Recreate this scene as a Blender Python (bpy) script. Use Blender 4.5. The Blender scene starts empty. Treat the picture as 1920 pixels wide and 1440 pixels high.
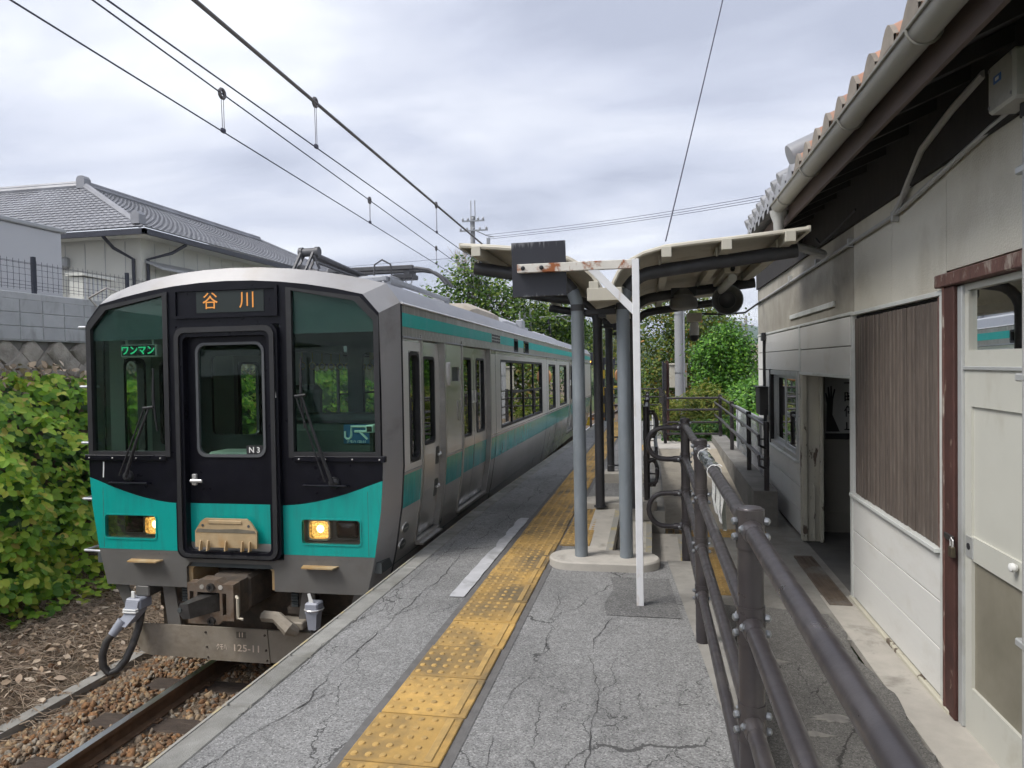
import bpy, math, random
import numpy as np
from mathutils import Vector, Matrix
from mathutils.geometry import tessellate_polygon
random.seed(11); rng = np.random.default_rng(11)
R = math.radians
scene = bpy.context.scene
COL = scene.collection

# ---------------------------------------------------------------- camera
FPX, VPX, VPY, ROLL, EYE = 1330.0, 1219.0, 679.0, R(1.1), 1.6
dY = Vector(((VPX-960)/FPX, (VPY-720)/FPX, 1)).normalized()
up = Vector((-math.sin(ROLL), -math.cos(ROLL), 0)); up.z = -(up.x*dY.x+up.y*dY.y)/dY.z; up.normalize()
dX = dY.cross(up)
cam_d = bpy.data.cameras.new('camera'); cam = bpy.data.objects.new('camera', cam_d); COL.objects.link(cam)
right = Vector((dX[0], dY[0], up[0])); down = Vector((dX[1], dY[1], up[1])); fwd = Vector((dX[2], dY[2], up[2]))
m = Matrix((right, -down, -fwd)).transposed().to_4x4(); m.translation = (0, 0, EYE); cam.matrix_world = m
cam_d.sensor_fit = 'HORIZONTAL'; cam_d.sensor_width = 36; cam_d.lens = 36*FPX/1920
cam_d.clip_start = 0.05; cam_d.clip_end = 6000
scene.camera = cam

# ---------------------------------------------------------------- sky and sun
SUN_EL, SUN_AZ = R(52), R(-124)      # azimuth from +Y towards +X
world = bpy.data.worlds.new('World'); scene.world = world; world.use_nodes = True
nt = world.node_tree; N, L = nt.nodes, nt.links
for n in list(N): N.remove(n)
def wn(t, **k):
    n = N.new(t)
    for a, b in k.items(): setattr(n, a, b)
    return n
out = wn('ShaderNodeOutputWorld'); bg = wn('ShaderNodeBackground'); L.new(bg.outputs[0], out.inputs[0])
sky = wn('ShaderNodeTexSky', sky_type='NISHITA'); sky.sun_disc = False; sky.sun_elevation = SUN_EL; sky.sun_rotation = SUN_AZ
sky.air_density = 1.2; sky.dust_density = 2.0
bg.inputs['Strength'].default_value = 0.11
tc = wn('ShaderNodeTexCoord'); sep = wn('ShaderNodeSeparateXYZ'); L.new(tc.outputs['Generated'], sep.inputs[0])
def wmath(op, a, b=None):
    n = wn('ShaderNodeMath', operation=op)
    for i, v in enumerate((a, b)):
        if v is None: continue
        if isinstance(v, (int, float)): n.inputs[i].default_value = v
        else: L.new(v, n.inputs[i])
    return n.outputs[0]
zc = wmath('ADD', wmath('MAXIMUM', sep.outputs['Z'], 0.0), 0.16)
cmb = wn('ShaderNodeCombineXYZ')
L.new(wmath('DIVIDE', sep.outputs['X'], zc), cmb.inputs[0]); L.new(wmath('DIVIDE', sep.outputs['Y'], zc), cmb.inputs[1])
mp = wn('ShaderNodeMapping'); mp.inputs['Rotation'].default_value = (0, 0, R(28)); mp.inputs['Scale'].default_value = (0.8, 1.5, 1.0); mp.inputs['Location'].default_value = (3.1, 1.4, 0)
L.new(cmb.outputs[0], mp.inputs[0])
n1 = wn('ShaderNodeTexNoise'); n1.inputs['Scale'].default_value = 1.05; n1.inputs['Detail'].default_value = 7; n1.inputs['Roughness'].default_value = 0.54; n1.inputs['Distortion'].default_value = 0.35
n2 = wn('ShaderNodeTexNoise'); n2.inputs['Scale'].default_value = 0.42; n2.inputs['Detail'].default_value = 3
L.new(mp.outputs[0], n1.inputs[0]); L.new(mp.outputs[0], n2.inputs[0])
mixn = wmath('ADD', wmath('MULTIPLY', n1.outputs[0], 0.62), wmath('MULTIPLY', n2.outputs[0], 0.38))
cr = wn('ShaderNodeValToRGB'); L.new(mixn, cr.inputs[0])
CS = 5.85     # the clouds are as bright as this many units of the physical sky
e = cr.color_ramp.elements
e[0].position = 0.38; e[0].color = (0.385, 0.41, 0.50, 1)
e[1].position = 0.64; e[1].color = (0.86, 0.88, 0.905, 1)
x = e.new(0.455); x.color = (0.50, 0.525, 0.62, 1)
x = e.new(0.55); x.color = (0.645, 0.665, 0.735, 1)
sc_ = wn('ShaderNodeVectorMath', operation='SCALE'); L.new(cr.outputs[0], sc_.inputs[0]); sc_.inputs['Scale'].default_value = CS
mx = wn('ShaderNodeMix', data_type='RGBA'); mx.inputs[0].default_value = 0.93
L.new(sky.outputs[0], mx.inputs[6]); L.new(sc_.outputs[0], mx.inputs[7]); L.new(mx.outputs[2], bg.inputs['Color'])

sun_d = bpy.data.lights.new('sun', 'SUN'); sun_d.energy = 1.5; sun_d.angle = R(26); sun_d.color = (1, 0.97, 0.93)
sun = bpy.data.objects.new('sun', sun_d); COL.objects.link(sun)
sdir = Vector((math.sin(SUN_AZ)*math.cos(SUN_EL), math.cos(SUN_AZ)*math.cos(SUN_EL), math.sin(SUN_EL)))
sun.rotation_euler = sdir.to_track_quat('Z', 'Y').to_euler(); sun.location = sdir*50
vs = scene.view_settings; vs.view_transform = 'Standard'; vs.look = 'None'; vs.exposure = 1.15; vs.gamma = 1; vs.use_curve_mapping = False
cy = scene.cycles if hasattr(scene, 'cycles') else None
scene.render.engine = 'CYCLES'
c = scene.cycles; c.use_denoising = True; c.max_bounces = 5; c.diffuse_bounces = 2; c.glossy_bounces = 3; c.transmission_bounces = 3; c.transparent_max_bounces = 10; c.use_adaptive_sampling = True; c.adaptive_threshold = 0.035; c.use_light_tree = False
c.caustics_reflective = False; c.caustics_refractive = False; c.sample_clamp_indirect = 6.0
try: c.denoiser = 'OPENIMAGEDENOISE'
except Exception: pass

# ---------------------------------------------------------------- mesh helpers
class MB:
    def __init__(s): s.v = []; s.f = []
    def add(s, vs, fs):
        o = len(s.v); s.v += [tuple(p) for p in vs]; s.f += [tuple(i+o for i in f) for f in fs]; return s
    def box(s, x0, y0, z0, x1, y1, z1):
        if x0 > x1: x0, x1 = x1, x0
        if y0 > y1: y0, y1 = y1, y0
        if z0 > z1: z0, z1 = z1, z0
        return s.add([(x0,y0,z0),(x1,y0,z0),(x1,y1,z0),(x0,y1,z0),(x0,y0,z1),(x1,y0,z1),(x1,y1,z1),(x0,y1,z1)],
              [(0,3,2,1),(4,5,6,7),(0,1,5,4),(1,2,6,5),(2,3,7,6),(3,0,4,7)])
    def cbox(s, x0, y0, z0, x1, y1, z1, c=0.004):      # box with chamfered edges
        if x0 > x1: x0, x1 = x1, x0
        if y0 > y1: y0, y1 = y1, y0
        if z0 > z1: z0, z1 = z1, z0
        c = min(c, (x1-x0)*.45, (y1-y0)*.45, (z1-z0)*.45)
        vs = []; idx = {}
        for ix in (0,1):
            for iy in (0,1):
                for iz in (0,1):
                    X, Y, Z = (x0,x1)[ix], (y0,y1)[iy], (z0,z1)[iz]
                    sx, sy, sz = (c,-c)[ix], (c,-c)[iy], (c,-c)[iz]
                    for a in range(3):
                        p = [X+sx, Y+sy, Z+sz]; p[a] = (X,Y,Z)[a]
                        idx[ix,iy,iz,a] = len(vs); vs.append(tuple(p))
        fs = []
        def q(*k): fs.append(tuple(idx[i] for i in k))
        for a in range(3):
            b, d = (a+1)%3, (a+2)%3
            for sd in (0,1):
                ks = []
                for (p, r) in ((0,0),(1,0),(1,1),(0,1)):
                    t = [0,0,0]; t[a] = sd; t[b] = p; t[d] = r; ks.append((t[0],t[1],t[2],a))
                fs.append(tuple(idx[k] for k in (ks if sd else ks[::-1])))
            for p in (0,1):
                for r in (0,1):
                    k = []
                    for sd in (0,1):
                        t = [0,0,0]; t[a] = sd; t[b] = p; t[d] = r; k.append(tuple(t))
                    f = [idx[k[0]+(b,)], idx[k[1]+(b,)], idx[k[1]+(d,)], idx[k[0]+(d,)]]
                    fs.append(tuple(f if (p+r)%2 == 1 else f[::-1]) if p == 1 else tuple(f if r == 1 else f[::-1]))
        for ix in (0,1):
            for iy in (0,1):
                for iz in (0,1):
                    f = (idx[ix,iy,iz,0], idx[ix,iy,iz,1], idx[ix,iy,iz,2]); fs.append(f if (ix+iy+iz)%2 else f[::-1])
        return s.add(vs, fs)
    def cyl(s, p0, p1, r0, r1=None, n=12, caps=True):
        r1 = r0 if r1 is None else r1; p0, p1 = Vector(p0), Vector(p1); d = (p1-p0).normalized()
        a = d.orthogonal().normalized(); b = d.cross(a); vs = []
        for p, r in ((p0,r0),(p1,r1)):
            for i in range(n):
                t = 2*math.pi*i/n; vs.append(p+a*(r*math.cos(t))+b*(r*math.sin(t)))
        fs = [(i,(i+1)%n,n+(i+1)%n,n+i) for i in range(n)]
        if caps: fs += [tuple(range(n-1,-1,-1)), tuple(range(n,2*n))]
        return s.add(vs, fs)
    def tube(s, pts, r, n=8, closed=False, caps=True):
        P = [Vector(p) for p in pts]; m_ = len(P); rs = r if isinstance(r, (list,tuple)) else [r]*m_
        T = []
        for i in range(m_):
            if closed: t = P[(i+1)%m_]-P[i-1]
            else: t = P[min(i+1,m_-1)]-P[max(i-1,0)]
            T.append(t.normalized())
        a = T[0].orthogonal().normalized(); vs = []
        for i in range(m_):
            a = (a-T[i]*a.dot(T[i])).normalized(); b = T[i].cross(a)
            for k in range(n):
                t = 2*math.pi*k/n; vs.append(P[i]+a*(rs[i]*math.cos(t))+b*(rs[i]*math.sin(t)))
        fs = []
        for i in range(m_ if closed else m_-1):
            j = (i+1)%m_
            for k in range(n): fs.append((i*n+k, i*n+(k+1)%n, j*n+(k+1)%n, j*n+k))
        if caps and not closed: fs += [tuple(range(n-1,-1,-1)), tuple((m_-1)*n+k for k in range(n))]
        return s.add(vs, fs)
    def lathe(s, prof, o, axis=(0,0,1), n=16):
        o = Vector(o); d = Vector(axis).normalized(); a = d.orthogonal().normalized(); b = d.cross(a); vs = []
        for (r, h) in prof:
            for k in range(n):
                t = 2*math.pi*k/n; vs.append(o+d*h+a*(r*math.cos(t))+b*(r*math.sin(t)))
        m_ = len(prof); fs = []
        for i in range(m_-1):
            for k in range(n): fs.append((i*n+k, i*n+(k+1)%n, (i+1)*n+(k+1)%n, (i+1)*n+k))
        fs += [tuple(range(n-1,-1,-1)), tuple((m_-1)*n+k for k in range(n))]
        return s.add(vs, fs)
    def loft(s, rings, closed=True, caps=False):
        n = len(rings[0]); vs = [p for r in rings for p in r]; fs = []
        for i in range(len(rings)-1):
            for k in range(n if closed else n-1):
                fs.append((i*n+k, i*n+(k+1)%n, (i+1)*n+(k+1)%n, (i+1)*n+k))
        if caps: fs += [tuple(range(n-1,-1,-1)), tuple((len(rings)-1)*n+k for k in range(n))]
        return s.add(vs, fs)
    def plate(s, outer, holes, fn, d0, d1):            # polygon with holes, given thickness; fn(u, v, d) -> point
        loops = [list(outer)]+[list(h) for h in holes]
        tris = tessellate_polygon([[Vector((p[0],p[1],0)) for p in l] for l in loops])
        flat = [p for l in loops for p in l]; n = len(flat)
        vs = [fn(p[0],p[1],d0) for p in flat]+[fn(p[0],p[1],d1) for p in flat]; fs = []
        for t in tris:
            a, b, c_ = [Vector((flat[i][0], flat[i][1])) for i in t]
            w = (b.x-a.x)*(c_.y-a.y)-(b.y-a.y)*(c_.x-a.x)
            if abs(w) < 1e-12: continue
            t = tuple(t) if w > 0 else tuple(t)[::-1]
            fs.append(t); fs.append(tuple(i+n for i in t[::-1]))
        o = 0
        for li, l in enumerate(loops):
            k = len(l)
            ar = sum(l[i][0]*l[(i+1)%k][1]-l[(i+1)%k][0]*l[i][1] for i in range(k))
            rev = (ar > 0) == (li == 0)
            for i in range(k):
                f = (o+i, o+i+n, o+(i+1)%k+n, o+(i+1)%k); fs.append(f if rev else f[::-1])
            o += k
        return s.add(vs, fs)
    def mesh(s, name, smooth=True, angle=32):
        me = bpy.data.meshes.new(name); me.from_pydata(s.v, [], s.f); me.update()
        if smooth:
            me.shade_smooth()
            try: me.set_sharp_from_angle(angle=R(angle))
            except Exception: pass
        return me
    def build(s, name, mat, parent=None, smooth=True, loc=None, angle=32, fix=False):
        me = s.mesh(name, smooth, angle)
        if fix:
            import bmesh
            bm = bmesh.new(); bm.from_mesh(me); bmesh.ops.recalc_face_normals(bm, faces=bm.faces); bm.to_mesh(me); bm.free()
        return link(name, me, mat, parent, loc)
def link(name, me, mat, parent=None, loc=None):
    o = bpy.data.objects.new(name, me)
    if mat is not None and len(me.materials) == 0: me.materials.append(mat)
    COL.objects.link(o)
    if parent: o.parent = parent
    if loc: o.location = loc
    return o
def empty(name, loc=(0,0,0), rz=0):
    o = bpy.data.objects.new(name, None); COL.objects.link(o); o.location = loc; o.rotation_euler.z = rz; o.empty_display_size = .1; return o
def tag(o, label=None, cat=None, group=None, kind=None):
    if label: o['label'] = label
    if cat: o['category'] = cat
    if group: o['group'] = group
    if kind: o['kind'] = kind
    return o
def thing(name, label, cat, loc=(0,0,0), rz=0, group=None): return tag(empty(name, loc, rz), label, cat, group)
def struct(o): o['kind'] = 'structure'; return o
def rrect(u0, v0, u1, v1, r, n=4):
    pts = []
    for cx_, cy_, a0 in ((u1-r,v0+r,-90),(u1-r,v1-r,0),(u0+r,v1-r,90),(u0+r,v0+r,180)):
        for i in range(n+1):
            t = R(a0+90*i/n); pts.append((cx_+r*math.cos(t), cy_+r*math.sin(t)))
    return pts
def rect(u0, v0, u1, v1): return [(u0,v0),(u1,v0),(u1,v1),(u0,v1)]
def mesh_np(name, V, F, mat, smooth=False):
    V = np.asarray(V, dtype=np.float32); F = np.asarray(F, dtype=np.int32); k = F.shape[1]
    me = bpy.data.meshes.new(name); me.vertices.add(len(V)); me.vertices.foreach_set('co', V.ravel())
    me.loops.add(F.size); me.loops.foreach_set('vertex_index', F.ravel())
    me.polygons.add(len(F)); me.polygons.foreach_set('loop_start', np.arange(0, F.size, k, dtype=np.int32))
    me.update(calc_edges=True); me.validate()
    if smooth: me.shade_smooth()
    me.materials.append(mat); return me
def text(name, body, size, mat, parent, loc, rot, ext=0.001, bold=0.0, align='CENTER', sx=1.0):
    cu = bpy.data.curves.new(name, 'FONT'); cu.body = body; cu.size = size; cu.extrude = ext; cu.offset = bold; cu.align_x = align; cu.align_y = 'CENTER'; cu.resolution_u = 3
    cu.materials.append(mat); o = bpy.data.objects.new(name, cu); COL.objects.link(o)
    o.location = loc; o.rotation_euler = rot; o.scale = (sx,1,1)
    me = bpy.data.meshes.new_from_object(o); bpy.data.objects.remove(o); bpy.data.curves.remove(cu); me.materials.clear()
    o = link(name, me, mat, parent, loc); o.rotation_euler = rot; o.scale = (sx,1,1)
    return o
def inst(name, me, parent, loc, rot=(0,0,0), sc=(1,1,1)):
    o = bpy.data.objects.new(name, me); COL.objects.link(o); o.parent = parent; o.location = loc; o.rotation_euler = rot; o.scale = sc; return o

# ---------------------------------------------------------------- materials
MATS = {}
def _nodes(name):
    m_ = bpy.data.materials.new(name); m_.use_nodes = True; t = m_.node_tree
    return m_, t, t.nodes['Principled BSDF']
def nd(t, typ, **k):
    n = t.nodes.new(typ)
    for a, b in k.items():
        if a.startswith('i_'): n.inputs[a[2:].replace('_',' ')].default_value = b
        else: setattr(n, a, b)
    return n
def pos(t, scale=(1,1,1), rot=(0,0,0), obj=False):
    if obj: g = nd(t,'ShaderNodeTexCoord').outputs['Object']
    else: g = nd(t,'ShaderNodeNewGeometry').outputs['Position']
    mp_ = nd(t,'ShaderNodeMapping'); mp_.inputs['Scale'].default_value = scale; mp_.inputs['Rotation'].default_value = rot
    t.links.new(g, mp_.inputs[0]); return mp_.outputs[0]
def noise(t, vec, sc, det=4, ro=.55, dist=0):
    n = nd(t,'ShaderNodeTexNoise'); n.inputs['Scale'].default_value = sc; n.inputs['Detail'].default_value = det; n.inputs['Roughness'].default_value = ro; n.inputs['Distortion'].default_value = dist
    t.links.new(vec, n.inputs['Vector']); return n.outputs[0]
def ramp(t, fac, stops):
    n = nd(t,'ShaderNodeValToRGB'); e = n.color_ramp.elements
    while len(e) > 1: e.remove(e[-1])
    e[0].position = stops[0][0]; e[0].color = tuple(stops[0][1])+(1,) if len(stops[0][1]) == 3 else stops[0][1]
    for p, c_ in stops[1:]:
        q = e.new(p); q.color = tuple(c_)+(1,)
    t.links.new(fac, n.inputs[0]); return n.outputs[0]
def g3(a): return (a,a,a)
def mixc(t, fac, a, b, mode='MIX'):
    n = nd(t,'ShaderNodeMix', data_type='RGBA', blend_type=mode)
    for s_, v in ((0,fac),(6,a),(7,b)):
        if isinstance(v, (int,float)): n.inputs[s_].default_value = v
        elif isinstance(v, tuple): n.inputs[s_].default_value = v+(1,) if len(v) == 3 else v
        else: t.links.new(v, n.inputs[s_])
    return n.outputs[2]
def bump(t, bs, h, strength, dist=.01):
    n = nd(t,'ShaderNodeBump'); n.inputs['Strength'].default_value = strength; n.inputs['Distance'].default_value = dist
    t.links.new(h, n.inputs['Height']); t.links.new(n.outputs[0], bs.inputs['Normal'])
def pm(name, col, rough=.6, metal=0., var=.12, sc=6, bmp=.0, bsc=60, dirt=None, dsc=2.0, dlo=.5, dhi=.75, rnd=0., spec=None, stretch=(1,1,1), coat=0., dstr=None, bd=.01, rvar=.0):
    """painted or plain surface: colour with uneven tone, optional dirt patches, per-object variation and fine relief"""
    m_, t, bs = _nodes(name); p = pos(t, stretch)
    n = noise(t, p, sc, 5, .6)
    base = ramp(t, n, [(.25, tuple(max(0,c_*(1-var)) for c_ in col)), (.75, tuple(min(1,c_*(1+var)) for c_ in col))])
    if rnd:
        oi = nd(t,'ShaderNodeObjectInfo'); mr = nd(t,'ShaderNodeMapRange'); mr.inputs[3].default_value = 1-rnd; mr.inputs[4].default_value = 1+rnd
        t.links.new(oi.outputs['Random'], mr.inputs[0]); base = mixc(t, 1.0, base, mr.outputs[0], 'MULTIPLY')
    if dirt:
        p2 = pos(t, dstr) if dstr else p
        dn = noise(t, p2, dsc, 6, .65, .3); f = ramp(t, dn, [(dlo, g3(0.)), (dhi, g3(1.))]); base = mixc(t, f, base, dirt)
    t.links.new(base, bs.inputs['Base Color']); bs.inputs['Roughness'].default_value = rough; bs.inputs['Metallic'].default_value = metal
    if rvar:
        rr = ramp(t, noise(t, p, sc*2.3, 4), [(.3, g3(max(.02,rough-rvar))), (.7, g3(min(1,rough+rvar)))]); t.links.new(rr, bs.inputs['Roughness'])
    if spec is not None: bs.inputs['Specular IOR Level'].default_value = spec
    if coat: bs.inputs['Coat Weight'].default_value = coat; bs.inputs['Coat Roughness'].default_value = .08
    if bmp: bump(t, bs, noise(t, p, bsc, 4, .6), bmp, bd)
    MATS[name] = m_; return m_
def emit(name, col, s):
    m_, t, bs = _nodes(name); bs.inputs['Base Color'].default_value = tuple(c_*.3 for c_ in col)+(1,)
    bs.inputs['Emission Color'].default_value = col+(1,); bs.inputs['Emission Strength'].default_value = s; return m_
def leafmat(name, stops, rough=.5, trans=.25, spec=.3):
    """foliage: each leaf its own colour, some light through it"""
    m_, t, bs = _nodes(name); g = nd(t,'ShaderNodeNewGeometry')
    oi = nd(t,'ShaderNodeObjectInfo'); ad = nd(t,'ShaderNodeMath', operation='ADD'); fr = nd(t,'ShaderNodeMath', operation='FRACT')
    t.links.new(g.outputs['Random Per Island'], ad.inputs[0]); t.links.new(oi.outputs['Random'], ad.inputs[1]); t.links.new(ad.outputs[0], fr.inputs[0])
    col = ramp(t, fr.outputs[0], stops)
    n = noise(t, pos(t), 1.2, 3); tint = ramp(t, n, [(.3,(.75,.8,.75)),(.7,(1.2,1.15,1.05))]); col = mixc(t, .7, col, tint, 'MULTIPLY')
    t.links.new(col, bs.inputs['Base Color']); bs.inputs['Roughness'].default_value = rough; bs.inputs['Specular IOR Level'].default_value = spec
    tr = nd(t,'ShaderNodeBsdfTranslucent'); br = mixc(t, 1.0, col, (1.25,1.3,.7), 'MULTIPLY'); t.links.new(br, tr.inputs[0])
    ms = nd(t,'ShaderNodeMixShader'); ms.inputs[0].default_value = trans
    t.links.new(bs.outputs[0], ms.inputs[1]); t.links.new(tr.outputs[0], ms.inputs[2]); t.links.new(ms.outputs[0], t.nodes['Material Output'].inputs[0])
    return m_
def glassmat(name, tint, refl=.06, rough=.01, boost=1.0):
    m_, t, bs = _nodes(name); t.nodes.remove(bs)
    tr = nd(t,'ShaderNodeBsdfTransparent'); tr.inputs[0].default_value = tint+(1,)
    gl = nd(t,'ShaderNodeBsdfGlossy'); gl.inputs['Roughness'].default_value = rough; gl.inputs[0].default_value = (.95,.97,.96,1)
    lw = nd(t,'ShaderNodeFresnel'); lw.inputs[0].default_value = 1.5
    mr = nd(t,'ShaderNodeMath', operation='MULTIPLY'); mr.inputs[1].default_value = boost; mr.use_clamp = True; t.links.new(lw.outputs[0], mr.inputs[0])
    ms = nd(t,'ShaderNodeMixShader'); t.links.new(mr.outputs[0], ms.inputs[0]); t.links.new(tr.outputs[0], ms.inputs[1]); t.links.new(gl.outputs[0], ms.inputs[2])
    t.links.new(ms.outputs[0], t.nodes['Material Output'].inputs[0]); return m_
def asphalt(name, base, light, dark, cracks=True, csc=1.1):
    m_, t, bs = _nodes(name); p = pos(t)
    vo = nd(t,'ShaderNodeTexVoronoi'); vo.inputs['Scale'].default_value = 150; t.links.new(p, vo.inputs['Vector'])
    sp = nd(t,'ShaderNodeSeparateColor'); t.links.new(vo.outputs['Color'], sp.inputs[0])
    col = ramp(t, sp.outputs[0], [(0., dark), (.22, tuple(b*.8 for b in base)), (.6, base), (.88, tuple(b*1.15 for b in base)), (1., light)])
    big = ramp(t, noise(t, p, .9, 5, .6), [(.28, g3(.70)), (.5, g3(1.0)), (.72, g3(1.18))]); col = mixc(t, 1., col, big, 'MULTIPLY')
    fine = ramp(t, noise(t, p, 14, 4, .6), [(.3, g3(.88)), (.7, g3(1.10))]); col = mixc(t, 1., col, fine, 'MULTIPLY')
    h = noise(t, p, 120, 3, .6)
    if cracks:
        nz = nd(t,'ShaderNodeTexNoise'); nz.inputs['Scale'].default_value = 2.2; nz.inputs['Detail'].default_value = 9; nz.inputs['Roughness'].default_value = .62; t.links.new(p, nz.inputs['Vector'])
        ad = nd(t,'ShaderNodeVectorMath', operation='MULTIPLY_ADD'); ad.inputs[1].default_value = (.42,.42,0); t.links.new(nz.outputs['Color'], ad.inputs[0]); t.links.new(p, ad.inputs[2])
        mp_ = nd(t,'ShaderNodeMapping'); mp_.inputs['Scale'].default_value = (1.55,.5,0.); t.links.new(ad.outputs[0], mp_.inputs[0])
        v2 = nd(t,'ShaderNodeTexVoronoi', feature='DISTANCE_TO_EDGE'); v2.inputs['Scale'].default_value = csc; t.links.new(mp_.outputs[0], v2.inputs['Vector'])
        wv = ramp(t, noise(t, p, 1.3, 3), [(.42, g3(.0)), (.60, g3(.0065))])
        lt = nd(t,'ShaderNodeMath', operation='LESS_THAN'); t.links.new(v2.outputs['Distance'], lt.inputs[0]); t.links.new(wv, lt.inputs[1])
        v3 = nd(t,'ShaderNodeTexVoronoi', feature='DISTANCE_TO_EDGE'); v3.inputs['Scale'].default_value = csc*3.6; t.links.new(mp_.outputs[0], v3.inputs['Vector'])
        wv3 = ramp(t, noise(t, p, .55, 3), [(.50, g3(.0)), (.62, g3(.013))])
        lt3 = nd(t,'ShaderNodeMath', operation='LESS_THAN'); t.links.new(v3.outputs['Distance'], lt3.inputs[0]); t.links.new(wv3, lt3.inputs[1])
        mxm = nd(t,'ShaderNodeMath', operation='MAXIMUM'); t.links.new(lt.outputs[0], mxm.inputs[0]); t.links.new(lt3.outputs[0], mxm.inputs[1])
        f = nd(t,'ShaderNodeMath', operation='MULTIPLY'); f.inputs[1].default_value = .8; t.links.new(mxm.outputs[0], f.inputs[0])
        col = mixc(t, f.outputs[0], col, tuple(b*.22 for b in base))
        sb = nd(t,'ShaderNodeMath', operation='SUBTRACT'); t.links.new(h, sb.inputs[0]); t.links.new(mxm.outputs[0], sb.inputs[1]); h = sb.outputs[0]
    t.links.new(col, bs.inputs['Base Color']); bs.inputs['Roughness'].default_value = .92; bs.inputs['Specular IOR Level'].default_value = .25
    bump(t, bs, h, .55, .008); return m_
# ================================================================ shared materials
M_asph = asphalt('asphalt_platform', (.24,.238,.232), (.36,.355,.34), (.125,.124,.12))
M_asph2 = asphalt('asphalt_walkway', (.165,.158,.146), (.26,.25,.235), (.09,.088,.08), csc=.8)
M_asph3 = asphalt('asphalt_patch', (.17,.168,.163), (.28,.275,.265), (.08,.08,.078), cracks=False)
M_conc = pm('concrete', (.30,.285,.255), .9, var=.16, sc=5, bmp=.25, bsc=90, dirt=(.15,.14,.12), dsc=1.7, dlo=.5, dhi=.8)
M_concl = pm('concrete_light', (.45,.42,.37), .9, var=.12, sc=7, bmp=.2, bsc=120, dirt=(.17,.155,.13), dsc=3.2, dlo=.56, dhi=.78)
M_kerb = pm('kerb_stone', (.25,.245,.225), .9, var=.18, sc=9, bmp=.4, bsc=160, dirt=(.13,.125,.105), dsc=2.4, dlo=.44, dhi=.72, rnd=.16)
M_wallc = pm('retaining_concrete', (.22,.21,.19), .92, var=.2, sc=3, bmp=.3, bsc=50, dirt=(.09,.085,.075), dsc=1.5, dlo=.45, dhi=.75)
M_yel = pm('tactile_yellow', (.46,.285,.085), .85, var=.2, sc=10, bmp=.25, bsc=140, dirt=(.15,.115,.065), dsc=1.7, dlo=.42, dhi=.64, rnd=.2)
M_yelfade = pm('yellow_paint_faded', (.46,.37,.17), .8, var=.25, sc=12, dirt=(.30,.29,.26), dsc=6, dlo=.36, dhi=.5)
M_white = pm('white_line_paint', (.47,.47,.48), .85, var=.12, sc=8, bmp=.3, bsc=120, dirt=(.28,.28,.275), dsc=5, dlo=.50, dhi=.72)
M_mortar = pm('tile_border', (.13,.125,.12), .9, var=.2, sc=14, bmp=.2, bsc=120)
M_rail = pm('rail_head_steel', (.72,.73,.76), .34, 1., var=.1, sc=20, stretch=(1,.1,1))
M_railrust = pm('rail_rust', (.13,.075,.042), .85, var=.35, sc=12, bmp=.2)
M_sleeper = pm('sleeper_wood', (.062,.045,.034), .9, var=.4, sc=9, bmp=.6, bsc=30, stretch=(1,6,1), dirt=(.14,.11,.08), dsc=6, dlo=.6, dhi=.8)
M_soil = pm('soil', (.13,.095,.062), .95, var=.4, sc=5, bmp=.6, bsc=40, dirt=(.22,.17,.115), dsc=7)
M_ballastbed = pm('ballast_bed', (.16,.115,.075), .95, var=.5, sc=22, bmp=1., bsc=26, bd=.05)
M_grassfar = pm('verge_green', (.07,.10,.025), .9, var=.4, sc=2, bmp=.6, bsc=12, bd=.05)
M_road = pm('far_road', (.2,.2,.195), .9, var=.1, sc=1)

m_, t, bs = _nodes('ballast_stone'); g = nd(t,'ShaderNodeNewGeometry')
col = ramp(t, g.outputs['Random Per Island'], [(0,(.20,.115,.065)),(.16,(.31,.17,.08)),(.34,(.16,.105,.07)),(.48,(.36,.25,.145)),(.6,(.25,.225,.195)),(.72,(.42,.31,.185)),(.84,(.27,.27,.255)),(.95,(.42,.36,.285)),(1,(.15,.12,.10))])
nn = ramp(t, noise(t, pos(t), 55, 4), [(.3,(.52,.46,.40)),(.7,(1.05,.98,.88))]); col = mixc(t, 1., col, nn, 'MULTIPLY')
t.links.new(col, bs.inputs['Base Color']); bs.inputs['Roughness'].default_value = .9; bump(t, bs, noise(t, pos(t), 130, 3), .3, .004); M_stone = m_
m_, t, bs = _nodes('dry_stalks'); g = nd(t,'ShaderNodeNewGeometry')
col = ramp(t, g.outputs['Random Per Island'], [(0,(.24,.175,.12)),(.3,(.37,.285,.205)),(.6,(.29,.215,.15)),(.85,(.47,.385,.29)),(1,(.18,.125,.085))])
t.links.new(col, bs.inputs['Base Color']); bs.inputs['Roughness'].default_value = .9; M_dry = m_
m_, t, bs = _nodes('dry_leaf'); g = nd(t,'ShaderNodeNewGeometry')
col = ramp(t, g.outputs['Random Per Island'], [(0,(.34,.24,.155)),(.4,(.48,.37,.26)),(.7,(.58,.48,.37)),(1,(.28,.175,.10))])
t.links.new(col, bs.inputs['Base Color']); bs.inputs['Roughness'].default_value = .85; M_dryleaf = m_

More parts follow.
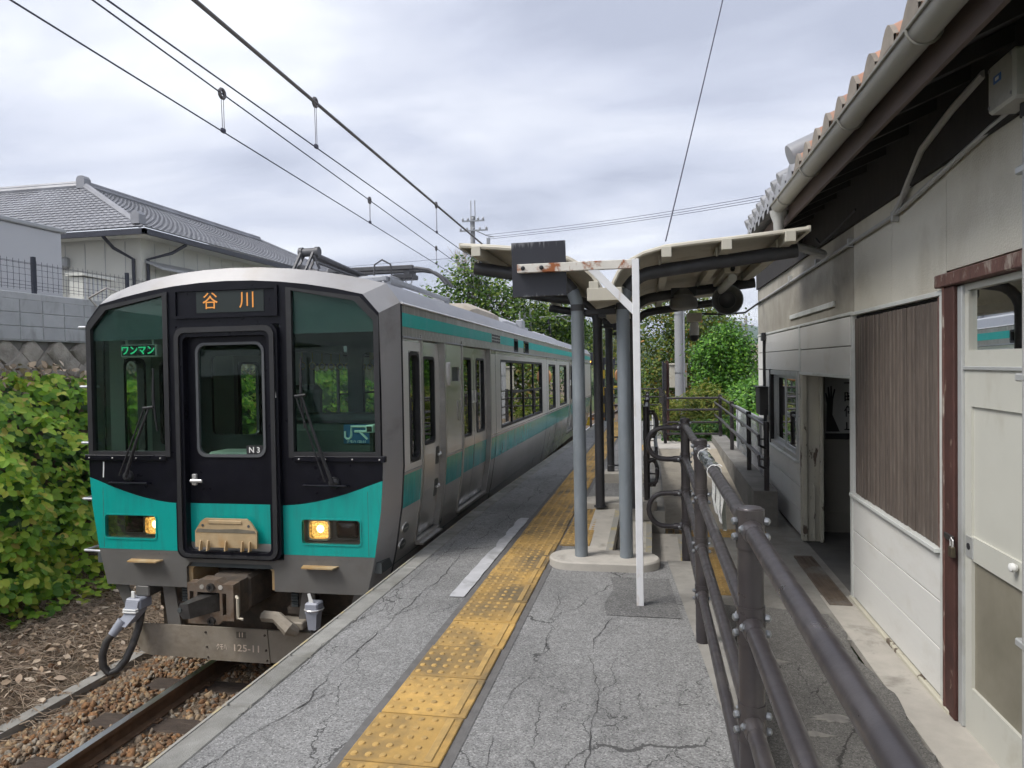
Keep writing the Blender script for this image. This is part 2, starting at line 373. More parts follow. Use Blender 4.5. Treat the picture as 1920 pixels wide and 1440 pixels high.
# ================================================================ ground, track bed
GR = -.0125
def zp(y): return GR*(y-4.0)                      # the platform falls gently away from the camera
def xedge(y): return -2.01 if y < 8 else -2.01+.03*(y-8)
def trk(y): return GR*(y-5.52)
def xcur(y): return 0 if y < 26 else .0013*(y-26)**2
mb = MB(); ys = [-40, 0, 60, 400, 3500]; zs = [-1.40, -1.42, -2.2, -2.4, -2.4]
for i in range(4): mb.add([(-3000,ys[i],zs[i]-.12),(3000,ys[i],zs[i]-.12),(3000,ys[i+1],zs[i+1]-.12),(-3000,ys[i+1],zs[i+1]-.12)], [(0,1,2,3)])
g_ = struct(mb.build('ground', M_grassfar)); g_['label'] = 'green ground reaching to the horizon behind the station'
mb = MB()
yl = list(np.linspace(-3,26,8))+list(np.linspace(28,70,12))
sec = [(-5.3,-1.40),(-4.9,-1.335),(-4.2,-1.31),(-3.0,-1.31),(-2.0,-1.36)]
mb.loft([[(x_+xcur(y_), y_, z_+trk(y_)) for x_, z_ in sec] for y_ in yl], closed=False)
tb_ = struct(mb.build('track_bed', M_ballastbed)); tb_['label'] = 'brown ballast bed under the single track'
# left bank: a strip of litter, then a slope up to the foot of the stone wall
mb = MB(); bank = [(-5.28,-1.39),(-5.9,-1.27),(-6.9,-1.2),(-7.6,-.6),(-8.4,.6),(-8.95,1.5),(-9.3,1.7)]
yb = list(np.linspace(-6,44,26)); rings = []
for y_ in yb: rings.append([(x_, y_, z_+random.uniform(-.05,.05)+(trk(y_) if x_ > -7 else 0)) for x_, z_ in bank])
mb.loft(rings, closed=False); bk = struct(mb.build('bank', M_soil)); bk['label'] = 'brown earth bank left of the track under the creepers'
mb = MB().box(-60,-8,2.55,-9.35,120,2.62); tr_ = struct(mb.build('terrace_ground', M_conc)); tr_['label'] = 'raised yard level behind the block wall'

# rails
RAILP = [(-.0325,0),(.0325,0),(.034,-.012),(.0325,-.034),(.01,-.046),(.009,-.125),(.061,-.141),(.061,-.152),(-.061,-.152),(-.061,-.141),(-.009,-.125),(-.01,-.046),(-.0325,-.034),(-.034,-.012)]
for k, (xr, lab) in enumerate(((-4.115,'rail of the single track farther from the platform, its head worn bright'),(-3.047,'rail of the single track hidden close under the platform edge'))):
    rt = thing('rail', lab, 'rail', group='two rails of the single track'); yy = list(np.linspace(0,26,6))+list(np.linspace(28,66,14))
    mb = MB(); mb.loft([[(xr+xcur(y_)+a, y_, -1.12+trk(y_)-.033+b) for a, b in RAILP] for y_ in yy], caps=True); mb.build('web_and_foot', M_railrust, rt)
    mb = MB(); mb.loft([[(xr+xcur(y_)+a, y_, -1.12+trk(y_)-.033+b) for a, b in ((-.030,.0025),(.030,.0025),(.032,-.001),(-.032,-.001))] for y_ in yy], caps=True); mb.build('rail_head', M_rail, rt)
clipm = MB().cbox(-.03,-.035,.0,.03,.035,.016,.004).cbox(-.014,-.014,.016,.014,.014,.034,.004).mesh('rail_clip'); clipm.materials.append(M_railrust)
sl = MB().cbox(-1.05,-.11,-.14,1.05,.11,0,.012).mesh('sleeper'); sl.materials.append(M_sleeper)
for i in range(9):
    y_ = 2.25+.71*i; o = link('sleeper', sl, None); o.location = (-3.58+random.uniform(-.04,.04), y_, -1.300+trk(y_)); o.rotation_euler.z = random.uniform(-.02,.02)
    tag(o, ('first','second','third','fourth','fifth','sixth','seventh','eighth','ninth')[i]+' dark wooden sleeper under the rails, counted from the camera', 'sleeper', 'wooden sleepers in the ballast')
    for xr in (-.535,.533):
        for sx_ in (-1,1): inst('rail_clip', clipm, o, (xr+sx_*.075-(o.location.x+3.58), .02*sx_, 0))
# ballast stones
def stones(n, xf, zf, smin, smax):
    base = np.array([(-1,-1,-.6),(1,-1,-.6),(1,1,-.6),(-1,1,-.6),(-1,-1,.6),(1,-1,.6),(1,1,.6),(-1,1,.6)], float)*.5
    F0 = np.array([(0,3,2,1),(4,5,6,7),(0,1,5,4),(1,2,6,5),(2,3,7,6),(3,0,4,7)])
    V = np.zeros((n,8,3)); P = xf(n); s = rng.uniform(smin, smax, n)
    J = base[None]*(1+rng.uniform(-.42,.35,(n,8,3)))*s[:,None,None]*np.stack([rng.uniform(.8,1.5,n),rng.uniform(.7,1.1,n),rng.uniform(.6,1.1,n)],1)[:,None,:]
    q = rng.normal(size=(n,4)); q /= np.linalg.norm(q,axis=1)[:,None]; w,x_,y_,z_ = q.T
    Rm = np.stack([np.stack([1-2*(y_*y_+z_*z_),2*(x_*y_-z_*w),2*(x_*z_+y_*w)],1),np.stack([2*(x_*y_+z_*w),1-2*(x_*x_+z_*z_),2*(y_*z_-x_*w)],1),np.stack([2*(x_*z_-y_*w),2*(y_*z_+x_*w),1-2*(x_*x_+y_*y_)],1)],1)
    V = np.einsum('nij,nkj->nki', Rm, J); Z = zf(P)
    V[:,:,0] += P[:,0:1]; V[:,:,1] += P[:,1:2]; V[:,:,2] += Z[:,None]
    F = (F0[None]+(np.arange(n)*8)[:,None,None]).reshape(-1,4); return V.reshape(-1,3), F
def bx_(n):
    x_ = rng.uniform(-5.22,-2.02,n); y_ = rng.uniform(1.5,8.5,n); return np.stack([x_,y_],1)
def bz_(P):
    z = -1.325+GR*(P[:,1]-5.52); z = z - np.clip((-4.75-P[:,0])*.2,0,.12)
    on_s = np.abs(((P[:,1]-2.25+.355) % .71)-.355) < .12; ins = (P[:,0] > -4.66)&(P[:,0] < -2.5)
    z = np.where(on_s&ins, z-.09, z); rails = np.minimum(np.abs(P[:,0]+4.115),np.abs(P[:,0]+3.047)); z = np.where(rails < .09, z-.06, z)
    return z+rng.uniform(-.012,.022,len(P))
V, F = stones(23000, bx_, bz_, .018, .056)
o = link('ballast', mesh_np('ballast', V, F, M_stone), None); tag(o, 'rust brown and grey crushed stone ballast around the track', 'ballast', kind='stuff')
def bx2(n): return np.stack([rng.uniform(-7.2,-5.2,n)**1, rng.uniform(2.2,9,n)],1)
V, F = stones(650, bx2, lambda P: np.interp(-P[:,0],[5.2,5.9,6.9,7.6],[-1.37,-1.25,-1.18,-.6])+GR*(P[:,1]-5.52), .02, .055)
o = link('scattered_stones', mesh_np('scattered_stones', V, F, M_stone), None); tag(o, 'loose stones strewn over the dry litter beside the track', 'gravel', kind='stuff')
# dead stalks and dry leaves on the strip left of the track
def stalks(n):
    x0 = rng.uniform(-7.7,-5.25,n); y0 = rng.uniform(1.8,11,n)
    def gz(x_, y_): return np.interp(-x_,[5.2,5.9,6.9,7.6,8.4],[-1.385,-1.265,-1.19,-.6,.6])+GR*(y_-5.52)
    ang = rng.uniform(0,2*np.pi,n); ln = rng.uniform(.12,.55,n); k = 6; cv = rng.normal(0,1.4,n); w = rng.uniform(.0018,.0045,n)
    tt = np.linspace(0,1,k); V = np.zeros((n,k,3,3))
    for i, s_ in enumerate(tt):
        a = ang+cv*s_; px = x0+ln*s_*np.cos(a); py = y0+ln*s_*np.sin(a); pz = gz(px,py)+rng.uniform(.0,.045,n)+.03*np.sin(s_*np.pi)*rng.uniform(0,2,n)
        nx, ny = -np.sin(a), np.cos(a)
        V[:,i,0] = np.stack([px-nx*w,py-ny*w,pz],1); V[:,i,1] = np.stack([px+nx*w,py+ny*w,pz],1); V[:,i,2] = np.stack([px,py,pz+w*1.6],1)
    F = []
    for i in range(k-1):
        for a, b in ((0,1),(1,2),(2,0)): F.append((i*3+a,i*3+b,(i+1)*3+b,(i+1)*3+a))
    F = (np.array(F)[None]+(np.arange(n)*k*3)[:,None,None]).reshape(-1,4); return V.reshape(-1,3), F
V, F = stalks(5600); o = link('dead_stalks', mesh_np('dead_stalks', V, F, M_dry), None); tag(o, 'tangle of dead brown vine stalks on the ground', 'dry grass', kind='stuff')
LEAF2 = (np.array([(0,-.5,0),(.26,-.18,.05),(.3,.15,.07),(0,.55,.0),(-.3,.15,.07),(-.26,-.18,.05)]), [(0,1,2,3),(0,3,4,5)])
def leafcloud(P, Nrm, size, shape=LEAF2, spin=None, asp=1.0):
    V0, F0 = shape; n = len(P); V0 = np.array(V0, float); F0 = np.array(F0)
    Nrm = Nrm/np.maximum(np.linalg.norm(Nrm,axis=1),1e-6)[:,None]
    ref = np.where(np.abs(Nrm[:,2:3]) > .95, np.array([[1.,0,0]]), np.array([[0,0,1.]]))
    A = np.cross(ref, Nrm); A /= np.linalg.norm(A,axis=1)[:,None]; B = np.cross(Nrm, A)
    sp_ = rng.uniform(0,2*np.pi,n) if spin is None else spin
    c_, s_ = np.cos(sp_)[:,None], np.sin(sp_)[:,None]; A2 = A*c_+B*s_; B2 = -A*s_+B*c_
    V = P[:,None,:]+size[:,None,None]*(V0[None,:,0:1]*A2[:,None,:]*asp+V0[None,:,1:2]*B2[:,None,:]+V0[None,:,2:3]*Nrm[:,None,:])
    F = (F0[None]+(np.arange(n)*len(V0))[:,None,None]).reshape(-1,F0.shape[1]); return V.reshape(-1,3), F
n = 2100; P = np.stack([rng.uniform(-7.7,-5.2,n), rng.uniform(1.8,11,n), np.zeros(n)],1)
P[:,2] = np.interp(-P[:,0],[5.2,5.9,6.9,7.6],[-1.36,-1.23,-1.16,-.55])+GR*(P[:,1]-5.52)+rng.uniform(0,.04,n)
V, F = leafcloud(P, rng.normal(size=(n,3))*.5+np.array([0,0,1]), rng.uniform(.04,.11,n))
o = link('dry_leaves', mesh_np('dry_leaves', V, F, M_dryleaf), None); tag(o, 'pale dry leaves lying among the dead stalks', 'dry leaves', kind='stuff')
mb = MB().add([(-5.33,4.2,-1.42),(-5.2,4.2,-1.42),(-5.2,7.6,-1.45),(-5.33,7.6,-1.45),(-5.33,4.2,-1.30),(-5.2,4.2,-1.30),(-5.2,7.6,-1.335),(-5.33,7.6,-1.335)],[(0,3,2,1),(4,5,6,7),(0,1,5,4),(1,2,6,5),(2,3,7,6),(3,0,4,7)])
tag(mb.build('ballast_curb', M_conc), 'long low concrete curb between the ballast and the dry litter', 'curb')

# ================================================================ platform
plat = struct(empty('platform')); plat['label'] = 'grey asphalt railway platform with a yellow tactile strip'
def sheet(name, fx0, fx1, y0, y1, dz, mat, parent, n=12):
    mb = MB(); yy = np.linspace(y0,y1,n)
    mb.loft([[(fx0(y_),y_,zp(y_)+dz),(fx1(y_),y_,zp(y_)+dz)] for y_ in yy], closed=False); return mb.build(name, mat, parent)
def kx(y): return .12+(5.82-y)*(.21/2.96)                     # inner boundary of the asphalt along the railing kerb
sheet('asphalt_surface', lambda y: xedge(y)+.15, lambda y: kx(y), -1.5, 5.86, 0, M_asph, plat)
sheet('asphalt_surface', lambda y: xedge(y)+.15, lambda y: -.36, 5.86, 8.05, 0, M_asph, plat)
sheet('asphalt_surface', lambda y: xedge(y)+.15, lambda y: .0, 8.05, 14.3, 0, M_asph, plat)
sheet('asphalt_surface', lambda y: xedge(y)+.15, lambda y: .28, 14.3, 22.6, 0, M_asph, plat)
mb = MB(); yy = np.linspace(-1.5,22.6,14); mb.loft([[(xedge(y_)+.10,y_,-1.7),(xedge(y_)+.10,y_,zp(y_)-.19)] for y_ in yy], closed=False)
mb.add([(xedge(22.6)+.1,22.6,-1.8),(.28,22.6,-1.8),(.28,22.6,zp(22.6)),(xedge(22.6)+.1,22.6,zp(22.6))],[(0,1,2,3)]); mb.build('side_wall', M_wallc, plat)
mbk = {}
y_ = -1.2; i = 0
while y_ < 22.4:
    ln = .595; x0 = xedge(y_+.3)
    mb = MB().cbox(-.0,-ln/2+.004,-.2,.146,ln/2-.004,0,.009); key = 'k'
    if key not in mbk: mbk[key] = mb.mesh('edge_stone'); mbk[key].materials.append(M_kerb)
    o = inst('edge_stone', mbk[key], plat, (x0+random.uniform(-.004,.004), y_+.3, zp(y_+.3)+random.uniform(-.001,.003)), (GR,0,math.atan(-.03) if y_ > 8 else random.uniform(-.004,.004)))
    y_ += .6
sheet('worn_edge_line', lambda y: xedge(y)+.004, lambda y: xedge(y)+.018, 1.0, 22, .006, M_yelfade, plat, 30)
# tactile tiles
SX = -1.245; SW = .42
def sx_(y): return SX if y < 8 else SX+.006*(y-8)
M_yelb = pm('tactile_dome_worn', (.47,.30,.10), .8, var=.18, sc=14, dirt=(.26,.185,.085), dsc=4, dlo=.45, dhi=.75)
def tile_mesh(bar, w=.40, l=.392):
    mb = MB().cbox(-w/2,-l/2,-.03,w/2,l/2,.008,.004); cols = 5; bw = w-(.09 if bar else .0)
    for i in range(cols):
        for j in range(5):
            cx_ = -w/2+bw*(i+.5)/cols; cy_ = -l/2+l*(j+.5)/5
            mb.lathe([(.0165,.0075),(.0125,.0135),(.006,.0145)], (cx_,cy_,0), n=8)
    if bar: mb.cbox(w/2-.07,-l/2+.02,.007,w/2-.035,l/2-.02,.0135,.003)
    me = mb.mesh('tactile_tile'); me.materials.append(M_yel); me.materials.append(M_yelb)
    for pl in me.polygons: pl.material_index = 1 if pl.center.z > .0078 and pl.index > 25 else 0
    return me
T_bar, T_dot, T_half = tile_mesh(True), tile_mesh(False), tile_mesh(False, .27, .396)
sheet('tile_border', lambda y: sx_(y)-.035, lambda y: sx_(y)+SW+.035, -.4, 22, .003, M_mortar, plat, 24)
y_ = -.2
while y_ < 21.8:
    o = inst('tactile_tile', T_bar if y_ < 5.9 else T_dot, plat, (sx_(y_)+.21+random.uniform(-.004,.004), y_+.2, zp(y_+.2)+.004+random.uniform(0,.002)), (GR+random.uniform(-.004,.004),random.uniform(-.004,.004),random.uniform(-.008,.008)))
    if 5.95 < y_ < 8.0: inst('tactile_tile', T_half, plat, (sx_(y_)+.21+.35, y_+.2, zp(y_+.2)+.006), (GR,0,random.uniform(-.006,.006)))
    y_ += .404
for i in range(5):
    for r_ in range(2): inst('tactile_tile', T_dot, plat, (.25+.42*i-.35, 14.3+.41*r_, zp(14.5)+.012))
# ragged patch of white paint beside the strip
pts = []
for k in range(31): y_ = 4.72+2.68*k/30; pts.append((-1.395+random.uniform(-.006,.006)+(.02*max(0,math.sin(k*1.3)) if k > 14 else 0), y_))
pts2 = [(-1.287+random.uniform(-.004,.004), 4.72+2.68*k/30) for k in range(30,-1,-1)]
MB().plate(pts+pts2, [], lambda u,v,d: (u,v,zp(v)+d), .009, .004).build('white_paint_patch', M_white, plat)
sheet('dark_repair_patch', lambda y: -.30+.02*math.sin(y*9), lambda y: kx(y)-.04, 4.5, 5.35, .004, M_asph3, plat)
# long cracks in the asphalt, open joints a few millimetres wide
M_crack = pm('crack_dark', (.055,.053,.05), .95, var=.3, sc=20)
def crack(pts, wd, seed):
    rr_ = random.Random(seed); P = [Vector((a, b, 0)) for a, b in pts]; fine = []
    for a, b in zip(P[:-1],P[1:]):
        k = max(4,int((b-a).length/.045))
        for i in range(k): fine.append(a.lerp(b,i/k))
    dx = 0; L_, R_ = [], []
    for i, q in enumerate(fine):
        dx = .9*dx+rr_.uniform(-.014,.014); w = wd*rr_.uniform(.25,1.0)*(.3+.7*abs(math.sin(i*.21+seed)))
        x_, y_ = q.x+dx, q.y+rr_.uniform(-.012,.012); L_.append((x_-w,y_,zp(y_)+.0035)); R_.append((x_+w,y_,zp(y_)+.0035))
    MB().loft([L_,R_], closed=False).build('crack', M_crack, plat)
    return [(p[0]+wd,p[1]) for p in L_]
for k, (pts, wd, nb) in enumerate((([(-1.80,2.0),(-1.74,2.62),(-1.66,3.1),(-1.68,3.5),(-1.62,4.2),(-1.58,5.0),(-1.60,6.0),(-1.52,7.4),(-1.5,9.5),(-1.42,12)],.0042,9),([(-.36,2.0),(-.29,2.75),(-.26,3.3),(-.34,3.85),(-.27,4.5)],.003,4),([(-1.88,2.9),(-1.85,4.2),(-1.8,5.2),(-1.76,7.0)],.0024,3),([(-.62,2.2),(-.70,3.0),(-.60,3.9),(-.66,5.0)],.0018,2))):
    ln_ = crack(pts, wd, k+3)
    for b in range(nb):
        s_ = ln_[random.randrange(len(ln_))]; a_ = random.choice((-1,1))*random.uniform(.3,1.2); l_ = random.uniform(.12,.5)
        crack([s_,(s_[0]+l_*math.sin(a_)*.55,s_[1]+l_*math.cos(a_))], wd*.55, 40+k*10+b)
# kerb strip that carries the railing, and the retaining face down to the walkway
mb = MB(); yy = np.linspace(-1.5,5.9,8); mb.loft([[(kx(y_),y_,zp(y_)-.002),(.42,y_,zp(y_)-.002),(.42,y_,-.5)] for y_ in yy], closed=False)
mb.add([(kx(5.9),5.9,-.5),(.42,5.9,-.5),(.42,5.9,zp(5.9)-.002),(kx(5.9),5.9,zp(5.9)-.002)],[(0,1,2,3)])
mb.build('railing_kerb', M_conc, plat, fix=True)
# landing and steps between the two column bases, down to the walkway
st = struct(empty('steps')); st['label'] = 'concrete steps with yellow nosings leading down from the platform to the walkway'
for k, (x0, x1, zt) in enumerate(((-.62,-.345,-.022),(-.345,-.01,-.16),(-.01,.32,-.305))):
    MB().cbox(x0,5.95,-.6,x1,8.0,zt,.008).build('step', M_concl, st)
    MB().cbox(x1-.055,5.96,zt-.01,x1+.004,7.99,zt+.004,.002).build('nosing', M_yelfade, st)
mb = MB().box(.0,8.0,-.6,.14,14.2,-.06); mb.build('ramp_side_wall', M_wallc, st)
# column bases
def oval(cx_, cy_, lx, ly, z0, z1, name, mat, parent):
    mb = MB(); ring = lambda s_, z_: [(cx_+ (lx-ly)*(1 if math.cos(a) > 0 else -1)*(1 if abs(math.cos(a)) > 1e-6 else 0)+ly*s_*math.cos(a), cy_+ly*s_*math.sin(a), z_) for a in [2*math.pi*(k+.5)/28 for k in range(28)]]
    mb.loft([ring(1,z0),ring(1,z1-.012),ring(.95,z1)], caps=True); return mb.build(name, mat, parent)
# ---- walkway by the station building
wk = struct(empty('walkway')); wk['label'] = 'lower asphalt and concrete walkway beside the station building'
def zsheet(name, poly, z, mat, parent): return MB().plate(poly, [], lambda u,v,d: (u,v,z+d), 0, -.05).build(name, mat, parent)
def jag(x, y0, y1, n, a):
    w = 0; out_ = []
    for k in range(n+1):
        w = .86*w+random.uniform(-a,a); out_.append((x+w+random.uniform(-.004,.004), y0+(y1-y0)*k/n))
    return out_
zsheet('concrete_slab', rect(-.4,5.5,4.6,12.2), -.456, M_conc, wk)
zsheet('asphalt_surface', [(.38,-2),(1.40,-2)]+jag(1.40,0,6.0,110,.016)+[(.95,6.1),(.6,6.12),(.38,6.12)], -.446, M_asph2, wk)
zsheet('wall_foot_strip', [(1.75,6.5),(1.75,-2),(1.40,-2),(1.40,0)]+[(1.42,6.5)], -.452, M_concl, wk)
M_smear = pm('mortar_smear', (.225,.215,.19), .9, var=.2, sc=20, bmp=.3, bsc=90, dirt=(.16,.15,.14), dsc=7, dlo=.45, dhi=.6)
for cx_, cy_, s_ in ((.75,5.0,.16),(.98,4.25,.14),(.86,4.05,.09)):
    zsheet('mortar_smear', [(cx_+s_*random.uniform(.45,1.25)*math.cos(a), cy_+s_*.35*random.uniform(.45,1.25)*math.sin(a)) for a in [2*math.pi*k/22 for k in range(22)]], -.443, M_smear, wk)
mb = MB().box(.14,9.0,-.6,1.24,9.05,-.452)
mb = MB(); mb.add([(.14,8.9,-.452),(1.24,8.9,-.452),(1.24,14.2,-.10),(.14,14.2,-.10)],[(0,1,2,3)]); mb.build('ramp_slab', pm('ramp_concrete', (.37,.325,.25), .9, var=.12, sc=9, bmp=.3, bsc=150, dirt=(.22,.2,.165), dsc=1.4), wk)
zsheet('upper_landing', rect(-.02,14.2,1.75,16.0), -.10, M_concl, wk)
for i in range(3): inst('tactile_tile', T_dot, wk, (.33+.40*i, 8.72, -.458))
for i in range(4): inst('tactile_tile', T_half, wk, (.62, 6.6+.41*i, -.458))
mb = MB().cbox(1.44,6.25,-.47,1.62,7.75,-.438,.003)
for k in range(48):
    for j in range(4): mb.box(1.455+j*.04,6.27+k*.03,-.439,1.48+j*.04,6.285+k*.03,-.433)
mb.build('drain_cover', pm('rusty_grate', (.15,.115,.085), .8, .3, var=.3, sc=7, dirt=(.24,.23,.21), dsc=1.2, dlo=.5, dhi=.6), wk)
vg = struct(MB().box(.3,16.0,-1.9,60,90,-.32).build('verge_ground', M_soil)); vg['label'] = 'earth verge beyond the end of the ramp'
# ================================================================ the train
m_, t, bs = _nodes('stainless'); p = pos(t)
st_ = noise(t, pos(t,(1,.6,2)), 2, 3); sm_ = noise(t, pos(t,(1,5,.9)), 1.6, 4, .55)
col = ramp(t, st_, [(.3,(.68,.665,.64)),(.7,(.78,.765,.74))]); col = mixc(t, ramp(t, sm_, [(.5,g3(0)),(.85,g3(.16))]), col, (.40,.38,.35))
t.links.new(col, bs.inputs['Base Color']); bs.inputs['Metallic'].default_value = .5
t.links.new(ramp(t, sm_, [(.35,g3(.20)),(.7,g3(.25))]), bs.inputs['Roughness']); M_steel = m_
m_, t, bs = _nodes('stainless_dull'); p = pos(t); sm_ = noise(t, pos(t,(1,14,1.1)), 1.6, 5, .7)
col = ramp(t, sm_, [(.3,(.34,.325,.30)),(.55,(.45,.435,.41)),(.75,(.62,.61,.59))]); t.links.new(col, bs.inputs['Base Color']); bs.inputs['Metallic'].default_value = .6
bs.inputs['Roughness'].default_value = .38; M_steeld = m_
M_panel = pm('pale_body_film', (.72,.71,.69), .28, .1, var=.07, sc=2, dirt=(.33,.30,.26), dsc=2.2, dlo=.58, dhi=.9)
M_teal = pm('teal_paint', (.003,.35,.305), .3, var=.08, sc=3, coat=.2, dirt=(.02,.24,.21), dsc=2.2, dlo=.46, dhi=.85, dstr=(7,1,.8))
M_tealf = pm('teal_film_faded', (.06,.52,.50), .14, .35, var=.25, sc=3, stretch=(1,5,1), dirt=(.26,.56,.55), dsc=1.4, dlo=.45, dhi=.7, dstr=(1,2.2,.5))
M_black = pm('black_mask_paint', (.006,.006,.010), .36, var=.3, sc=5, spec=.22, dirt=(.014,.014,.019), dsc=7, dlo=.55, dhi=.85, rvar=.1)
M_blackm = pm('black_rubber', (.018,.018,.02), .6, var=.3, sc=9)
M_tgrey = pm('train_grey_paint', (.155,.15,.14), .42, .2, var=.12, sc=4, dirt=(.125,.112,.095), dsc=2.5, dlo=.5, dhi=.85, rvar=.08)
M_corner = pm('corner_grey', (.40,.395,.40), .4, .35, var=.05, sc=3, dirt=(.2,.185,.17), dsc=2, dlo=.5, dhi=.85)
M_hood = pm('roof_silver', (.37,.36,.355), .5, .25, var=.06, sc=4, dirt=(.33,.30,.26), dsc=2.5, dlo=.5, dhi=.85)
M_roof = pm('roof_white', (.40,.405,.425), .55, .1, var=.05, sc=5, dirt=(.5,.49,.48), dsc=3, dlo=.5, dhi=.85, stretch=(1,.3,1))
M_plow = pm('plow_dusty', (.285,.25,.20), .7, .1, var=.16, sc=6, dirt=(.16,.125,.085), dsc=3, dlo=.50, dhi=.75, bmp=.1, bsc=40)
M_under = pm('underframe_grime', (.07,.055,.042), .85, var=.35, sc=9, dirt=(.14,.10,.065), dsc=6)
M_rusty = pm('rusty_plate', (.47,.35,.20), .7, .1, var=.2, sc=6, dirt=(.42,.235,.075), dsc=5, dlo=.45, dhi=.7, bmp=.15, bsc=60)
M_coup = pm('coupler_iron', (.20,.16,.125), .6, .45, var=.3, sc=9, dirt=(.15,.09,.05), dsc=8, dlo=.45, dhi=.7)
M_coupd = pm('coupler_dark', (.09,.085,.08), .45, .7, var=.3, sc=14)
M_int = pm('interior_panel', (.62,.63,.58), .6, var=.06, sc=3)
M_intd = pm('cab_dark', (.075,.085,.085), .6, var=.15, sc=6)
M_shade = pm('sun_film', (.032,.058,.064), .5, var=.1, sc=2)
M_plug = pm('jumper_plug_grey', (.30,.315,.36), .5, var=.08, sc=12)
M_hose = pm('hose_rubber', (.05,.047,.045), .55, var=.3, sc=14, dirt=(.12,.10,.08), dsc=8)
M_chrome = pm('lamp_reflector', (.6,.57,.5), .22, .9, var=.1, sc=9)
M_glass = glassmat('cab_glass', (.80,.92,.86), boost=.30)
M_sglass = glassmat('side_glass', (.72,.84,.77), boost=2.2)
M_lglass = glassmat('far_side_glass', (.90,.96,.92), boost=.35); M_lamp = emit('headlamp_lens', (1.0,.55,.13), .95); M_lampc = emit('headlamp_core', (1.0,.80,.42), 4.0)
M_led = emit('amber_led', (1.0,.40,.08), .26); M_green = emit('green_sign', (.05,.75,.33), .30)
M_ledback = pm('display_back', (.010,.018,.016), .5, var=.1); M_paint = pm('white_marking', (.75,.75,.72), .6, var=.05)
M_ghost = pm('faded_marking', (.74,.62,.50), .7, var=.1); M_blue = pm('plaque_blue', (.03,.12,.28), .4, var=.05); M_mint = pm('plaque_mint', (.72,.85,.80), .4, var=.03)
M_strap = pm('strap_yellow', (.55,.43,.10), .5, var=.05); M_pant = pm('pantograph_grey', (.105,.105,.11), .55, .5, var=.2, sc=14)
M_pantl = pm('roof_bracket_grey', (.36,.37,.39), .5, .4, var=.12, sc=12)
M_acdirt = pm('cooler_hood_dirty', (.43,.38,.31), .7, .1, var=.15, sc=4, dirt=(.30,.255,.195), dsc=2.4, dlo=.45, dhi=.75)

for mm_, sc__, lo__, hi__ in ((M_lamp,95,.25,1.5),(M_lampc,140,2.0,4.5)):
    t = mm_.node_tree; b_ = t.nodes['Principled BSDF']; vo = nd(t,'ShaderNodeTexVoronoi'); vo.inputs['Scale'].default_value = sc__; t.links.new(pos(t,(1,.3,1)), vo.inputs['Vector'])
    t.links.new(ramp(t, vo.outputs['Distance'], [(.1,g3(hi__/5)),(.6,g3(lo__/5))]), (mu := nd(t,'ShaderNodeMath', operation='MULTIPLY')).inputs[0]); mu.inputs[1].default_value = 5; t.links.new(mu.outputs[0], b_.inputs['Emission Strength'])
M_tealu = pm('teal_film', (.008,.47,.415), .45, var=.08, sc=3, dirt=(.10,.46,.46), dsc=1.2, dlo=.5, dhi=.75, dstr=(1,2.5,.5))
tr = thing('train', 'teal and stainless single car commuter train with lit headlights at the platform', 'train', (-3.58,5.52,0)); tr.rotation_euler.x = GR
def hw(z): return float(np.interp(z, [-.32,.02,.4,.75], [1.235,1.315,1.375,1.40]))
def xs(z): return hw(z)+.075
def arch(u): return 2.37-.16*(abs(u)/1.25)**2
def rooff(u): return 2.495-.17*(abs(u)/1.36)**2
def curve(u): return .44 if abs(u) < .49 else .44+.22*min(1,(abs(u)-.49)/.89)**1.7
fp = lambda u, v, d: (u, d, v)                 # front plates: u across, v up, d back into the car
AU = [i*.25 for i in range(-5,6)]
archp = [(-1.39,2.05)]+[(u, arch(u)) for u in AU]+[(1.39,2.05)]
lo = [(u, curve(u)) for u in np.linspace(-1.395,-.495,10)]
hi = [(u, curve(u)) for u in np.linspace(.495,1.395,10)]
lw_ = [(-1.355,.885),(-.60,.885),(-.60,2.275),(-1.19,2.17),(-1.355,2.00)]
rw_ = [(-p[0],p[1]) for p in lw_][::-1]
mask = lo+[(-.495,1.99),(.495,1.99)]+hi+[(1.40,.9)]+archp[::-1]+[(-1.40,.9)]
fm = MB().plate(mask, [lw_,rw_], fp, 0, .03).build('front_mask', M_black, tr)
hl = {-1: rrect(-1.245,.12,-.735,.325,.025,3), 1: rrect(.665,.12,1.19,.325,.025,3)}
for s_ in (-1,1):
    zz = [.02,.2,.4,.66]
    side = [(s_*hw(z_), z_) for z_ in zz]
    cur = lo if s_ < 0 else hi
    if s_ < 0: poly = [(-.495,.02)]+[(p[0],p[1]) for p in cur[::-1]]+[(-hw(z_),z_) for z_ in zz[-2::-1]]
    else: poly = [(.495,.02)]+[(hw(z_),z_) for z_ in zz[:-1]]+[(p[0],p[1]) for p in cur[::-1]]
    tp = MB().plate(poly, [hl[s_]], fp, -.002, .03).build('teal_panel', M_teal, tr)
ap = [(-hw(-.30),-.30),(-.44,-.30),(-.44,-.12),(-.40,-.075),(.36,-.075),(.40,-.12),(.40,-.30),(hw(-.30),-.30),(hw(-.1),-.1),(hw(.02),.018),(.495,.018),(.495,-.03),(-.495,-.03),(-.495,.018),(-hw(.02),.018),(-hw(-.1),-.1)]
MB().plate(ap, [], fp, -.001, .03).build('front_apron', M_tgrey, tr)
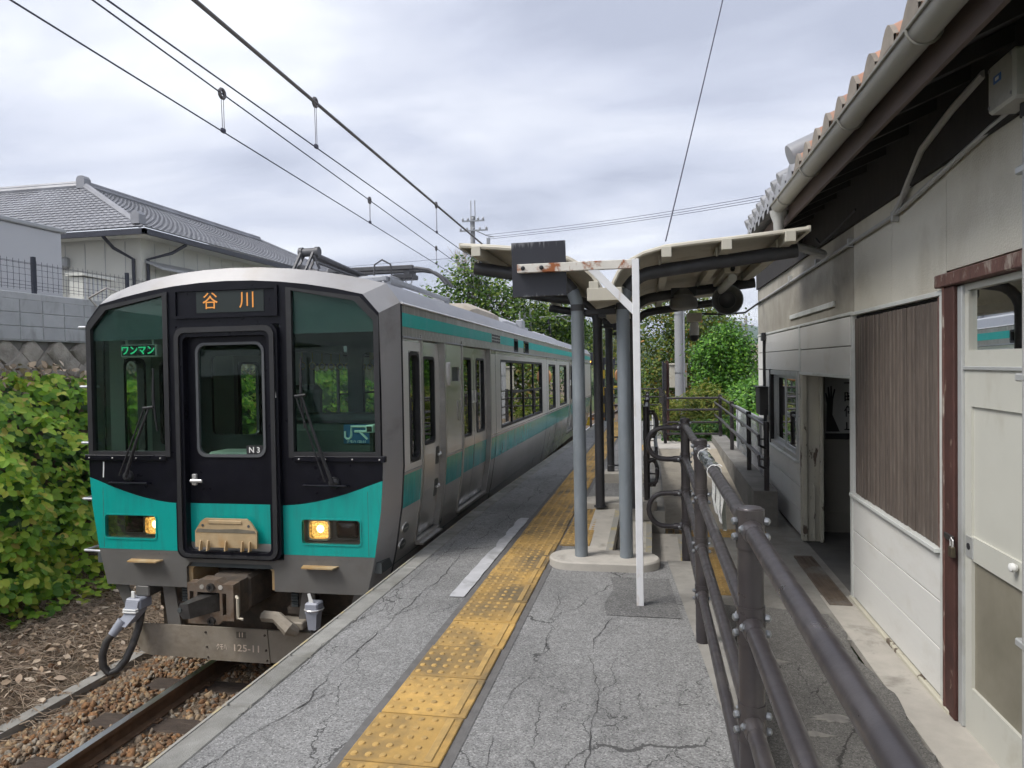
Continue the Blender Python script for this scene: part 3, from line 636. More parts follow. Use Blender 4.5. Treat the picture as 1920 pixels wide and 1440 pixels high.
# hood and corner chamfers: loft from the front outline to the body outline
zl = [-.30,-.1,.02,.2,.4,.75,1.4,2.05]
r1 = [(-hw(z_),0,z_) for z_ in zl]+[(u,0,arch(u)) for u in AU]+[(hw(z_),0,z_) for z_ in zl[::-1]]
r2 = [(-xs(z_),.28,z_) for z_ in zl[:-1]]+[(-1.475,.28,2.16)]+[(u*1.088,.10+.16*abs(u/1.25)**3,rooff(u*1.088)) for u in AU]+[(1.475,.28,2.16)]+[(xs(z_),.28,z_) for z_ in zl[-2::-1]]
r1[7] = (-1.39,0,2.05); r1[8+len(AU)] = (1.39,0,2.05)
nz = len(zl); na = len(AU)
MB().loft([r1[:nz],r2[:nz]], closed=False).build('corner_panel', M_corner, tr)
MB().loft([r1[nz+na:],r2[nz+na:]], closed=False).build('corner_panel', M_corner, tr)
MB().loft([r1[nz-1:nz+na+1],r2[nz-1:nz+na+1]], closed=False).build('hood', M_hood, tr, angle=20)
rf = r2[nz-1:nz+na+1]
MB().loft([rf,[(p[0],20,p[2]) for p in rf]], closed=False).build('roof', M_roof, tr, angle=25)
rfo = tr.children[-1]
for s_ in (-1,1):      # rain gutter along each side
    MB().tube([(s_*1.482,.29,2.155),(s_*1.482,19.98,2.155)], .012, 6).build('gutter', M_steel, rfo)
    MB().tube([(s_*(xs(z_)+.001),.292,z_) for z_ in zl[:-1]+[2.15]], .011, 6).build('corner_seal', M_blackm, tr)
# side walls: (v0, v1, z0, z1) openings
WIN = [(.47,.75,.76,1.735,.07),(4.40,8.35,.76,1.72,.05),(9.27,10.35,.76,1.70,.05),(11.1,12.5,.76,1.70,.05),(15.0,16.1,.76,1.70,.05),(16.6,17.7,.76,1.70,.05)]
DOORS = [(.84,1.54,-.03,1.86,1),(2.30,3.68,-.03,1.86,2),(13.1,14.48,-.03,1.86,2)]
SMALL = [(5.45,5.80,1.88,2.07,.03),(6.32,6.82,1.88,2.07,.03)]
def in_any(v, z, L_): return any(a[0] < v < a[1] and a[2] < z < a[3] for a in L_)
allh = WIN+DOORS+SMALL
vl = sorted(set([.28,20.0]+[a[i] for a in allh for i in (0,1)])); zl2 = sorted(set([-.32,-.1,.02,.2,.4,.58,.75,1.86,2.16]+[a[i] for a in allh for i in (2,3)]))
for s_ in (1,-1):
    for part, off, mat in (('side_wall',0,M_steel),('side_lining',-.07,M_int)):
        mb = MB(); ub = MB()
        for i in range(len(vl)-1):
            for j in range(len(zl2)-1):
                if in_any((vl[i]+vl[i+1])/2, (zl2[j]+zl2[j+1])/2, allh): continue
                a, b, z0, z1 = vl[i], vl[i+1], zl2[j], zl2[j+1]
                if part == 'side_lining' and z1 < 0: continue
                tgt = ub if (part == 'side_wall' and z0 >= 1.86-1e-6) else mb
                tgt.add([(s_*(xs(z0)+off),a,z0),(s_*(xs(z0)+off),b,z0),(s_*(xs(z1)+off),b,z1),(s_*(xs(z1)+off),a,z1)], [(0,1,2,3)])
        o_ = mb.build(part, mat, tr)
        if ub.v: ub.build('cantrail', M_steeld, tr)
    sf = lambda u, v, d, s_=s_: (s_*(xs(v)+d), u, v)
    for k, (a, b, z0, z1, r_) in enumerate(WIN+SMALL):
        o_ = MB().plate(rrect(a-.012,z0-.012,b+.012,z1+.012,r_+.012), [rrect(a+.02,z0+.02,b-.02,z1-.02,r_)], sf, .004, -.075).build('window', M_blackm, tr)
        MB().plate(rect(a+.005,z0+.005,b-.005,z1-.005), [], sf, -.028, -.033).build('pane', M_sglass if s_ > 0 else M_lglass, o_)
        if b-a > 3:
            for f in (.235,.5,.76):
                vm = a+(b-a)*f; MB().plate(rect(vm-.022,z0+.01,vm+.022,z1-.01), [], sf, -.012, -.05).build('mullion', M_blackm, o_)
            MB().plate(rect(a+.93+.03,z0+.46,b-.03,z0+.49), [], sf, -.014, -.05).build('transom', M_blackm, o_)
    # pale film panels, beads and stripes on the outside
    bands = [(.30,.83),(1.56,2.27),(3.71,13.07),(14.51,19.9)]
    def strip(name, a, b, zlist, d, mat):
        mb = MB(); holes = [h for h in WIN+SMALL if a < (h[0]+h[1])/2 < b]
        vv = sorted(set([a,b]+[h[i]+(-.014,.014)[i] for h in holes for i in (0,1)])); zz = sorted(set(zlist+[h[2]-.014 for h in holes if zlist[0] < h[2]-.014 < zlist[-1]]+[h[3]+.014 for h in holes if zlist[0] < h[3]+.014 < zlist[-1]]))
        for i in range(len(vv)-1):
            for j in range(len(zz)-1):
                cv, cz = (vv[i]+vv[i+1])/2, (zz[j]+zz[j+1])/2
                if any(h[0]-.015 < cv < h[1]+.015 and h[2]-.015 < cz < h[3]+.015 for h in holes): continue
                mb.add([(s_*(xs(zz[j])+d),vv[i],zz[j]),(s_*(xs(zz[j])+d),vv[i+1],zz[j]),(s_*(xs(zz[j+1])+d),vv[i+1],zz[j+1]),(s_*(xs(zz[j+1])+d),vv[i],zz[j+1])],[(0,1,2,3)])
        return mb.build(name, mat, tr)
    strip('body_film', .30, .80, [.69,.75,1.83], .003, M_panel)
    for a, b in bands[2:]: strip('body_film', a+.02, b-.02, [.71,.75,1.80], .003, M_panel)
    for a, b in bands:
        strip('lower_stripe', a, b, [.37,.4,.5,.58,.66], .003, M_tealf)
        MB().tube([(s_*(xs(1.86)+.006),a,1.862),(s_*(xs(1.86)+.006),b,1.862)], .012, 6).build('belt_bead', M_pantl, tr)
        MB().tube([(s_*(xs(.68)+.001),a,.682),(s_*(xs(.68)+.001),b,.682)], .006, 5).build('belt_bead', M_pantl, tr)
    strip('upper_stripe', .30, 19.95, [1.955,2.075], .003, M_tealu)
    for v_ in (9.0,10.62,4.05,14.7): MB().tube([(s_*(xs(z_)+.001),v_,z_) for z_ in (-.3,0,.2,.4,.58,.75,1.85)], .005, 5).build('panel_seam', M_blackm, tr)
    # doors
    for (a, b, z0, z1, n_) in DOORS:
        zs_ = [z0,.2,.4,.58,.75,z1]
        fr = MB()
        for v_ in (a,b):
            dv = -.05 if v_ == a else .05
            mb_ = [[(s_*(xs(z_)+e_), v_+w_, z_) for (e_, w_) in ((-.07,0),(.014,0),(.014,dv),(-.0,dv))] for z_ in zs_]; fr.loft(mb_, closed=False)
        fr.box(s_*(xs(1)-.07),a-.05,z1,s_*(xs(1)+.016),b+.05,z1+.045)
        fr.box(s_*(xs(0)-.09),a,z0-.03,s_*(xs(0)+.02),b,z0)
        dr = fr.build('door', M_steeld, tr, fix=True)
        wd = (b-a)/n_
        for q in range(n_):
            l0, l1 = a+wd*q+.006, a+wd*(q+1)-.006
            w0, w1, h0, h1 = (l0+.16,l1-.18,.86,1.70) if n_ == 1 else (l0+.13,l1-.13,.80,1.72)
            vv, zz = [l0,w0,w1,l1], sorted(set(zs_+[h0,h1])); zz[-1] = z1-.01
            mb = MB()
            for i in range(3):
                for j in range(len(zz)-1):
                    if i == 1 and h0 < (zz[j]+zz[j+1])/2 < h1: continue
                    mb.add([(s_*(xs(z_)-.045),v_,z_) for v_, z_ in ((vv[i],zz[j]),(vv[i+1],zz[j]),(vv[i+1],zz[j+1]),(vv[i],zz[j+1]))],[(0,1,2,3)])
            lf = mb.build('leaf', M_steel, dr)
            MB().plate(rrect(w0-.012,h0-.012,w1+.012,h1+.012,.06), [rrect(w0+.014,h0+.014,w1-.014,h1-.014,.05)], sf, -.038, -.08).build('window_seal', M_blackm, dr)
            MB().plate(rect(w0,h0,w1,h1), [], sf, -.062, -.066).build('pane', M_sglass if s_ > 0 else M_lglass, dr)
            if n_ == 2:
                mb = MB(); mb.loft([[(s_*(xs(z_)-.042),v_,z_) for v_ in (l0+.01,l1-.01)] for z_ in (.37,.4,.5,.58,.66)], closed=False); mb.build('stripe', M_tealf, dr)
                MB().plate(rect(l1-.09 if q == 0 else l0+.04,1.18,l1-.04 if q == 0 else l0+.09,1.33), [], sf, -.036, -.05).build('sticker', M_paint, dr)
            else:
                for zc_ in (.40,.73):
                    MB().plate(rrect(l1-.15,zc_-.11,l1-.05,zc_+.07,.02), [], sf, -.041, -.046).build('handle_recess', M_intd, dr)
                    MB().tube([sf(l1-.13,zc_-.01,-.03),sf(l1-.07,zc_-.01,-.018),sf(l1-.055,zc_+.005,-.03)], .012, 6).build('handle', M_steel, dr)
                MB().box(s_*(xs(0)-.02),a+.03,z0-.05,s_*(xs(0)+.06),b-.03,z0-.03).build('foot_step', M_steeld, dr)
    # side display, door button, vent, number plates
    db = MB().plate(rrect(1.70,1.41,2.12,1.66,.02), [rrect(1.76,1.46,2.06,1.61,.01)], sf, .03, -.01).build('side_display', M_steel, tr)
    MB().plate(rect(1.75,1.45,2.07,1.62), [], sf, .012, .0).build('screen', M_ledback, db)
    MB().plate(rrect(2.06,1.02,2.16,1.24,.02), [], sf, .012, 0).build('door_button', M_steeld, tr)
    vt = MB().plate(rect(3.84,1.955,4.40,2.085), [], sf, .006, 0).build('vent', M_steeld, tr)
    for i in range(4):
        for j in range(3): MB().plate(rect(3.87+.132*i,1.962+.041*j,3.97+.132*i,1.988+.041*j), [], sf, .009, .004).build('slot', M_blackm, vt) if s_ > 0 else None
    for (vc, zc_) in ((.47,.17),(.44,.03)):
        mb = MB().plate([(vc+.085*math.cos(a_), zc_+.05*math.sin(a_)) for a_ in [2*math.pi*k/20 for k in range(20)]], [], sf, .008, 0); pl_ = mb.build('maker_plate', M_steel, tr)
        MB().plate([(vc+.072*math.cos(a_), zc_+.040*math.sin(a_)) for a_ in [2*math.pi*k/20 for k in range(20)]], [], sf, .0105, .004).build('plate_field', M_intd, pl_)
        if s_ > 0: MB().plate(rect(vc-.045,zc_-.006,vc+.045,zc_+.008), [], sf, .012, .006).build('plate_lettering', M_steel, pl_)
# poster in the big window, seen from the platform
sf = lambda u, v, d: (xs(v)+d, u, v)
po = MB().plate(rect(5.45,1.05,5.95,1.62), [], sf, -.04, -.043).build('window_poster', pm('poster_green', (.05,.40,.20), .6, var=.1), tr)
MB().plate(rect(5.45,1.05,5.95,1.17), [], sf, -.038, -.041).build('poster_foot', pm('poster_orange', (.62,.17,.06), .6, var=.05), po)
MB().plate(rect(5.50,1.26,5.90,1.46), [], sf, -.038, -.041).build('poster_panel', pm('poster_pale', (.55,.66,.66), .6, var=.15, sc=30), po)
# car body: floor, ceiling, ends
MB().box(-1.36,.03,-.12,1.36,19.95,-.03).build('floor', M_intd, tr)
MB().box(-1.38,.10,2.125,1.38,19.95,2.14).build('ceiling', M_int, tr)
endp = [(-xs(z_),z_) for z_ in zl[::-1][1:]]
ep = [(-xs(z_),z_) for z_ in (2.16,.75,.4,.02,-.3)]+[(xs(z_),z_) for z_ in (-.3,.02,.4,.75,2.16)]+[(p[0],p[2]) for p in rf[::-1][1:-1]]
MB().plate(ep, [], lambda u,v,d: (u,20+d,v), 0, .03).build('rear_wall', M_steeld, tr)
MB().plate(rect(-1.39,-.03,1.39,2.12), [rrect(-1.25,.9,-.55,1.78,.05),rect(-.38,.0,.38,1.86),rrect(.55,.9,1.25,1.78,.05)], lambda u,v,d: (u,1.62+d,v), 0, .04).build('cab_partition', M_intd, tr)
# cab windows, sun films and glass
for s_, wp in ((-1,lw_),(1,rw_)):
    cx_ = sum(p[0] for p in wp)/5; cz_ = sum(p[1] for p in wp)/5
    outp = [(p[0]+(.035 if p[0] > cx_ else -.035)*(1 if abs(p[0]) < 1.3 or True else 0), p[1]+(.02 if p[1] > 1.5 else -.035)) for p in wp]
    inn = [(p[0]+(-.012 if p[0] > cx_ else .012), p[1]+(-.012 if p[1] > 1.5 else .012)) for p in wp]
    w_ = MB().plate(outp, [inn], fp, -.016, .045).build('cab_window', M_blackm, tr)
    MB().plate(wp, [], fp, .014, .018).build('pane', M_glass, w_)
    top = [(p[0],p[1]) for p in wp if p[1] > 1.5]; us = [p[0] for p in wp]
    film = ([(min(us),1.90),(max(us),1.90)]+top) if s_ < 0 else ([(min(us),1.90),(max(us),1.90)]+top)
    if s_ < 0: film = [(-1.355,1.885),(-.60,1.885),(-.60,2.275),(-1.19,2.17),(-1.355,2.00)]
    else: film = [(.60,1.90),(1.355,1.90),(1.355,2.00),(1.19,2.17),(.60,2.275)]
    MB().plate(film, [], fp, .024, .028).build('sun_film', M_shade, w_)
    sb_ = MB().cbox(cx_-.41,-.02,.815,cx_+.41,.02,.865,.006).build('sill_trim', M_black, w_)
    for k in range(4):
        MB().lathe([(.007,0),(.007,.006),(.003,.008)], (cx_-.36+.24*k,-.02,.838), (0,-1,0), 8).build('screw', M_steel, w_)
# destination display
d_ = MB().plate(rect(-.50,2.055,.49,2.315), [rect(-.475,2.08,.465,2.29)], fp, -.02, .01).build('destination_box', M_black, tr)
MB().plate(rect(-.475,2.08,.465,2.29), [], fp, -.004, .005).build('display_glass', M_black, d_)
MB().plate(rect(-.28,2.10,.36,2.285), [], fp, -.008, -.004).build('led_panel', M_ledback, d_)
text('led_character', '谷', .155, M_led, d_, (-.145,-.010,2.192), (R(90),0,0), .001, .0)
text('led_character', '川', .155, M_led, d_, (.205,-.010,2.192), (R(90),0,0), .001, .0)
# gangway door
ring = MB().plate(rrect(-.495,-.03,.495,1.99,.085,6), [rrect(-.40,.035,.40,1.895,.05,6)], fp, -.045, .03).build('gangway_frame', M_black, tr, angle=50)
for u_ in (-.27,.27): MB().lathe([(.016,0),(.014,.012),(.008,.016)], (u_,-.045,1.945), (0,-1,0), 10).build('lifting_stud', M_steel, ring)
MB().plate(rrect(-.47,-.015,.47,1.975,.085,6), [rrect(-.43,.01,.43,1.93,.06,6)], fp, -.062, -.045).build('rubber_lip', M_blackm, ring)
dw = rrect(-.305,.86,.325,1.83,.075,5)
gd = MB().plate(rect(-.40,.44,.40,1.895), [dw], fp, .022, .05).build('gangway_door', M_black, tr)
MB().plate(rect(-.40,.10,.40,.44), [], fp, .020, .05).build('teal_lower_panel', M_teal, gd)
MB().plate(rect(-.40,.035,.40,.10), [], fp, .018, .05).build('sill_plate', M_steeld, gd)
MB().plate(rrect(-.318,.847,.338,1.843,.082,5), [rrect(-.295,.87,.315,1.82,.07,5)], fp, .012, .05).build('window_seal', pm('door_seal_grey', (.10,.105,.11), .4, var=.1), gd)
MB().plate(dw, [], fp, .034, .038).build('pane', M_glass, gd)
MB().cbox(.145,.028,.872,.30,.033,.945,.003).build('number_plate', M_blackm, gd)
text('number_lettering', 'N 3', .07, M_paint, gd, (.222,.0265,.906), (R(90),0,0), .0008, .001)
MB().cbox(-.365,-.012,.60,-.325,.022,.70,.006).build('handle_plate', M_steel, gd)
MB().cyl((-.345,-.012,.645),(-.345,-.045,.645),.014).cbox(-.35,-.06,.632,-.235,-.04,.66,.006).build('door_handle', M_steel, gd)
# folding footplate
pp = [(-.31,.075),(.275,.075),(.275,.215),(.215,.30),(.18,.325),(-.215,.325),(-.25,.30),(-.31,.215)]
fpl = MB().plate(pp, [], lambda u,v,d: (u, -.035+d-(.0 if v > .2 else .0), v), -.02, .0).build('footplate', M_rusty, tr)
MB().cbox(-.18,-.062,.28,.14,-.05,.31,.004).build('stiffener', M_rusty, fpl)
MB().plate([(-.305,.205),(.27,.205),(.255,.228),(.1,.24),(-.1,.232),(-.28,.236)], [], lambda u,v,d: (u,-.056+d,v), -.002, .0).build('scuffed_band', pm('scuff_grey', (.17,.15,.11), .8, var=.2, sc=20), fpl)
for u_ in (-.25,-.18,.145,.215,-.01): MB().plate([(0,.0),(.045,.0),(.03,.08),(.012,.085)], [], lambda u,v,d,u_=u_: (u_+d,-.055-u,.055+v), 0, .012).build('hinge_lug', M_rusty, fpl)
for u_ in (-.235,.20): MB().lathe([(.012,0),(.012,.003)], (u_,-.0555,.265), (0,-1,0), 10).build('bolt_hole', M_intd, fpl)
# panel seams, scratches and rivets on the front
for s_ in (-1,1):
    MB().tube([(s_*1.262,-.001,z_) for z_ in (.03,.3,.57)], .0022, 4).build('panel_seam', M_intd, tr)
    for k in range(9): MB().lathe([(.006,0),(.005,.003)], (s_*(.56+.075*k),-.001,-.012), (0,-1,0), 6).build('rivet', M_tgrey, tr)
MB().plate([(-1.262,.66),(-1.252,.66),(-1.246,.74),(-1.244,.80),(-1.256,.80),(-1.258,.73)], [], fp, -.0015, .001).build('paint_scratch', M_paint, tr)
MB().plate([(.47,1.36),(.478,1.36),(.474,1.41)], [], fp, -.047, -.044).build('paint_scratch', M_paint, tr)
MB().plate([(-.48,.97),(-.46,1.0),(-.44,1.005),(-.465,.985)], [], fp, -.047, -.044).build('paint_scratch', M_paint, tr)
# headlights
for s_ in (-1,1):
    u0, u1 = (-1.245,-.735) if s_ < 0 else (.665,1.19)
    mb = MB(); 
    A = [(u0-.005,.0,.115),(u1+.005,.0,.115),(u1+.005,.0,.33),(u0-.005,.0,.33)]; B = [(u0+.02,.12,.135),(u1-.02,.12,.135),(u1-.02,.12,.31),(u0+.02,.12,.31)]
    A = [(p[0],.02,p[2]) for p in A]
    mb.loft([A,B]); mb.add(B,[(0,1,2,3)]); h_ = mb.build('headlight', M_tgrey, tr)
    MB().plate(rrect(u0-.012,.108,u1+.012,.337,.03,3), [rrect(u0,.12,u1,.325,.025,3)], fp, -.008, .005).build('bezel', M_teal, h_)
    ul = -.80 if s_ < 0 else .79; ut = -1.03 if s_ < 0 else 1.03
    def lens(cu, r_, d0): 
        pts = rrect(cu-r_,.225-.075,cu+r_,.225+.075,.03,4); c0 = [(p[0],d0,p[1]) for p in pts]
        c1 = [(cu+(p[0]-cu)*.8,d0-.022,.225+(p[1]-.225)*.8) for p in pts]; c2 = [(cu+(p[0]-cu)*.3,d0-.032,.225+(p[1]-.225)*.3) for p in pts]; return MB().loft([c0,c1,c2], caps=True)
    MB().plate(rrect(ul-.105,.135,ul+.105,.315,.035,4), [rrect(ul-.088,.15,ul+.088,.30,.03,4)], fp, .055, .115).build('lamp_rim', M_chrome, h_)
    lens(ul,.086,.098).build('lamp', M_lamp, h_)
    MB().lathe([(.001,0),(.03,.003),(.034,.012),(.02,.026),(.004,.03)], (ul+.012,.072,.235), (0,-1,0), 14).build('lamp_core', M_lampc, h_)
    lens(ut,.10,.10).build('tail_lamp', pm('tail_lens_dark_%d' % (s_+1), (.02,.008,.008), .15, var=.1), h_)
    MB().plate(rect(u0,.12,u1,.325), [], fp, .010, .013).build('cover_glass', glassmat('lamp_glass_%d' % (s_+1), (.97,.97,.95), boost=.7), h_)
# grab bars, apron steps, rungs on the far side
for u_ in (-.97,.90):
    MB().tube([(u_-.20,.0,.615),(u_-.195,-.045,.62),(u_+.19,-.045,.62),(u_+.195,.0,.615)], .009, 6).build('grab_bar', M_black, tr)
for u_ in (-.83,.83): MB().plate([(u_-.16,0),(u_+.16,0),(u_+.14,.08),(u_-.14,.08)], [], lambda u,v,d: (u,-v,-.075+d), 0, .012).build('apron_step', M_rusty, tr)
for z_ in (2.02,1.47,.95,.43,-.05):
    MB().tube([(-1.40,.15,z_),(-1.60,.15,z_+.005),(-1.60,.42,z_+.005),(-1.46,.42,z_)], .013, 6).build('side_rung', M_pantl, tr)
MB().tube([(-1.33,.06,2.20),(-1.34,-.02,2.27),(-1.15,-.03,2.35),(-1.12,.06,2.33)], .010, 6).build('grab_bar', M_steeld, tr)
# wipers
def wiper(base, knee, bt, bb):
    w_ = MB().lathe([(.05,0),(.045,.03),(.025,.05)], (base[0],.0,base[1]), (0,-1,0), 12).build('wiper', M_blackm, tr)
    f = lambda p, d=-.07: (p[0], d, p[1])
    MB().tube([f(base,-.05),f(((base[0]+knee[0])/2,(base[1]+knee[1])/2),-.075),f(knee)], [.017,.013,.008], 6).build('arm', M_blackm, w_)
    MB().tube([f((base[0]-.07,base[1]+.01),-.04),f((knee[0]-.05,knee[1]-.01))], .007, 6).build('link_arm', M_blackm, w_)
    MB().tube([f((knee[0]-.06,knee[1]-.01)),f((knee[0]+.04,knee[1]))], .012, 6).build('knuckle', M_blackm, w_)
    MB().tube([f(bt,-.045),f(((bt[0]+bb[0])/2-.012,(bt[1]+bb[1])/2),-.055),f(bb,-.045)], [.007,.013,.007], 6).build('blade', M_blackm, w_)
wiper((-.99,.675),(-.72,1.29),(-.69,1.63),(-.665,1.08)); wiper((.97,.64),(.72,1.38),(.71,1.70),(.73,1.10))
# things seen inside the cab
sg = MB().cbox(-1.15,.12,1.735,-.78,.20,1.855,.01).build('cab_sign', M_int, tr)
MB().cbox(-1.135,.115,1.748,-.795,.125,1.842,.004).build('sign_face', M_ledback, sg)
text('sign_lettering', 'ワンマン', .088, M_green, sg, (-.965,.113,1.793), (R(90),0,0), .001, .002)
for u_ in (-1.1,-.83): MB().box(u_-.012,.14,1.855,u_+.012,.17,2.12).build('sign_bracket', M_int, sg)
cn = MB().cbox(.22,.35,-.03,1.33,.95,1.10,.05).cbox(.28,.55,1.10,1.30,.95,1.18,.03).build('driver_console', M_intd, tr)
pq = MB().cbox(.905,.335,.935,1.15,.349,1.105,.003).build('console_plaque', M_blue, cn)
strokes = [[(.972,1.045),(.972,.995),(.985,.978),(1.01,.978),(1.025,.99),(1.03,1.01),(1.03,1.085),(1.165,1.085),(1.183,1.07),(1.183,1.055),(1.165,1.042),(1.06,1.042)],[(1.11,1.042),(1.18,.975)]]
for s__ in strokes: MB().tube([(a-.05,.334,b) for a, b in s__], .0115, 4).build('plaque_mark', M_mint, pq)
text('plaque_lettering', 'クモハ 125-11', .03, M_mint, pq, (1.025,.333,.952), (R(90),0,0), .0006, .0005)
cm_ = MB().cbox(1.185,.16,1.045,1.255,.34,1.11,.006).build('cab_camera', M_mint, cn); MB().cbox(1.197,.152,1.055,1.243,.162,1.10,.003).build('lens_face', M_blackm, cm_)
MB().box(1.205,.2,.87,1.235,.26,1.045).build('camera_post', M_blackm, cm_)
MB().cbox(-.42,.28,.0,.42,.60,.86,.03).build('centre_shelf', M_int, tr)
MB().cbox(-.18,1.2,.95,.24,1.35,1.45,.05).box(-.02,1.24,.5,.08,1.3,.95).build('jump_seat', M_intd, tr)
MB().cbox(.62,1.15,.35,1.08,1.55,.47,.05).cbox(.62,1.5,.47,1.08,1.60,1.05,.05).build('driver_seat', M_intd, tr)
for s_ in (-1,1):
    MB().cbox(s_*.92,4.2,.25,s_*1.36,12.7,.42,.04).cbox(s_*1.24,4.2,.42,s_*1.36,12.7,.80,.04).build('bench_seat', pm('moquette_%d' % (s_+1), (.10,.03,.035), .9, var=.15, sc=20), tr)
    rail_ = MB().tube([(s_*.8,2.2,1.86),(s_*.8,13,1.86)], .016, 6).build('strap_rail', M_steel, tr)
    for k in range(14):
        v_ = 2.6+.28*k; mb = MB().tube([(s_*.8,v_,1.85),(s_*.8,v_,1.72)], .008, 4)
        mb.tube([(s_*.8+.045*math.cos(a_),v_,1.675+.045*math.sin(a_)) for a_ in [2*math.pi*q/12 for q in range(12)]], .008, 5, closed=True); mb.build('hand_strap', M_strap, rail_)
MB().cbox(.35,2.3,1.72,1.3,2.34,1.92,.01).build('notice_board', M_strap, tr)
for u_ in (-.8,.8): MB().cbox(u_-.12,2.2,2.08,u_+.12,19,2.118,.01).build('ceiling_light', M_int, tr)
# plow and underframe
pw = MB().plate([(-.86,-.94),(1.0,-.94),(1.08,-.86),(1.10,-.66),(-1.04,-.66),(-1.01,-.82),(-.95,-.91)], [], lambda u,v,d: (u,.05+d,v), 0, .02).build('snow_plow', M_plow, tr)
MB().plate([(-.29,-.944),(.32,-.944),(.295,-.65),(-.315,-.65)], [], fp, .036, .049).build('centre_plate', M_plow, pw)
for a_, b_ in ((-.295,-.70),(-.285,-.83),(-.275,-.92),(.275,-.70),(.285,-.83),(.295,-.92)): MB().lathe([(.011,0),(.009,.008)], (a_,.036,b_), (0,-1,0), 8).build('bolt', M_under, pw)
text('plow_lettering', 'クモハ', .062, M_ghost, pw, (-.14,.0335,-.825), (R(90),0,0), .0005, .0005, sx=.55)
text('plow_lettering', '125-11', .085, M_ghost, pw, (.10,.0335,-.825), (R(90),0,0), .0005, .0008, sx=1.15)
MB().cbox(.005,.033,-.735,.095,.0355,-.68,.0005).build('number_patch', pm('patch_grey', (.13,.115,.09), .7, var=.1), pw)
text('plow_lettering', '11', .055, M_ghost, pw, (.05,.0315,-.707), (R(90),0,0), .0005, .0015)
for s_ in (-1,1):
    for tp_ in ([(1.235,-.29),(1.10,-.29),(.985,-.67),(1.04,-.70)],[(.74,-.29),(.62,-.29),(.56,-.67),(.69,-.67)]):
        MB().plate([(s_*p[0],p[1]) for p in tp_], [], lambda u,v,d: (u,.07+d,v), 0, .015).build('plow_strut', M_tgrey, pw)
        MB().plate([(s_*tp_[0][0],.07),(s_*tp_[0][0],.45),(s_*tp_[3][0],.25),(s_*tp_[3][0],.07)], [], lambda u,v,d: (u+d,v,-.29 if v > .3 else -.45), 0, .01) if False else None
    MB().box(s_*.48,.12,-.60,s_*.58,.20,-.30).box(s_*.46,.10,-.52,s_*.60,.13,-.46).build('hose_bracket', M_under, pw)
    for k in range(5): MB().tube([(s_*.53+.03*math.cos(a_),.105,-.45+.025*k+.0*a_) for a_ in (0,3.14)], .012, 5).build('spring_coil', M_intd, pw)
MB().plate([(-.40,-.30),(-.40,-.14),(-.36,-.095),(.32,-.095),(.36,-.14),(.36,-.30),(.44,-.30),(.44,-.04),(-.48,-.04),(-.48,-.30)], [], fp, .032, .5).build('coupler_pocket', M_rusty, tr)
# coupler
cp = MB().cbox(-.17,-.05,-.46,.19,1.5,-.16,.03).build('coupler', M_under, tr)
face = [(-.22,-.50),(.06,-.50),(.10,-.465),(.20,-.465),(.20,-.165),(.10,-.165),(.05,-.13),(-.10,-.13),(-.14,-.16),(-.22,-.16)]
MB().plate(face, [rect(-.20,-.40,-.165,-.23), rect(.10,-.42,.135,-.24), rrect(-.13,-.40,.075,-.235,.01)], fp, -.30, -.20).build('coupler_face', M_coup, cp)
MB().box(-.20,-.21,-.46,.18,-.05,-.17).build('coupler_body', M_under, cp)
h4 = [[(-.20,-.46,-.35),(-.15,-.46,-.41),(-.10,-.44,-.41),(-.12,-.44,-.29),(-.18,-.46,-.29)],[(-.13,-.24,-.40),(-.02,-.24,-.41),(.05,-.24,-.40),(.05,-.24,-.25),(-.10,-.24,-.25)]]
MB().loft(h4, caps=True).build('coupler_hook', M_coupd, cp, fix=True)
MB().tube([(-.175+.0*a_,-.463,-.335)for a_ in (0,)]+[(-.175,-.472,-.335)], .018, 10).build('hook_eye', M_intd, cp)
for z_ in (-.19,-.47): MB().lathe([(.034,0),(.034,.02),(.018,.02),(.018,.004)], (.0,-.30,z_), (0,-1,0), 14).build('centring_pin', M_coupd, cp)
for u_ in (-.085,.085): MB().lathe([(.02,0),(.02,.004)], (u_,-.30,-.19), (0,-1,0), 10).build('bore', M_concl, cp)
MB().tube([(.22,-.29,-.26),(.245,-.31,-.27),(.245,-.31,-.43),(.29,-.31,-.44)], .012, 6).build('uncoupling_lever', pm('cream_rod', (.55,.49,.38), .6, var=.1), cp)
# jumper cable with plug, on both sides
ju = MB().cbox(-1.0,-.08,-.50,-.85,.08,-.40,.012).build('jumper_cable', M_plug, tr)
MB().loft([[(-.985,-.09,-.42),(-.86,-.09,-.42),(-.86,.07,-.40),(-.985,.07,-.40)],[(-.985,-.12,-.53),(-.865,-.12,-.53),(-.865,.02,-.52),(-.985,.02,-.52)],[(-1.03,-.17,-.60),(-.93,-.17,-.62),(-.90,-.07,-.60),(-1.0,-.07,-.57)]], caps=True).build('plug_body', M_plug, ju, fix=True)
MB().cyl((-.985,-.13,-.575),(-1.045,-.19,-.685),.046,.036,14).build('plug_neck', M_plug, ju)
MB().tube([(-1.035,-.18,-.66),(-1.085,-.21,-.74),(-1.12,-.22,-.85),(-1.115,-.22,-.95),(-1.075,-.2,-1.015),(-1.02,-.17,-1.0),(-.97,-.12,-.92),(-.945,-.06,-.80),(-.935,0,-.68),(-.93,.05,-.5)], .032, 12).build('cable', M_hose, ju)
MB().tube([(-.99,-.10,-.5),(-.985,-.125,-.505),(-.86,-.125,-.505),(-.855,-.1,-.5)], .008, 6).tube([(-.99,-.10,-.48),(-.985,-.123,-.485),(-.86,-.123,-.485),(-.855,-.1,-.48)], .008, 6).build('tie', M_paint, ju)
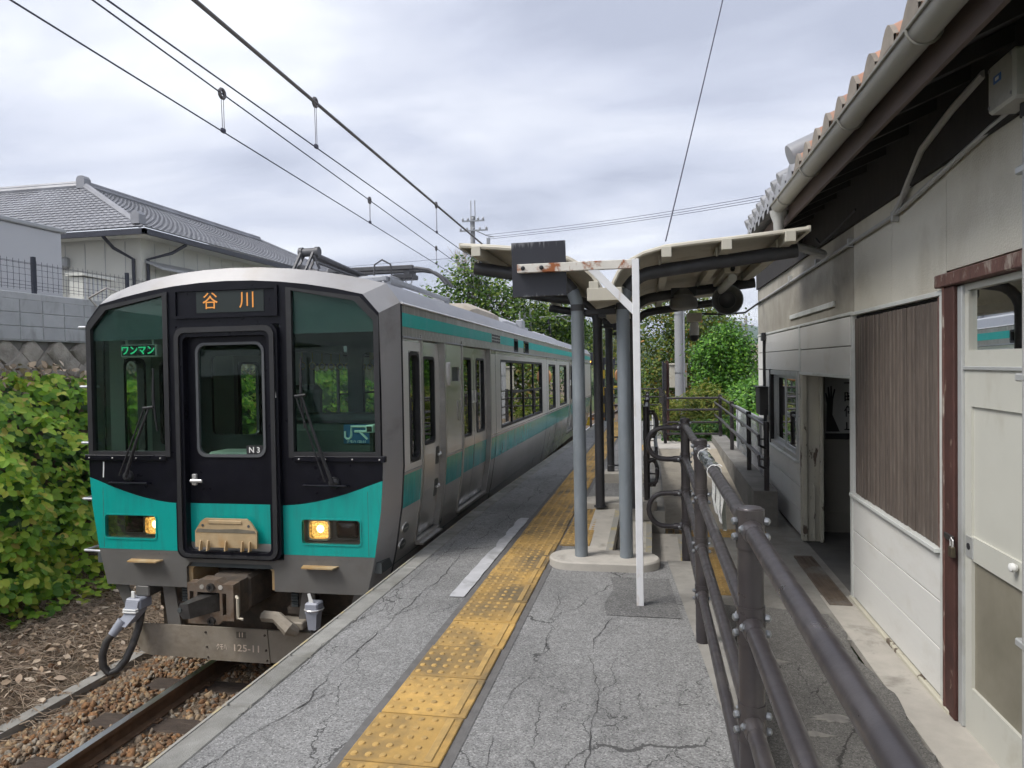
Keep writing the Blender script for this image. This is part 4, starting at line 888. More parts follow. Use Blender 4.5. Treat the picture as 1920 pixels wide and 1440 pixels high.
MB().cbox(-.96,.0,-.40,-.82,.18,-.30,.01).build('socket', M_tgrey, ju); MB().cbox(-.955,-.06,-.40,-.92,-.045,-.34,.002).build('paper_tag', M_paint, ju)
jr = MB().cbox(.70,-.06,-.47,.82,.06,-.37,.012).loft([[(.71,-.06,-.45),(.81,-.06,-.45),(.81,.05,-.45),(.71,.05,-.45)],[(.725,-.045,-.60),(.795,-.045,-.60),(.795,.035,-.60),(.725,.035,-.60)]], caps=True).build('jumper_cable', M_plug, tr, fix=True)
MB().tube([(.76,-.005,-.58),(.765,.0,-.75),(.78,.1,-.9),(.82,.3,-.85)], .03, 10).build('cable', M_hose, jr)
MB().tube([(.76+.078*math.cos(a_),.0+.078*math.sin(a_),-.43) for a_ in [2*math.pi*q/14 for q in range(14)]], .008, 5, closed=True).build('clamp_ring', M_steel, jr); MB().plate([(.735,-.37),(.775,-.37),(.745,-.29),(.72,-.295)], [], fp, -.04, -.036).build('paper_tag', M_paint, jr)
MB().tube([(.30,.0,-.52),(.45,-.06,-.50),(.58,-.10,-.58),(.62,-.05,-.62)], [.05,.05,.06,.04], 8).build('air_pipe', M_plow, tr)
MB().cbox(.42,-.02,-.62,.66,.14,-.55,.01).build('pipe_bracket', M_plow, tr)
for s_ in (-1,1): MB().cbox(s_*.62,.35,-.62,s_*1.0,.62,-.32,.03).build('underfloor_box', M_under, tr)
MB().box(-.62,.5,-.66,.62,1.7,-.14).box(-1.3,.4,-.30,1.3,19.8,-.13).build('underframe', M_under, tr)
MB().box(-1.0,.42,-.86,1.0,.46,-.28).build('plow_light_blocker', M_under, tr)  # added dark plate behind the plow, blocks light and view under the car
for s_ in (-1,1): MB().cbox(s_*.72,.7,-.82,s_*1.18,1.7,-.30,.02).build('underfloor_box', M_under, tr)
bg_ = MB().box(-1.0,1.8,-.85,1.0,4.4,-.35).build('bogie', M_under, tr)
for v_ in (2.1,4.1):
    for s_ in (-1,1): MB().cyl((s_*.50,v_,-.725),(s_*.62,v_,-.725),.42,n=20).build('wheel', M_railrust, bg_)
bg2 = MB().box(-1.0,15.6,-.85,1.0,18.2,-.35).build('bogie', M_under, tr)
for v_ in (15.9,17.9):
    for s_ in (-1,1): MB().cyl((s_*.50,v_,-.725),(s_*.62,v_,-.725),.42,n=20).build('wheel', M_railrust, bg2)
for v_ in (5.5,8,11): MB().cbox(-1.15,v_,-.80,1.15,v_+1.9,-.30,.03).build('underfloor_box', M_under, tr)
# roof gear: pantograph, coolers, aerial
pg = MB()
for u_ in (-.52,.52): pg.cbox(u_-.03,2.0,2.60,u_+.03,4.6,2.66,.01)
for v_ in (2.05,4.5): pg.cbox(-.55,v_,2.60,.55,v_+.06,2.66,.01)
pgo = pg.build('pantograph', M_pantl, tr); pgo.location = (.13,.05,0)
for u_ in (-.5,.5):
    for v_ in (2.1,4.5): MB().lathe([(.05,0),(.075,.02),(.05,.045),(.07,.07),(.05,.10),(.06,.14),(.05,.17)], (u_,v_,2.44), n=12).build('insulator', M_pantl, pgo)
MB().cyl((-.15,1.35,2.84),(.05,1.35,2.84),.045,n=14).cyl((-.16,1.35,2.84),(-.12,1.35,2.84),.055,n=14).cyl((.02,1.35,2.84),(.06,1.35,2.84),.055,n=14).build('knuckle_shaft', M_pant, pgo)
for u_ in (-.14,.0): MB().plate([(0,.0),(.10,.0),(.02,-.24),(-.10,-.24)], [[(.02,-.05),(.07,-.05),(.0,-.19),(-.05,-.19)]], lambda u,v,d,u_=u_: (u_+d-.25*(-v),1.30+u*1.0,2.84+v), 0, .022).build('knuckle_bracket', M_pant, pgo)
MB().tube([(-.04,1.38,2.82),(-.04,3.0,2.76)], [.042,.034], 10).build('upper_arm', M_pant, pgo)
MB().tube([(-.12,1.28,2.66),(-.06,3.2,2.64)], [.045,.05], 10).build('lower_arm', M_pant, pgo)
MB().tube([(.06,1.30,2.72),(.06,3.2,2.68)], .016, 6).tube([(-.24,1.24,2.62),(.10,1.24,2.62)], .022, 8).tube([(-.2,1.26,2.62),(-.2,3.2,2.60)], .018, 6).tube([(.02,1.3,2.80),(.07,1.33,2.66)], .014, 6).build('control_rod', M_pant, pgo)
hd = MB()
for v_ in (2.85,3.12): hd.tube([(-.95,v_,2.74),(-.80,v_,2.82),(-.62,v_,2.86),(.62,v_,2.86),(.78,v_,2.83),(.92,v_,2.74),(1.0,v_,2.64)], .02, 8); hd.cbox(-.55,v_-.03,2.845,.58,v_+.03,2.90,.008)
hd.box(-.5,2.85,2.80,-.45,3.12,2.85).box(.45,2.85,2.78,.52,3.12,2.85).cbox(.30,2.86,2.74,.56,3.10,2.80,.01); hd.build('collector_head', M_pant, pgo)
MB().tube([(.12,2.7,2.74),(.13,2.7,2.90),(.22,2.72,2.96),(.33,2.72,2.90),(.34,2.74,2.74)], .012, 6).build('shunt_cable', M_pant, pgo)
MB().cbox(-.05,2.5,2.62,.42,2.95,2.74,.02).build('spring_box', M_pantl, pgo)
for (u_,v_) in ((.5,2.9),(.52,4.6),(-.5,3.4)): MB().tube([(u_+.04*math.cos(a_),v_,2.71+.04*math.sin(a_)) for a_ in [2*math.pi*q/12 for q in range(12)]], .008, 5, closed=True).build('lifting_eye', M_pantl, pgo)
MB().lathe([(.13,0),(.13,.05),(.10,.07),(.10,.12),(.06,.15)], (.62,1.6,2.42), n=14).build('roof_horn', M_pantl, tr)
def cooler(v0, v1, hw_, h_, mat, lab):
    pr = [(-hw_,2.38),(-hw_*.98,2.38+h_*.62),(-hw_*.80,2.38+h_*.93),(0,2.38+h_),(hw_*.80,2.38+h_*.93),(hw_*.98,2.38+h_*.62),(hw_,2.38)]
    mb = MB(); mb.loft([[(u*.9,v0,2.38+(z-2.38)*.45) for u,z in pr],[(u*.97,v0+.25,2.38+(z-2.38)*.85) for u,z in pr],[(u,v0+.5,z) for u,z in pr],[(u,v1-.3,z) for u,z in pr],[(u*.95,v1,2.38+(z-2.38)*.6) for u,z in pr]], closed=False, caps=True); return mb.build(lab, mat, tr, angle=40)
cooler(5.0,7.4,.90,.31,M_acdirt,'roof_cooler'); c2_ = cooler(7.5,10.8,.86,.28,M_roof,'roof_cooler'); cooler(12.0,16.2,.82,.24,M_roof,'roof_cooler')
for k in range(8):
    for j in range(3): MB().box(.815,9.2+k*.17,2.44+j*.05,.835,9.29+k*.17,2.475+j*.05).build('vent_hole', M_blackm, c2_)
MB().cbox(.80,9.2,2.40,.95,9.5,2.66,.02).build('aerial_box', M_pantl, tr); MB().tube([(.87,9.35,2.66),(.87,9.35,2.85)], .012, 6).build('aerial', M_pantl, tr)
# the driver, seated low behind the console
pv = [((0,0,.48),.17),((0,.0,.72),.17),((0,.02,.98),.19),((0,.0,1.12),.075),((0,-.03,1.2),.07),((0,-.05,1.30),.105),
      ((-.2,.0,1.02),.075),((-.26,-.12,.78),.055),((-.17,-.34,.72),.045),((-.15,-.42,.72),.045),((.2,.0,1.02),.075),((.26,-.12,.78),.055),((.17,-.34,.72),.045),((.15,-.42,.72),.045),
      ((-.1,-.12,.50),.10),((-.12,-.45,.50),.08),((-.12,-.47,.1),.06),((.1,-.12,.50),.10),((.12,-.45,.50),.08),((.12,-.47,.1),.06)]
pe = [(0,1),(1,2),(2,3),(3,4),(4,5),(2,6),(6,7),(7,8),(8,9),(2,10),(10,11),(11,12),(12,13),(0,14),(14,15),(15,16),(0,17),(17,18),(18,19)]
pmsh = bpy.data.meshes.new('person'); pmsh.from_pydata([p for p, r_ in pv], pe, []); pmsh.update()
per = bpy.data.objects.new('person', pmsh); COL.objects.link(per); pmsh.materials.append(pm('uniform_navy', (.02,.022,.035), .8, var=.1))
pmsh.skin_vertices if False else None
md = per.modifiers.new('skin', 'SKIN'); 
for i, (p, r_) in enumerate(pv): pmsh.skin_vertices[0].data[i].radius = (r_, r_)
pmsh.skin_vertices[0].data[0].use_root = True
per.modifiers.new('sub', 'SUBSURF').levels = 2; per.modifiers['sub'].render_levels = 2
per.location = (-3.58+.98, 5.52+1.25, 0.0)
tag(per, 'train driver in dark uniform seated behind the front window, head bowed', 'person')
hh = MB().lathe([(.02,-.13),(.075,-.11),(.10,-.05),(.108,.01),(.10,.06),(.06,.10),(.01,.115)], (0,-.05,1.335), n=16).build('head', pm('skin', (.45,.28,.20), .6, var=.05), per)
MB().lathe([(.113,-.02),(.118,.03),(.105,.08),(.06,.118),(.01,.13)], (0,-.035,1.345), n=16).build('hair', pm('hair_black', (.012,.01,.01), .6, var=.2), per)
MB().loft([[(-.015,-.155,1.32),(.015,-.155,1.32),(0,-.15,1.36)],[(-.018,-.185,1.295),(.018,-.185,1.295),(0,-.17,1.33)]], caps=True).build('nose', bpy.data.materials['skin'], per)
for u_ in (-.105,.105): MB().lathe([(.01,-.03),(.022,0),(.01,.03)], (u_,-.045,1.315), n=8).build('ear', bpy.data.materials['skin'], per)
# ================================================================ canopy, sign, railings
M_pole = pm('pole_grey_blue', (.20,.225,.245), .5, .15, var=.14, sc=5, dirt=(.29,.32,.34), dsc=3.5, dlo=.5, dhi=.75, stretch=(1,1,.5))
M_poled = pm('pipe_dark', (.045,.045,.05), .45, .1, var=.2, sc=6, dirt=(.075,.08,.085), dsc=3, dlo=.5, dhi=.8)
M_cream = pm('canopy_cream', (.54,.505,.42), .6, var=.08, sc=4, dirt=(.36,.31,.225), dsc=3, dlo=.5, dhi=.85)
M_purlin = pm('purlin_cream', (.55,.52,.435), .6, var=.08, sc=7, dirt=(.4,.33,.22), dsc=5, dlo=.55, dhi=.8)
M_wsteel = pm('white_post_paint', (.72,.72,.73), .5, var=.08, sc=7, dirt=(.45,.36,.26), dsc=4.0, dlo=.58, dhi=.80, dstr=(3,3,.8))
M_wrust = pm('white_paint_rusted', (.66,.63,.57), .5, var=.12, sc=9, dirt=(.28,.085,.02), dsc=7, dlo=.51, dhi=.59)
m_, t, bs = _nodes('weathered_board'); dr_ = noise(t, pos(t,(26,1,2.0)), 2.2, 6, .75); gz_ = nd(t,'ShaderNodeSeparateXYZ'); t.links.new(nd(t,'ShaderNodeTexCoord').outputs['Generated'], gz_.inputs[0])
ed_ = ramp(t, gz_.outputs['Z'], [(0,g3(.16)),(.07,g3(0)),(.80,g3(0)),(1,g3(.19))]); sm2 = nd(t,'ShaderNodeMath', operation='ADD'); t.links.new(dr_, sm2.inputs[0]); t.links.new(ed_, sm2.inputs[1])
fc_ = ramp(t, sm2.outputs[0], [(.65,g3(0)),(.72,g3(.7))]); t.links.new(mixc(t, fc_, (.021,.022,.030), (.22,.225,.23)), bs.inputs['Base Color']); bs.inputs['Roughness'].default_value = .5; M_board = m_
M_brown = pm('railing_brown', (.052,.046,.048), .36, .25, var=.12, sc=8, rvar=.1, dirt=(.10,.088,.082), dsc=5, dlo=.5, dhi=.85, bmp=.03, bsc=200)
M_bolt = pm('bolt_zinc', (.30,.31,.32), .42, .8, var=.15, sc=30)
M_plastic = glassmat('clear_sleeve', (.90,.91,.92), boost=1.6, rough=.15)
M_bracketblk = pm('bracket_black', (.022,.022,.024), .5, .2, var=.2)

cano = thing('platform_canopy', 'cream corrugated gull wing canopy on grey pipe columns over the platform', 'canopy')
AY = [5.69,7.90,10.10]
LW = [(-.345,2.135),(-.37,2.20),(-.42,2.275),(-.50,2.345),(-.60,2.405),(-.73,2.455),(-.90,2.49),(-1.15,2.52),(-1.45,2.55)]
RW = [(-.285,2.135),(-.265,2.215),(-.225,2.295),(-.15,2.37),(-.04,2.425),(.12,2.465),(.35,2.485),(.65,2.505),(1.13,2.545)]
Y0, Y1 = 5.42, 10.55
for nm, W_ in (('west',LW),('east',RW)):
    # corrugated sheet: ribs run along the wing, so the corrugation is across y
    mb = MB(); ny = 228; rings = []
    for k in range(ny+1):
        y_ = Y0+(Y1-Y0)*k/ny; a = .011 if k % 4 in (1,2) else 0.
        rings.append([(x_-(.2*a if nm == 'west' else -.2*a), y_, z_+a) for x_, z_ in W_])
    mb.loft(rings, closed=False); sh = mb.build('roof_sheet', M_cream, cano, angle=60)
    md_ = sh.modifiers.new('thickness','SOLIDIFY'); md_.thickness = .006
    mb = MB(); mb.tube([(x_, Y0, z_-.012) for x_, z_ in W_], .016, 6); mb.build('edge_trim', M_cream, sh)
    mb = MB(); mb.box(W_[-1][0]-.012,Y0,W_[-1][1]-.03,W_[-1][0]+.012,Y1,W_[-1][1]+.012); mb.build('fascia', M_purlin, sh)
    for (px_, pz_) in (((-1.32,2.50),(-.80,2.435),(-.41,2.19)) if nm == 'west' else ((.13,2.425),(.56,2.46),(1.0,2.495))):
        MB().cbox(px_-.036,Y0-.03,pz_-.05,px_+.036,Y1-.05,pz_+.028,.003).build('purlin', M_purlin, cano)
        for y_ in AY: MB().box(px_-.055,y_-.03,pz_-.09,px_-.04,y_+.03,pz_+.01).build('cleat', M_purlin, cano)
MB().cbox(-.46,Y0-.04,2.075,-.20,Y1,2.09,.003).box(-.46,Y0-.04,2.09,-.452,Y1,2.16).box(-.208,Y0-.04,2.09,-.20,Y1,2.16).cbox(-.46,Y0-.05,2.07,-.20,Y0-.04,2.165,.003).build('valley_gutter', M_cream, cano)
for k, y_ in enumerate(AY):
    M_ = M_pole if k == 0 else M_poled
    for s_, x0, tip in ((-1,-.566,(-1.40,2.455)),(1,-.206,(1.10,2.475))):
        zb = zp(y_)+.06
        bend = [(x0+s_*(.24-.24*math.cos(a)), y_, 2.04+.26*math.sin(a)) for a in [R(15),R(32),R(50),R(66),R(78)]]
        col = MB().tube([(x0,y_,zb),(x0,y_,1.0),(x0,y_,2.04)]+bend[:2], .052, 16).build('column', M_, cano)
        MB().tube(bend[1:]+[(x0+s_*.30,y_,2.312),(x0+s_*.55,y_,2.345 if s_ < 0 else 2.34),(tip[0],y_,tip[1]-.055)], .0525, 16).build('roof_arm', M_poled, col)
        MB().lathe([(.056,0),(.056,.05)], (x0,y_,2.02), n=14).build('clamp_ring', M_poled, col)
        MB().lathe([(.07,0),(.07,.012)], (x0,y_,zb-.01), n=14).build('base_collar', M_, col)
    MB().cbox(-.50,y_-.03,1.985,-.26,y_+.03,2.03,.004).cbox(-.40,y_-.05,1.96,-.34,y_+.05,1.99,.003).build('tie_bracket', M_bracketblk, cano)
    MB().tube([(-.52,y_,2.0),(-.38,y_,2.02),(-.26,y_,2.05)], .014, 6).build('tie_rod', M_bracketblk, cano)
for y_, h_, k_ in ((5.69,.10,0),(8.13,.12,1)):
    o = oval(-.385, y_, .44, .20, zp(y_)-.1, zp(y_)+h_-.03, 'column_base', M_concl, None)
    tag(o, ('pale oval concrete base under the nearest pair of canopy columns','grey oval concrete base beyond the steps under the second column pair')[k_], 'column base', 'concrete bases of the canopy columns')
o = MB().cbox(-.66,9.92,zp(10)-.1,-.05,10.3,zp(10)+.14,.012).build('column_base', M_concl); tag(o, 'square concrete block under the farthest pair of canopy columns', 'column base', 'concrete bases of the canopy columns')
for z_ in (.15,.55,1.3): MB().tube([(-.54,10.1,z_),(-.3,10.1,z_)], .012, 6).tube([(-.566+.056*math.cos(a),10.1+.056*math.sin(a),z_) for a in [2*math.pi*q/12 for q in range(12)]], .008, 5, closed=True).build('strap_bar', M_poled, cano)
# lamp, loudspeakers, camera under the canopy
lt_ = thing('strip_light', 'unlit white strip light mounted under the canopy wing', 'strip light', (.74,7.3,2.40))
MB().cbox(-.07,-.62,-.01,.07,.62,.055,.006).build('housing', M_purlin, lt_); MB().tube([(0,-.60,-.055),(0,.60,-.055)], .042, 12).build('diffuser', pm('lamp_diffuser', (.62,.62,.58), .35, var=.04), lt_); MB().cyl((0,-.62,.02),(0,-.66,.03),.02).build('cable_gland', M_blackm, lt_)
def speaker(loc, lab, r_, rot):
    s_ = thing('loudspeaker', lab, 'loudspeaker', loc, rot, 'horn loudspeakers under the canopy')
    MB().lathe([(.06,.20),(.09,.17),(.11,.06),(r_,-.02),(r_*1.05,-.05),(r_*.98,-.05),(.10,.05),(.03,.08)], (0,0,0), (0,1,0), 24).build('horn', pm('speaker_grey_%d' % int(loc[0]*100), (.19,.19,.185), .5, var=.1), s_)
    MB().lathe([(.01,.03),(.06,.02),(.085,.0),(.03,.05)], (0,0,0), (0,1,0), 20).build('inner_horn', M_poled, s_); MB().tube([(r_*1.02*math.cos(a),-.048,r_*1.02*math.sin(a)) for a in [2*math.pi*q/24 for q in range(24)]], .008, 6, closed=True).build('rim', M_pole, s_)
    MB().box(-.012,.08,.09,.012,.13,.22).build('bracket', M_bracketblk, s_)
speaker((.80,7.75,2.235), 'dark horn loudspeaker under the canopy facing the camera', .15, 0)
s2 = thing('loudspeaker', 'grey drum loudspeaker hung under the canopy with its rim down', 'loudspeaker', (.36,7.8,2.245), 0, 'horn loudspeakers under the canopy')
MB().lathe([(.13,-.02),(.145,-.05),(.145,-.11),(.13,-.13),(.05,-.15)], (0,0,.05), n=24).lathe([(.10,0),(.11,.04),(.05,.11)], (0,0,.02), n=18).build('drum', bpy.data.materials['speaker_grey_80'], s2); MB().box(-.13,-.03,.05,.13,.03,.14).build('bracket', M_bracketblk, s2)
cm = thing('security_camera', 'small white dome camera hanging from the farthest canopy beam', 'camera', (.60,10.05,2.20))
MB().cbox(-.10,-.05,-.06,.10,.05,.06,.01).build('mount', M_purlin, cm); MB().lathe([(.04,0),(.06,-.05),(.065,-.16),(.06,-.2)], (0,0,-.05), n=16).build('housing', pm('camera_white', (.6,.6,.6), .4), cm); MB().lathe([(.064,0),(.06,-.04),(.035,-.075),(.005,-.085)], (0,0,-.245), n=16).build('dome', M_blackm, cm)
tag(MB().tube([(.70,10.05,2.25),(.95,10.1,2.235),(1.3,10.3,2.26),(1.655,11.3,2.485)], .014, 6).build('camera_cable', M_blackm), 'dark cable running from the dome camera to the station wall', 'cable')

# sign post
sp = thing('sign_post', 'white rust streaked square tube post with arm and diagonal brace', 'post', (-.085,4.73,zp(4.73)))
q = .0235
MB().cbox(-q,-q,0,q,q,2.285,.003).build('upright', M_wsteel, sp)
MB().cbox(-.785,-q*.9,2.225,-q,q*.9,2.283,.003).build('arm', M_wrust, sp)
MB().add([(-.31,-.018,2.226),(-.245,-.018,2.226),(-q,-.018,1.995),(-q,-.018,1.925),(-.31,.018,2.226),(-.245,.018,2.226),(-q,.018,1.995),(-q,.018,1.925)],[(0,3,2,1),(4,5,6,7),(0,1,5,4),(1,2,6,5),(2,3,7,6),(3,0,4,7)]).build('brace', M_wsteel, sp)
for u_ in (-.745,-.62): MB().lathe([(.015,0),(.013,.008),(.006,.012)], (u_,-q*.9,2.255), (0,-1,0), 10).build('bolt', M_blackm, sp)
bd_ = MB().cbox(-.184,-.014,-.185,.184,.014,.185,.003).build('sign_board', M_board, None, loc=(-.732,4.785,2.245)); bd_.rotation_euler = (0,R(-.8),R(3))
tag(bd_, 'weathered black square board bolted to the white post arm', 'sign board')

# railings
def rail_post(parent, x, y, z0, h, r_=.036, heights=(), along=True, bolts=True):
    po_ = MB().tube([(x,y,z0),(x,y,z0+h-.03)], r_, 16).build('post', M_brown, parent)
    MB().lathe([(r_*1.06,0),(r_*1.06,.02),(r_*.9,.03),(r_*.3,.034)], (x,y,z0+h-.03), n=16).build('cap', M_brown, po_)
    for hz in heights:
        MB().lathe([(r_*1.09,-.055),(r_*1.1,-.03),(r_*1.1,.03),(r_*1.09,.055)], (x,y,z0+hz), n=16).build('collar', M_brown, po_)
        if bolts:
            for sx_b in (-1,1):
                for dz in (-.022,.022): MB().lathe([(.011,0),(.011,.008),(.009,.012),(.003,.015)], (x+sx_b*r_*1.08,y-.008,z0+hz+dz), (sx_b,-.35,0), 8).build('bolt', M_bolt, po_)
    return po_
RH = (.275,.545,.825,1.10)
r1_ = thing('handrail', 'brown steel pipe railing running beside the walkway towards the camera', 'railing')
PY = [5.95,4.14,2.09,.05]; RX = .272
for k, y_ in enumerate(PY): rail_post(r1_, RX, y_, zp(y_)-.02, 1.18, heights=[h+.02 for h in RH])
for h in RH:
    for k in range(3):
        y0_, y1_ = PY[k], PY[k+1]
        MB().tube([(RX,y0_-.03,zp(y0_)+h),(RX,y1_+.03,zp(y1_)+h)], .0245, 16).build('rail', M_brown, r1_)
        for (ya, sg_) in ((y0_,-1),(y1_,1)):
            MB().lathe([(.031,.03),(.0295,.075),(.026,.09)], (RX,ya,zp(ya)+h), (0,sg_,0), 14).build('rail_socket', M_brown, r1_)
            if k > 0 or ya != y0_: MB().lathe([(.011,0),(.011,.008),(.004,.013)], (RX-.026,ya+sg_*.055,zp(ya)+h+.008), (-1,0,.3), 8).build('socket_bolt', M_bolt, r1_)
def dloop(parent, x, y, z0, z1, out_, r_=.021):
    pts = [(x,y,z1)]+[(x+out_*(.55+.45*math.sin(a)), y, z1-(z1-z0)/2*(1-math.cos(a))) for a in [R(d_) for d_ in (0,22,45,67,90)]]
    pts = [(x,y,z1),(x+out_*.5,y,z1)]+[(x+out_*(.55+.45*math.sin(R(a))), y, (z1+z0)/2+(z1-z0)/2*math.cos(R(a))) for a in range(15,166,15)]+[(x+out_*.5,y,z0),(x,y,z0)]
    MB().tube(pts, r_, 12).build('end_loop', M_brown, parent)
    for zz in (z0,z1):
        MB().lathe([(.027,.0),(.027,.09),(.024,.10)], (x,y,zz), (1 if out_ > 0 else -1,0,0), 12).build('loop_socket', M_brown, parent)
        MB().lathe([(.011,0),(.011,.008),(.004,.013)], (x+.055*(1 if out_ > 0 else -1),y-.026,zz), (0,-1,0), 8).build('socket_bolt', M_bolt, parent)
dloop(r1_, RX, 5.95, zp(5.95)+.825, zp(5.95)+1.085, -.30); dloop(r1_, RX, 5.95, zp(5.95)+.27, zp(5.95)+.545, -.30)
# plastic sleeve with a printed notice, tied over the top rail
slv = thing('notice_sleeve', 'clear plastic notice sleeve tied over the brown railing with white twine', 'notice', (RX,3.55,0))
zt = zp(3.55)+1.10
mb = MB(); rows = []
for k in range(13):
    a = k/12; y_ = -.34+.0*a; rows.append(k)
prof = [(.029*math.cos(R(a)), .029*math.sin(R(a))) for a in (200,160,120,80,40,10)]+[(.033,-.05),(.045,-.13),(.04,-.20),(.05,-.27)]
yy_ = np.linspace(-.30,.30,9)
mb.loft([[(p[0]+.008*math.sin(k*1.9+i), y_, zt-zp(3.55)*0+GR*(y_)+p[1]+(0 if i < 6 else .012*math.sin(k*1.3+i))) for i, p in enumerate(prof)] for k, y_ in enumerate(yy_)], closed=False); mb.build('sleeve', M_plastic, slv)
mb = MB(); mb.loft([[(p[0]-.004+.006*math.sin(k*1.9+i), y_*.93, zt+GR*y_+p[1]+(0 if i < 6 else .012*math.sin(k*1.3+i))) for i, p in enumerate(prof[4:])] for k, y_ in enumerate(yy_)], closed=False); mb.build('paper', pm('notice_paper', (.58,.58,.55), .7, var=.25, sc=30, stretch=(1,1,4)), slv)
for y_ in (-.31,.31):
    MB().tube([(.031*math.cos(a), y_, zt+GR*y_+.031*math.sin(a)) for a in [2*math.pi*q/12 for q in range(12)]], .0022, 5, closed=True).tube([(.0,y_,zt+.03),(.02,y_-.02,zt+.04),(.03,y_-.05,zt+.035)], .002, 4).build('twine', M_paint, slv)
def long_rail(name, lab, pts, hs, zf, loops=None, side=None, post_h=1.12):
    r_ = thing(name, lab, 'railing')
    for k, (x_, y_) in enumerate(pts): rail_post(r_, x_, y_, zf(y_)-.03, post_h+.05, .033, [h+.03 for h in hs], bolts=False)
    for h in hs:
        for k in range(len(pts)-1):
            (xa,ya),(xb,yb_) = pts[k], pts[k+1]; MB().tube([(xa,ya,zf(ya)+h),(xb,yb_,zf(yb_)+h)], .022, 10).build('rail', M_brown, r_)
    if side:
        for h in (.45,.70):
            hp = [(x_+side*.11, y_, zf(y_)-.18*max(0,(14.2-y_)/5.3)*0+h) for x_, y_ in pts]
            MB().tube([(pts[0][0]+side*.03,pts[0][1]-.12,zf(pts[0][1])+h-.16),(pts[0][0]+side*.11,pts[0][1]-.16,zf(pts[0][1])+h-.12),(pts[0][0]+side*.11,pts[0][1]-.13,zf(pts[0][1])+h)]+hp, .017, 8).build('hand_bar', M_bolt if False else M_brown, r_)
            for (x_,y_) in pts: MB().tube([(x_+side*.11,y_,zf(y_)+h-.02),(x_+side*.10,y_,zf(y_)+h-.06),(x_,y_,zf(y_)+h-.06)], .009, 6).build('bar_bracket', M_brown, r_)
    return r_
mr_ = long_rail('handrail', 'brown railing along the top of the ramp, seen end on beyond the steps', [(-.055,8.15+1.95*k) for k in range(4)], RH, zp, side=1)
dloop(mr_, -.055, 8.15, zp(8.15)+.82, zp(8.15)+1.085, .12); dloop(mr_, -.055, 8.15, zp(8.15)+.27, zp(8.15)+.545, .12)
def zc(y): return -.02+.012*(y-9.2)
long_rail('handrail', 'brown railing on the concrete curb beside the station wall', [(1.40,9.2),(1.40,10.8),(1.40,13.0),(1.40,15.1)], (.36,.80), zc, side=-1, post_h=.80)
long_rail('handrail', 'brown railing across the end of the ramp before the bushes', [(.29,15.1),(1.40,15.1)], (.2,.44,.70,.94), lambda y: -.10, post_h=.97)
long_rail('handrail', 'brown railing running away along the platform edge beyond the ramp', [(.29,15.1+1.2*k) for k in range(7)], (.25,.5,.75,1.0), zp, post_h=1.03)
long_rail('handrail', 'brown railing closing the far end of the platform', [(-1.4,22.5),(-.6,22.5),(.29,22.5)], (.5,.75,1.0), zp, post_h=1.03)
cb = MB().add([(1.24,9.15,-.5),(1.52,9.15,-.5),(1.52,15.3,-.3),(1.24,15.3,-.3),(1.24,9.15,-.02),(1.52,9.15,-.02),(1.52,15.3,.055),(1.24,15.3,.055)],[(0,3,2,1),(4,5,6,7),(0,1,5,4),(1,2,6,5),(2,3,7,6),(3,0,4,7)])
tag(cb.build('ramp_curb', M_wallc), 'stained concrete curb wall on the station side of the ramp', 'curb')
# chain link fence behind the curb railing
cf = thing('mesh_fence', 'grey chain link fence with a pale top rail beside the ramp curb', 'fence')
for y_ in (11.2,12.6,14.0): MB().tube([(1.62,y_,-.2),(1.62,y_,.72)], .02, 8).build('post', M_pantl, cf)
MB().tube([(1.62,10.9,.72),(1.62,14.3,.72)], .02, 8).build('top_rail', M_pantl, cf)
mb = MB()
for k in range(54):
    y_ = 10.9+k*.063
    for sg_ in (-1,1):
        a0, a1 = y_, y_+sg_*.85
        z0_, z1_ = -.15, .70
        if a1 > 14.3: f = (14.3-a0)/(a1-a0); a1 = 14.3; z1_ = z0_+(z1_-z0_)*f
        if a1 < 10.9: f = (10.9-a0)/(a1-a0); a1 = 10.9; z1_ = z0_+(z1_-z0_)*f
        mb.tube([(1.62+sg_*.003,a0,z0_),(1.62+sg_*.003,a1,z1_)], .0028, 3, caps=False)
o = mb.build('wire_mesh', M_pantl, cf); o['kind'] = 'stuff'
# ================================================================ station building
M_siding = pm('white_siding', (.74,.73,.69), .6, var=.02, sc=3, bmp=.3, bsc=24, stretch=(1,2.2,14), dirt=(.58,.54,.46), dsc=2.6, dlo=.55, dhi=.95, rnd=.03, dstr=(1,.7,1.2))
M_stucco = pm('stucco_cream', (.58,.555,.475), .9, var=.06, sc=2, bmp=.55, bsc=75, dirt=(.37,.33,.25), dsc=1.1, dlo=.5, dhi=.85)
M_stucco2 = pm('stucco_grimy_shaded', (.40,.375,.315), .9, var=.1, sc=2, bmp=.55, bsc=75, dirt=(.22,.20,.165), dsc=1.1, dlo=.42, dhi=.75)  # grime plus the shade of roof and canopy, painted into a darker stucco
M_slat = pm('brown_slats', (.105,.083,.068), .75, var=.35, sc=6, stretch=(1,9,.7), bmp=.3, bsc=20, dirt=(.19,.165,.14), dsc=4, dlo=.55, dhi=.8, rnd=.16, dstr=(1,14,1))
M_redw = pm('red_brown_timber', (.12,.058,.045), .75, var=.3, sc=6, stretch=(1,3,1), bmp=.25, bsc=30, dirt=(.33,.28,.235), dsc=5.5, dlo=.54, dhi=.64, dstr=(2,2,1))
M_redd = pm('dark_red_timber', (.065,.026,.02), .7, var=.35, sc=5, bmp=.25, bsc=30, dirt=(.30,.22,.17), dsc=6, dlo=.64, dhi=.72, dstr=(2,2,1))
M_door = pm('door_beige', (.56,.555,.49), .5, var=.04, sc=3, dirt=(.38,.35,.27), dsc=2.2, dlo=.55, dhi=.85)
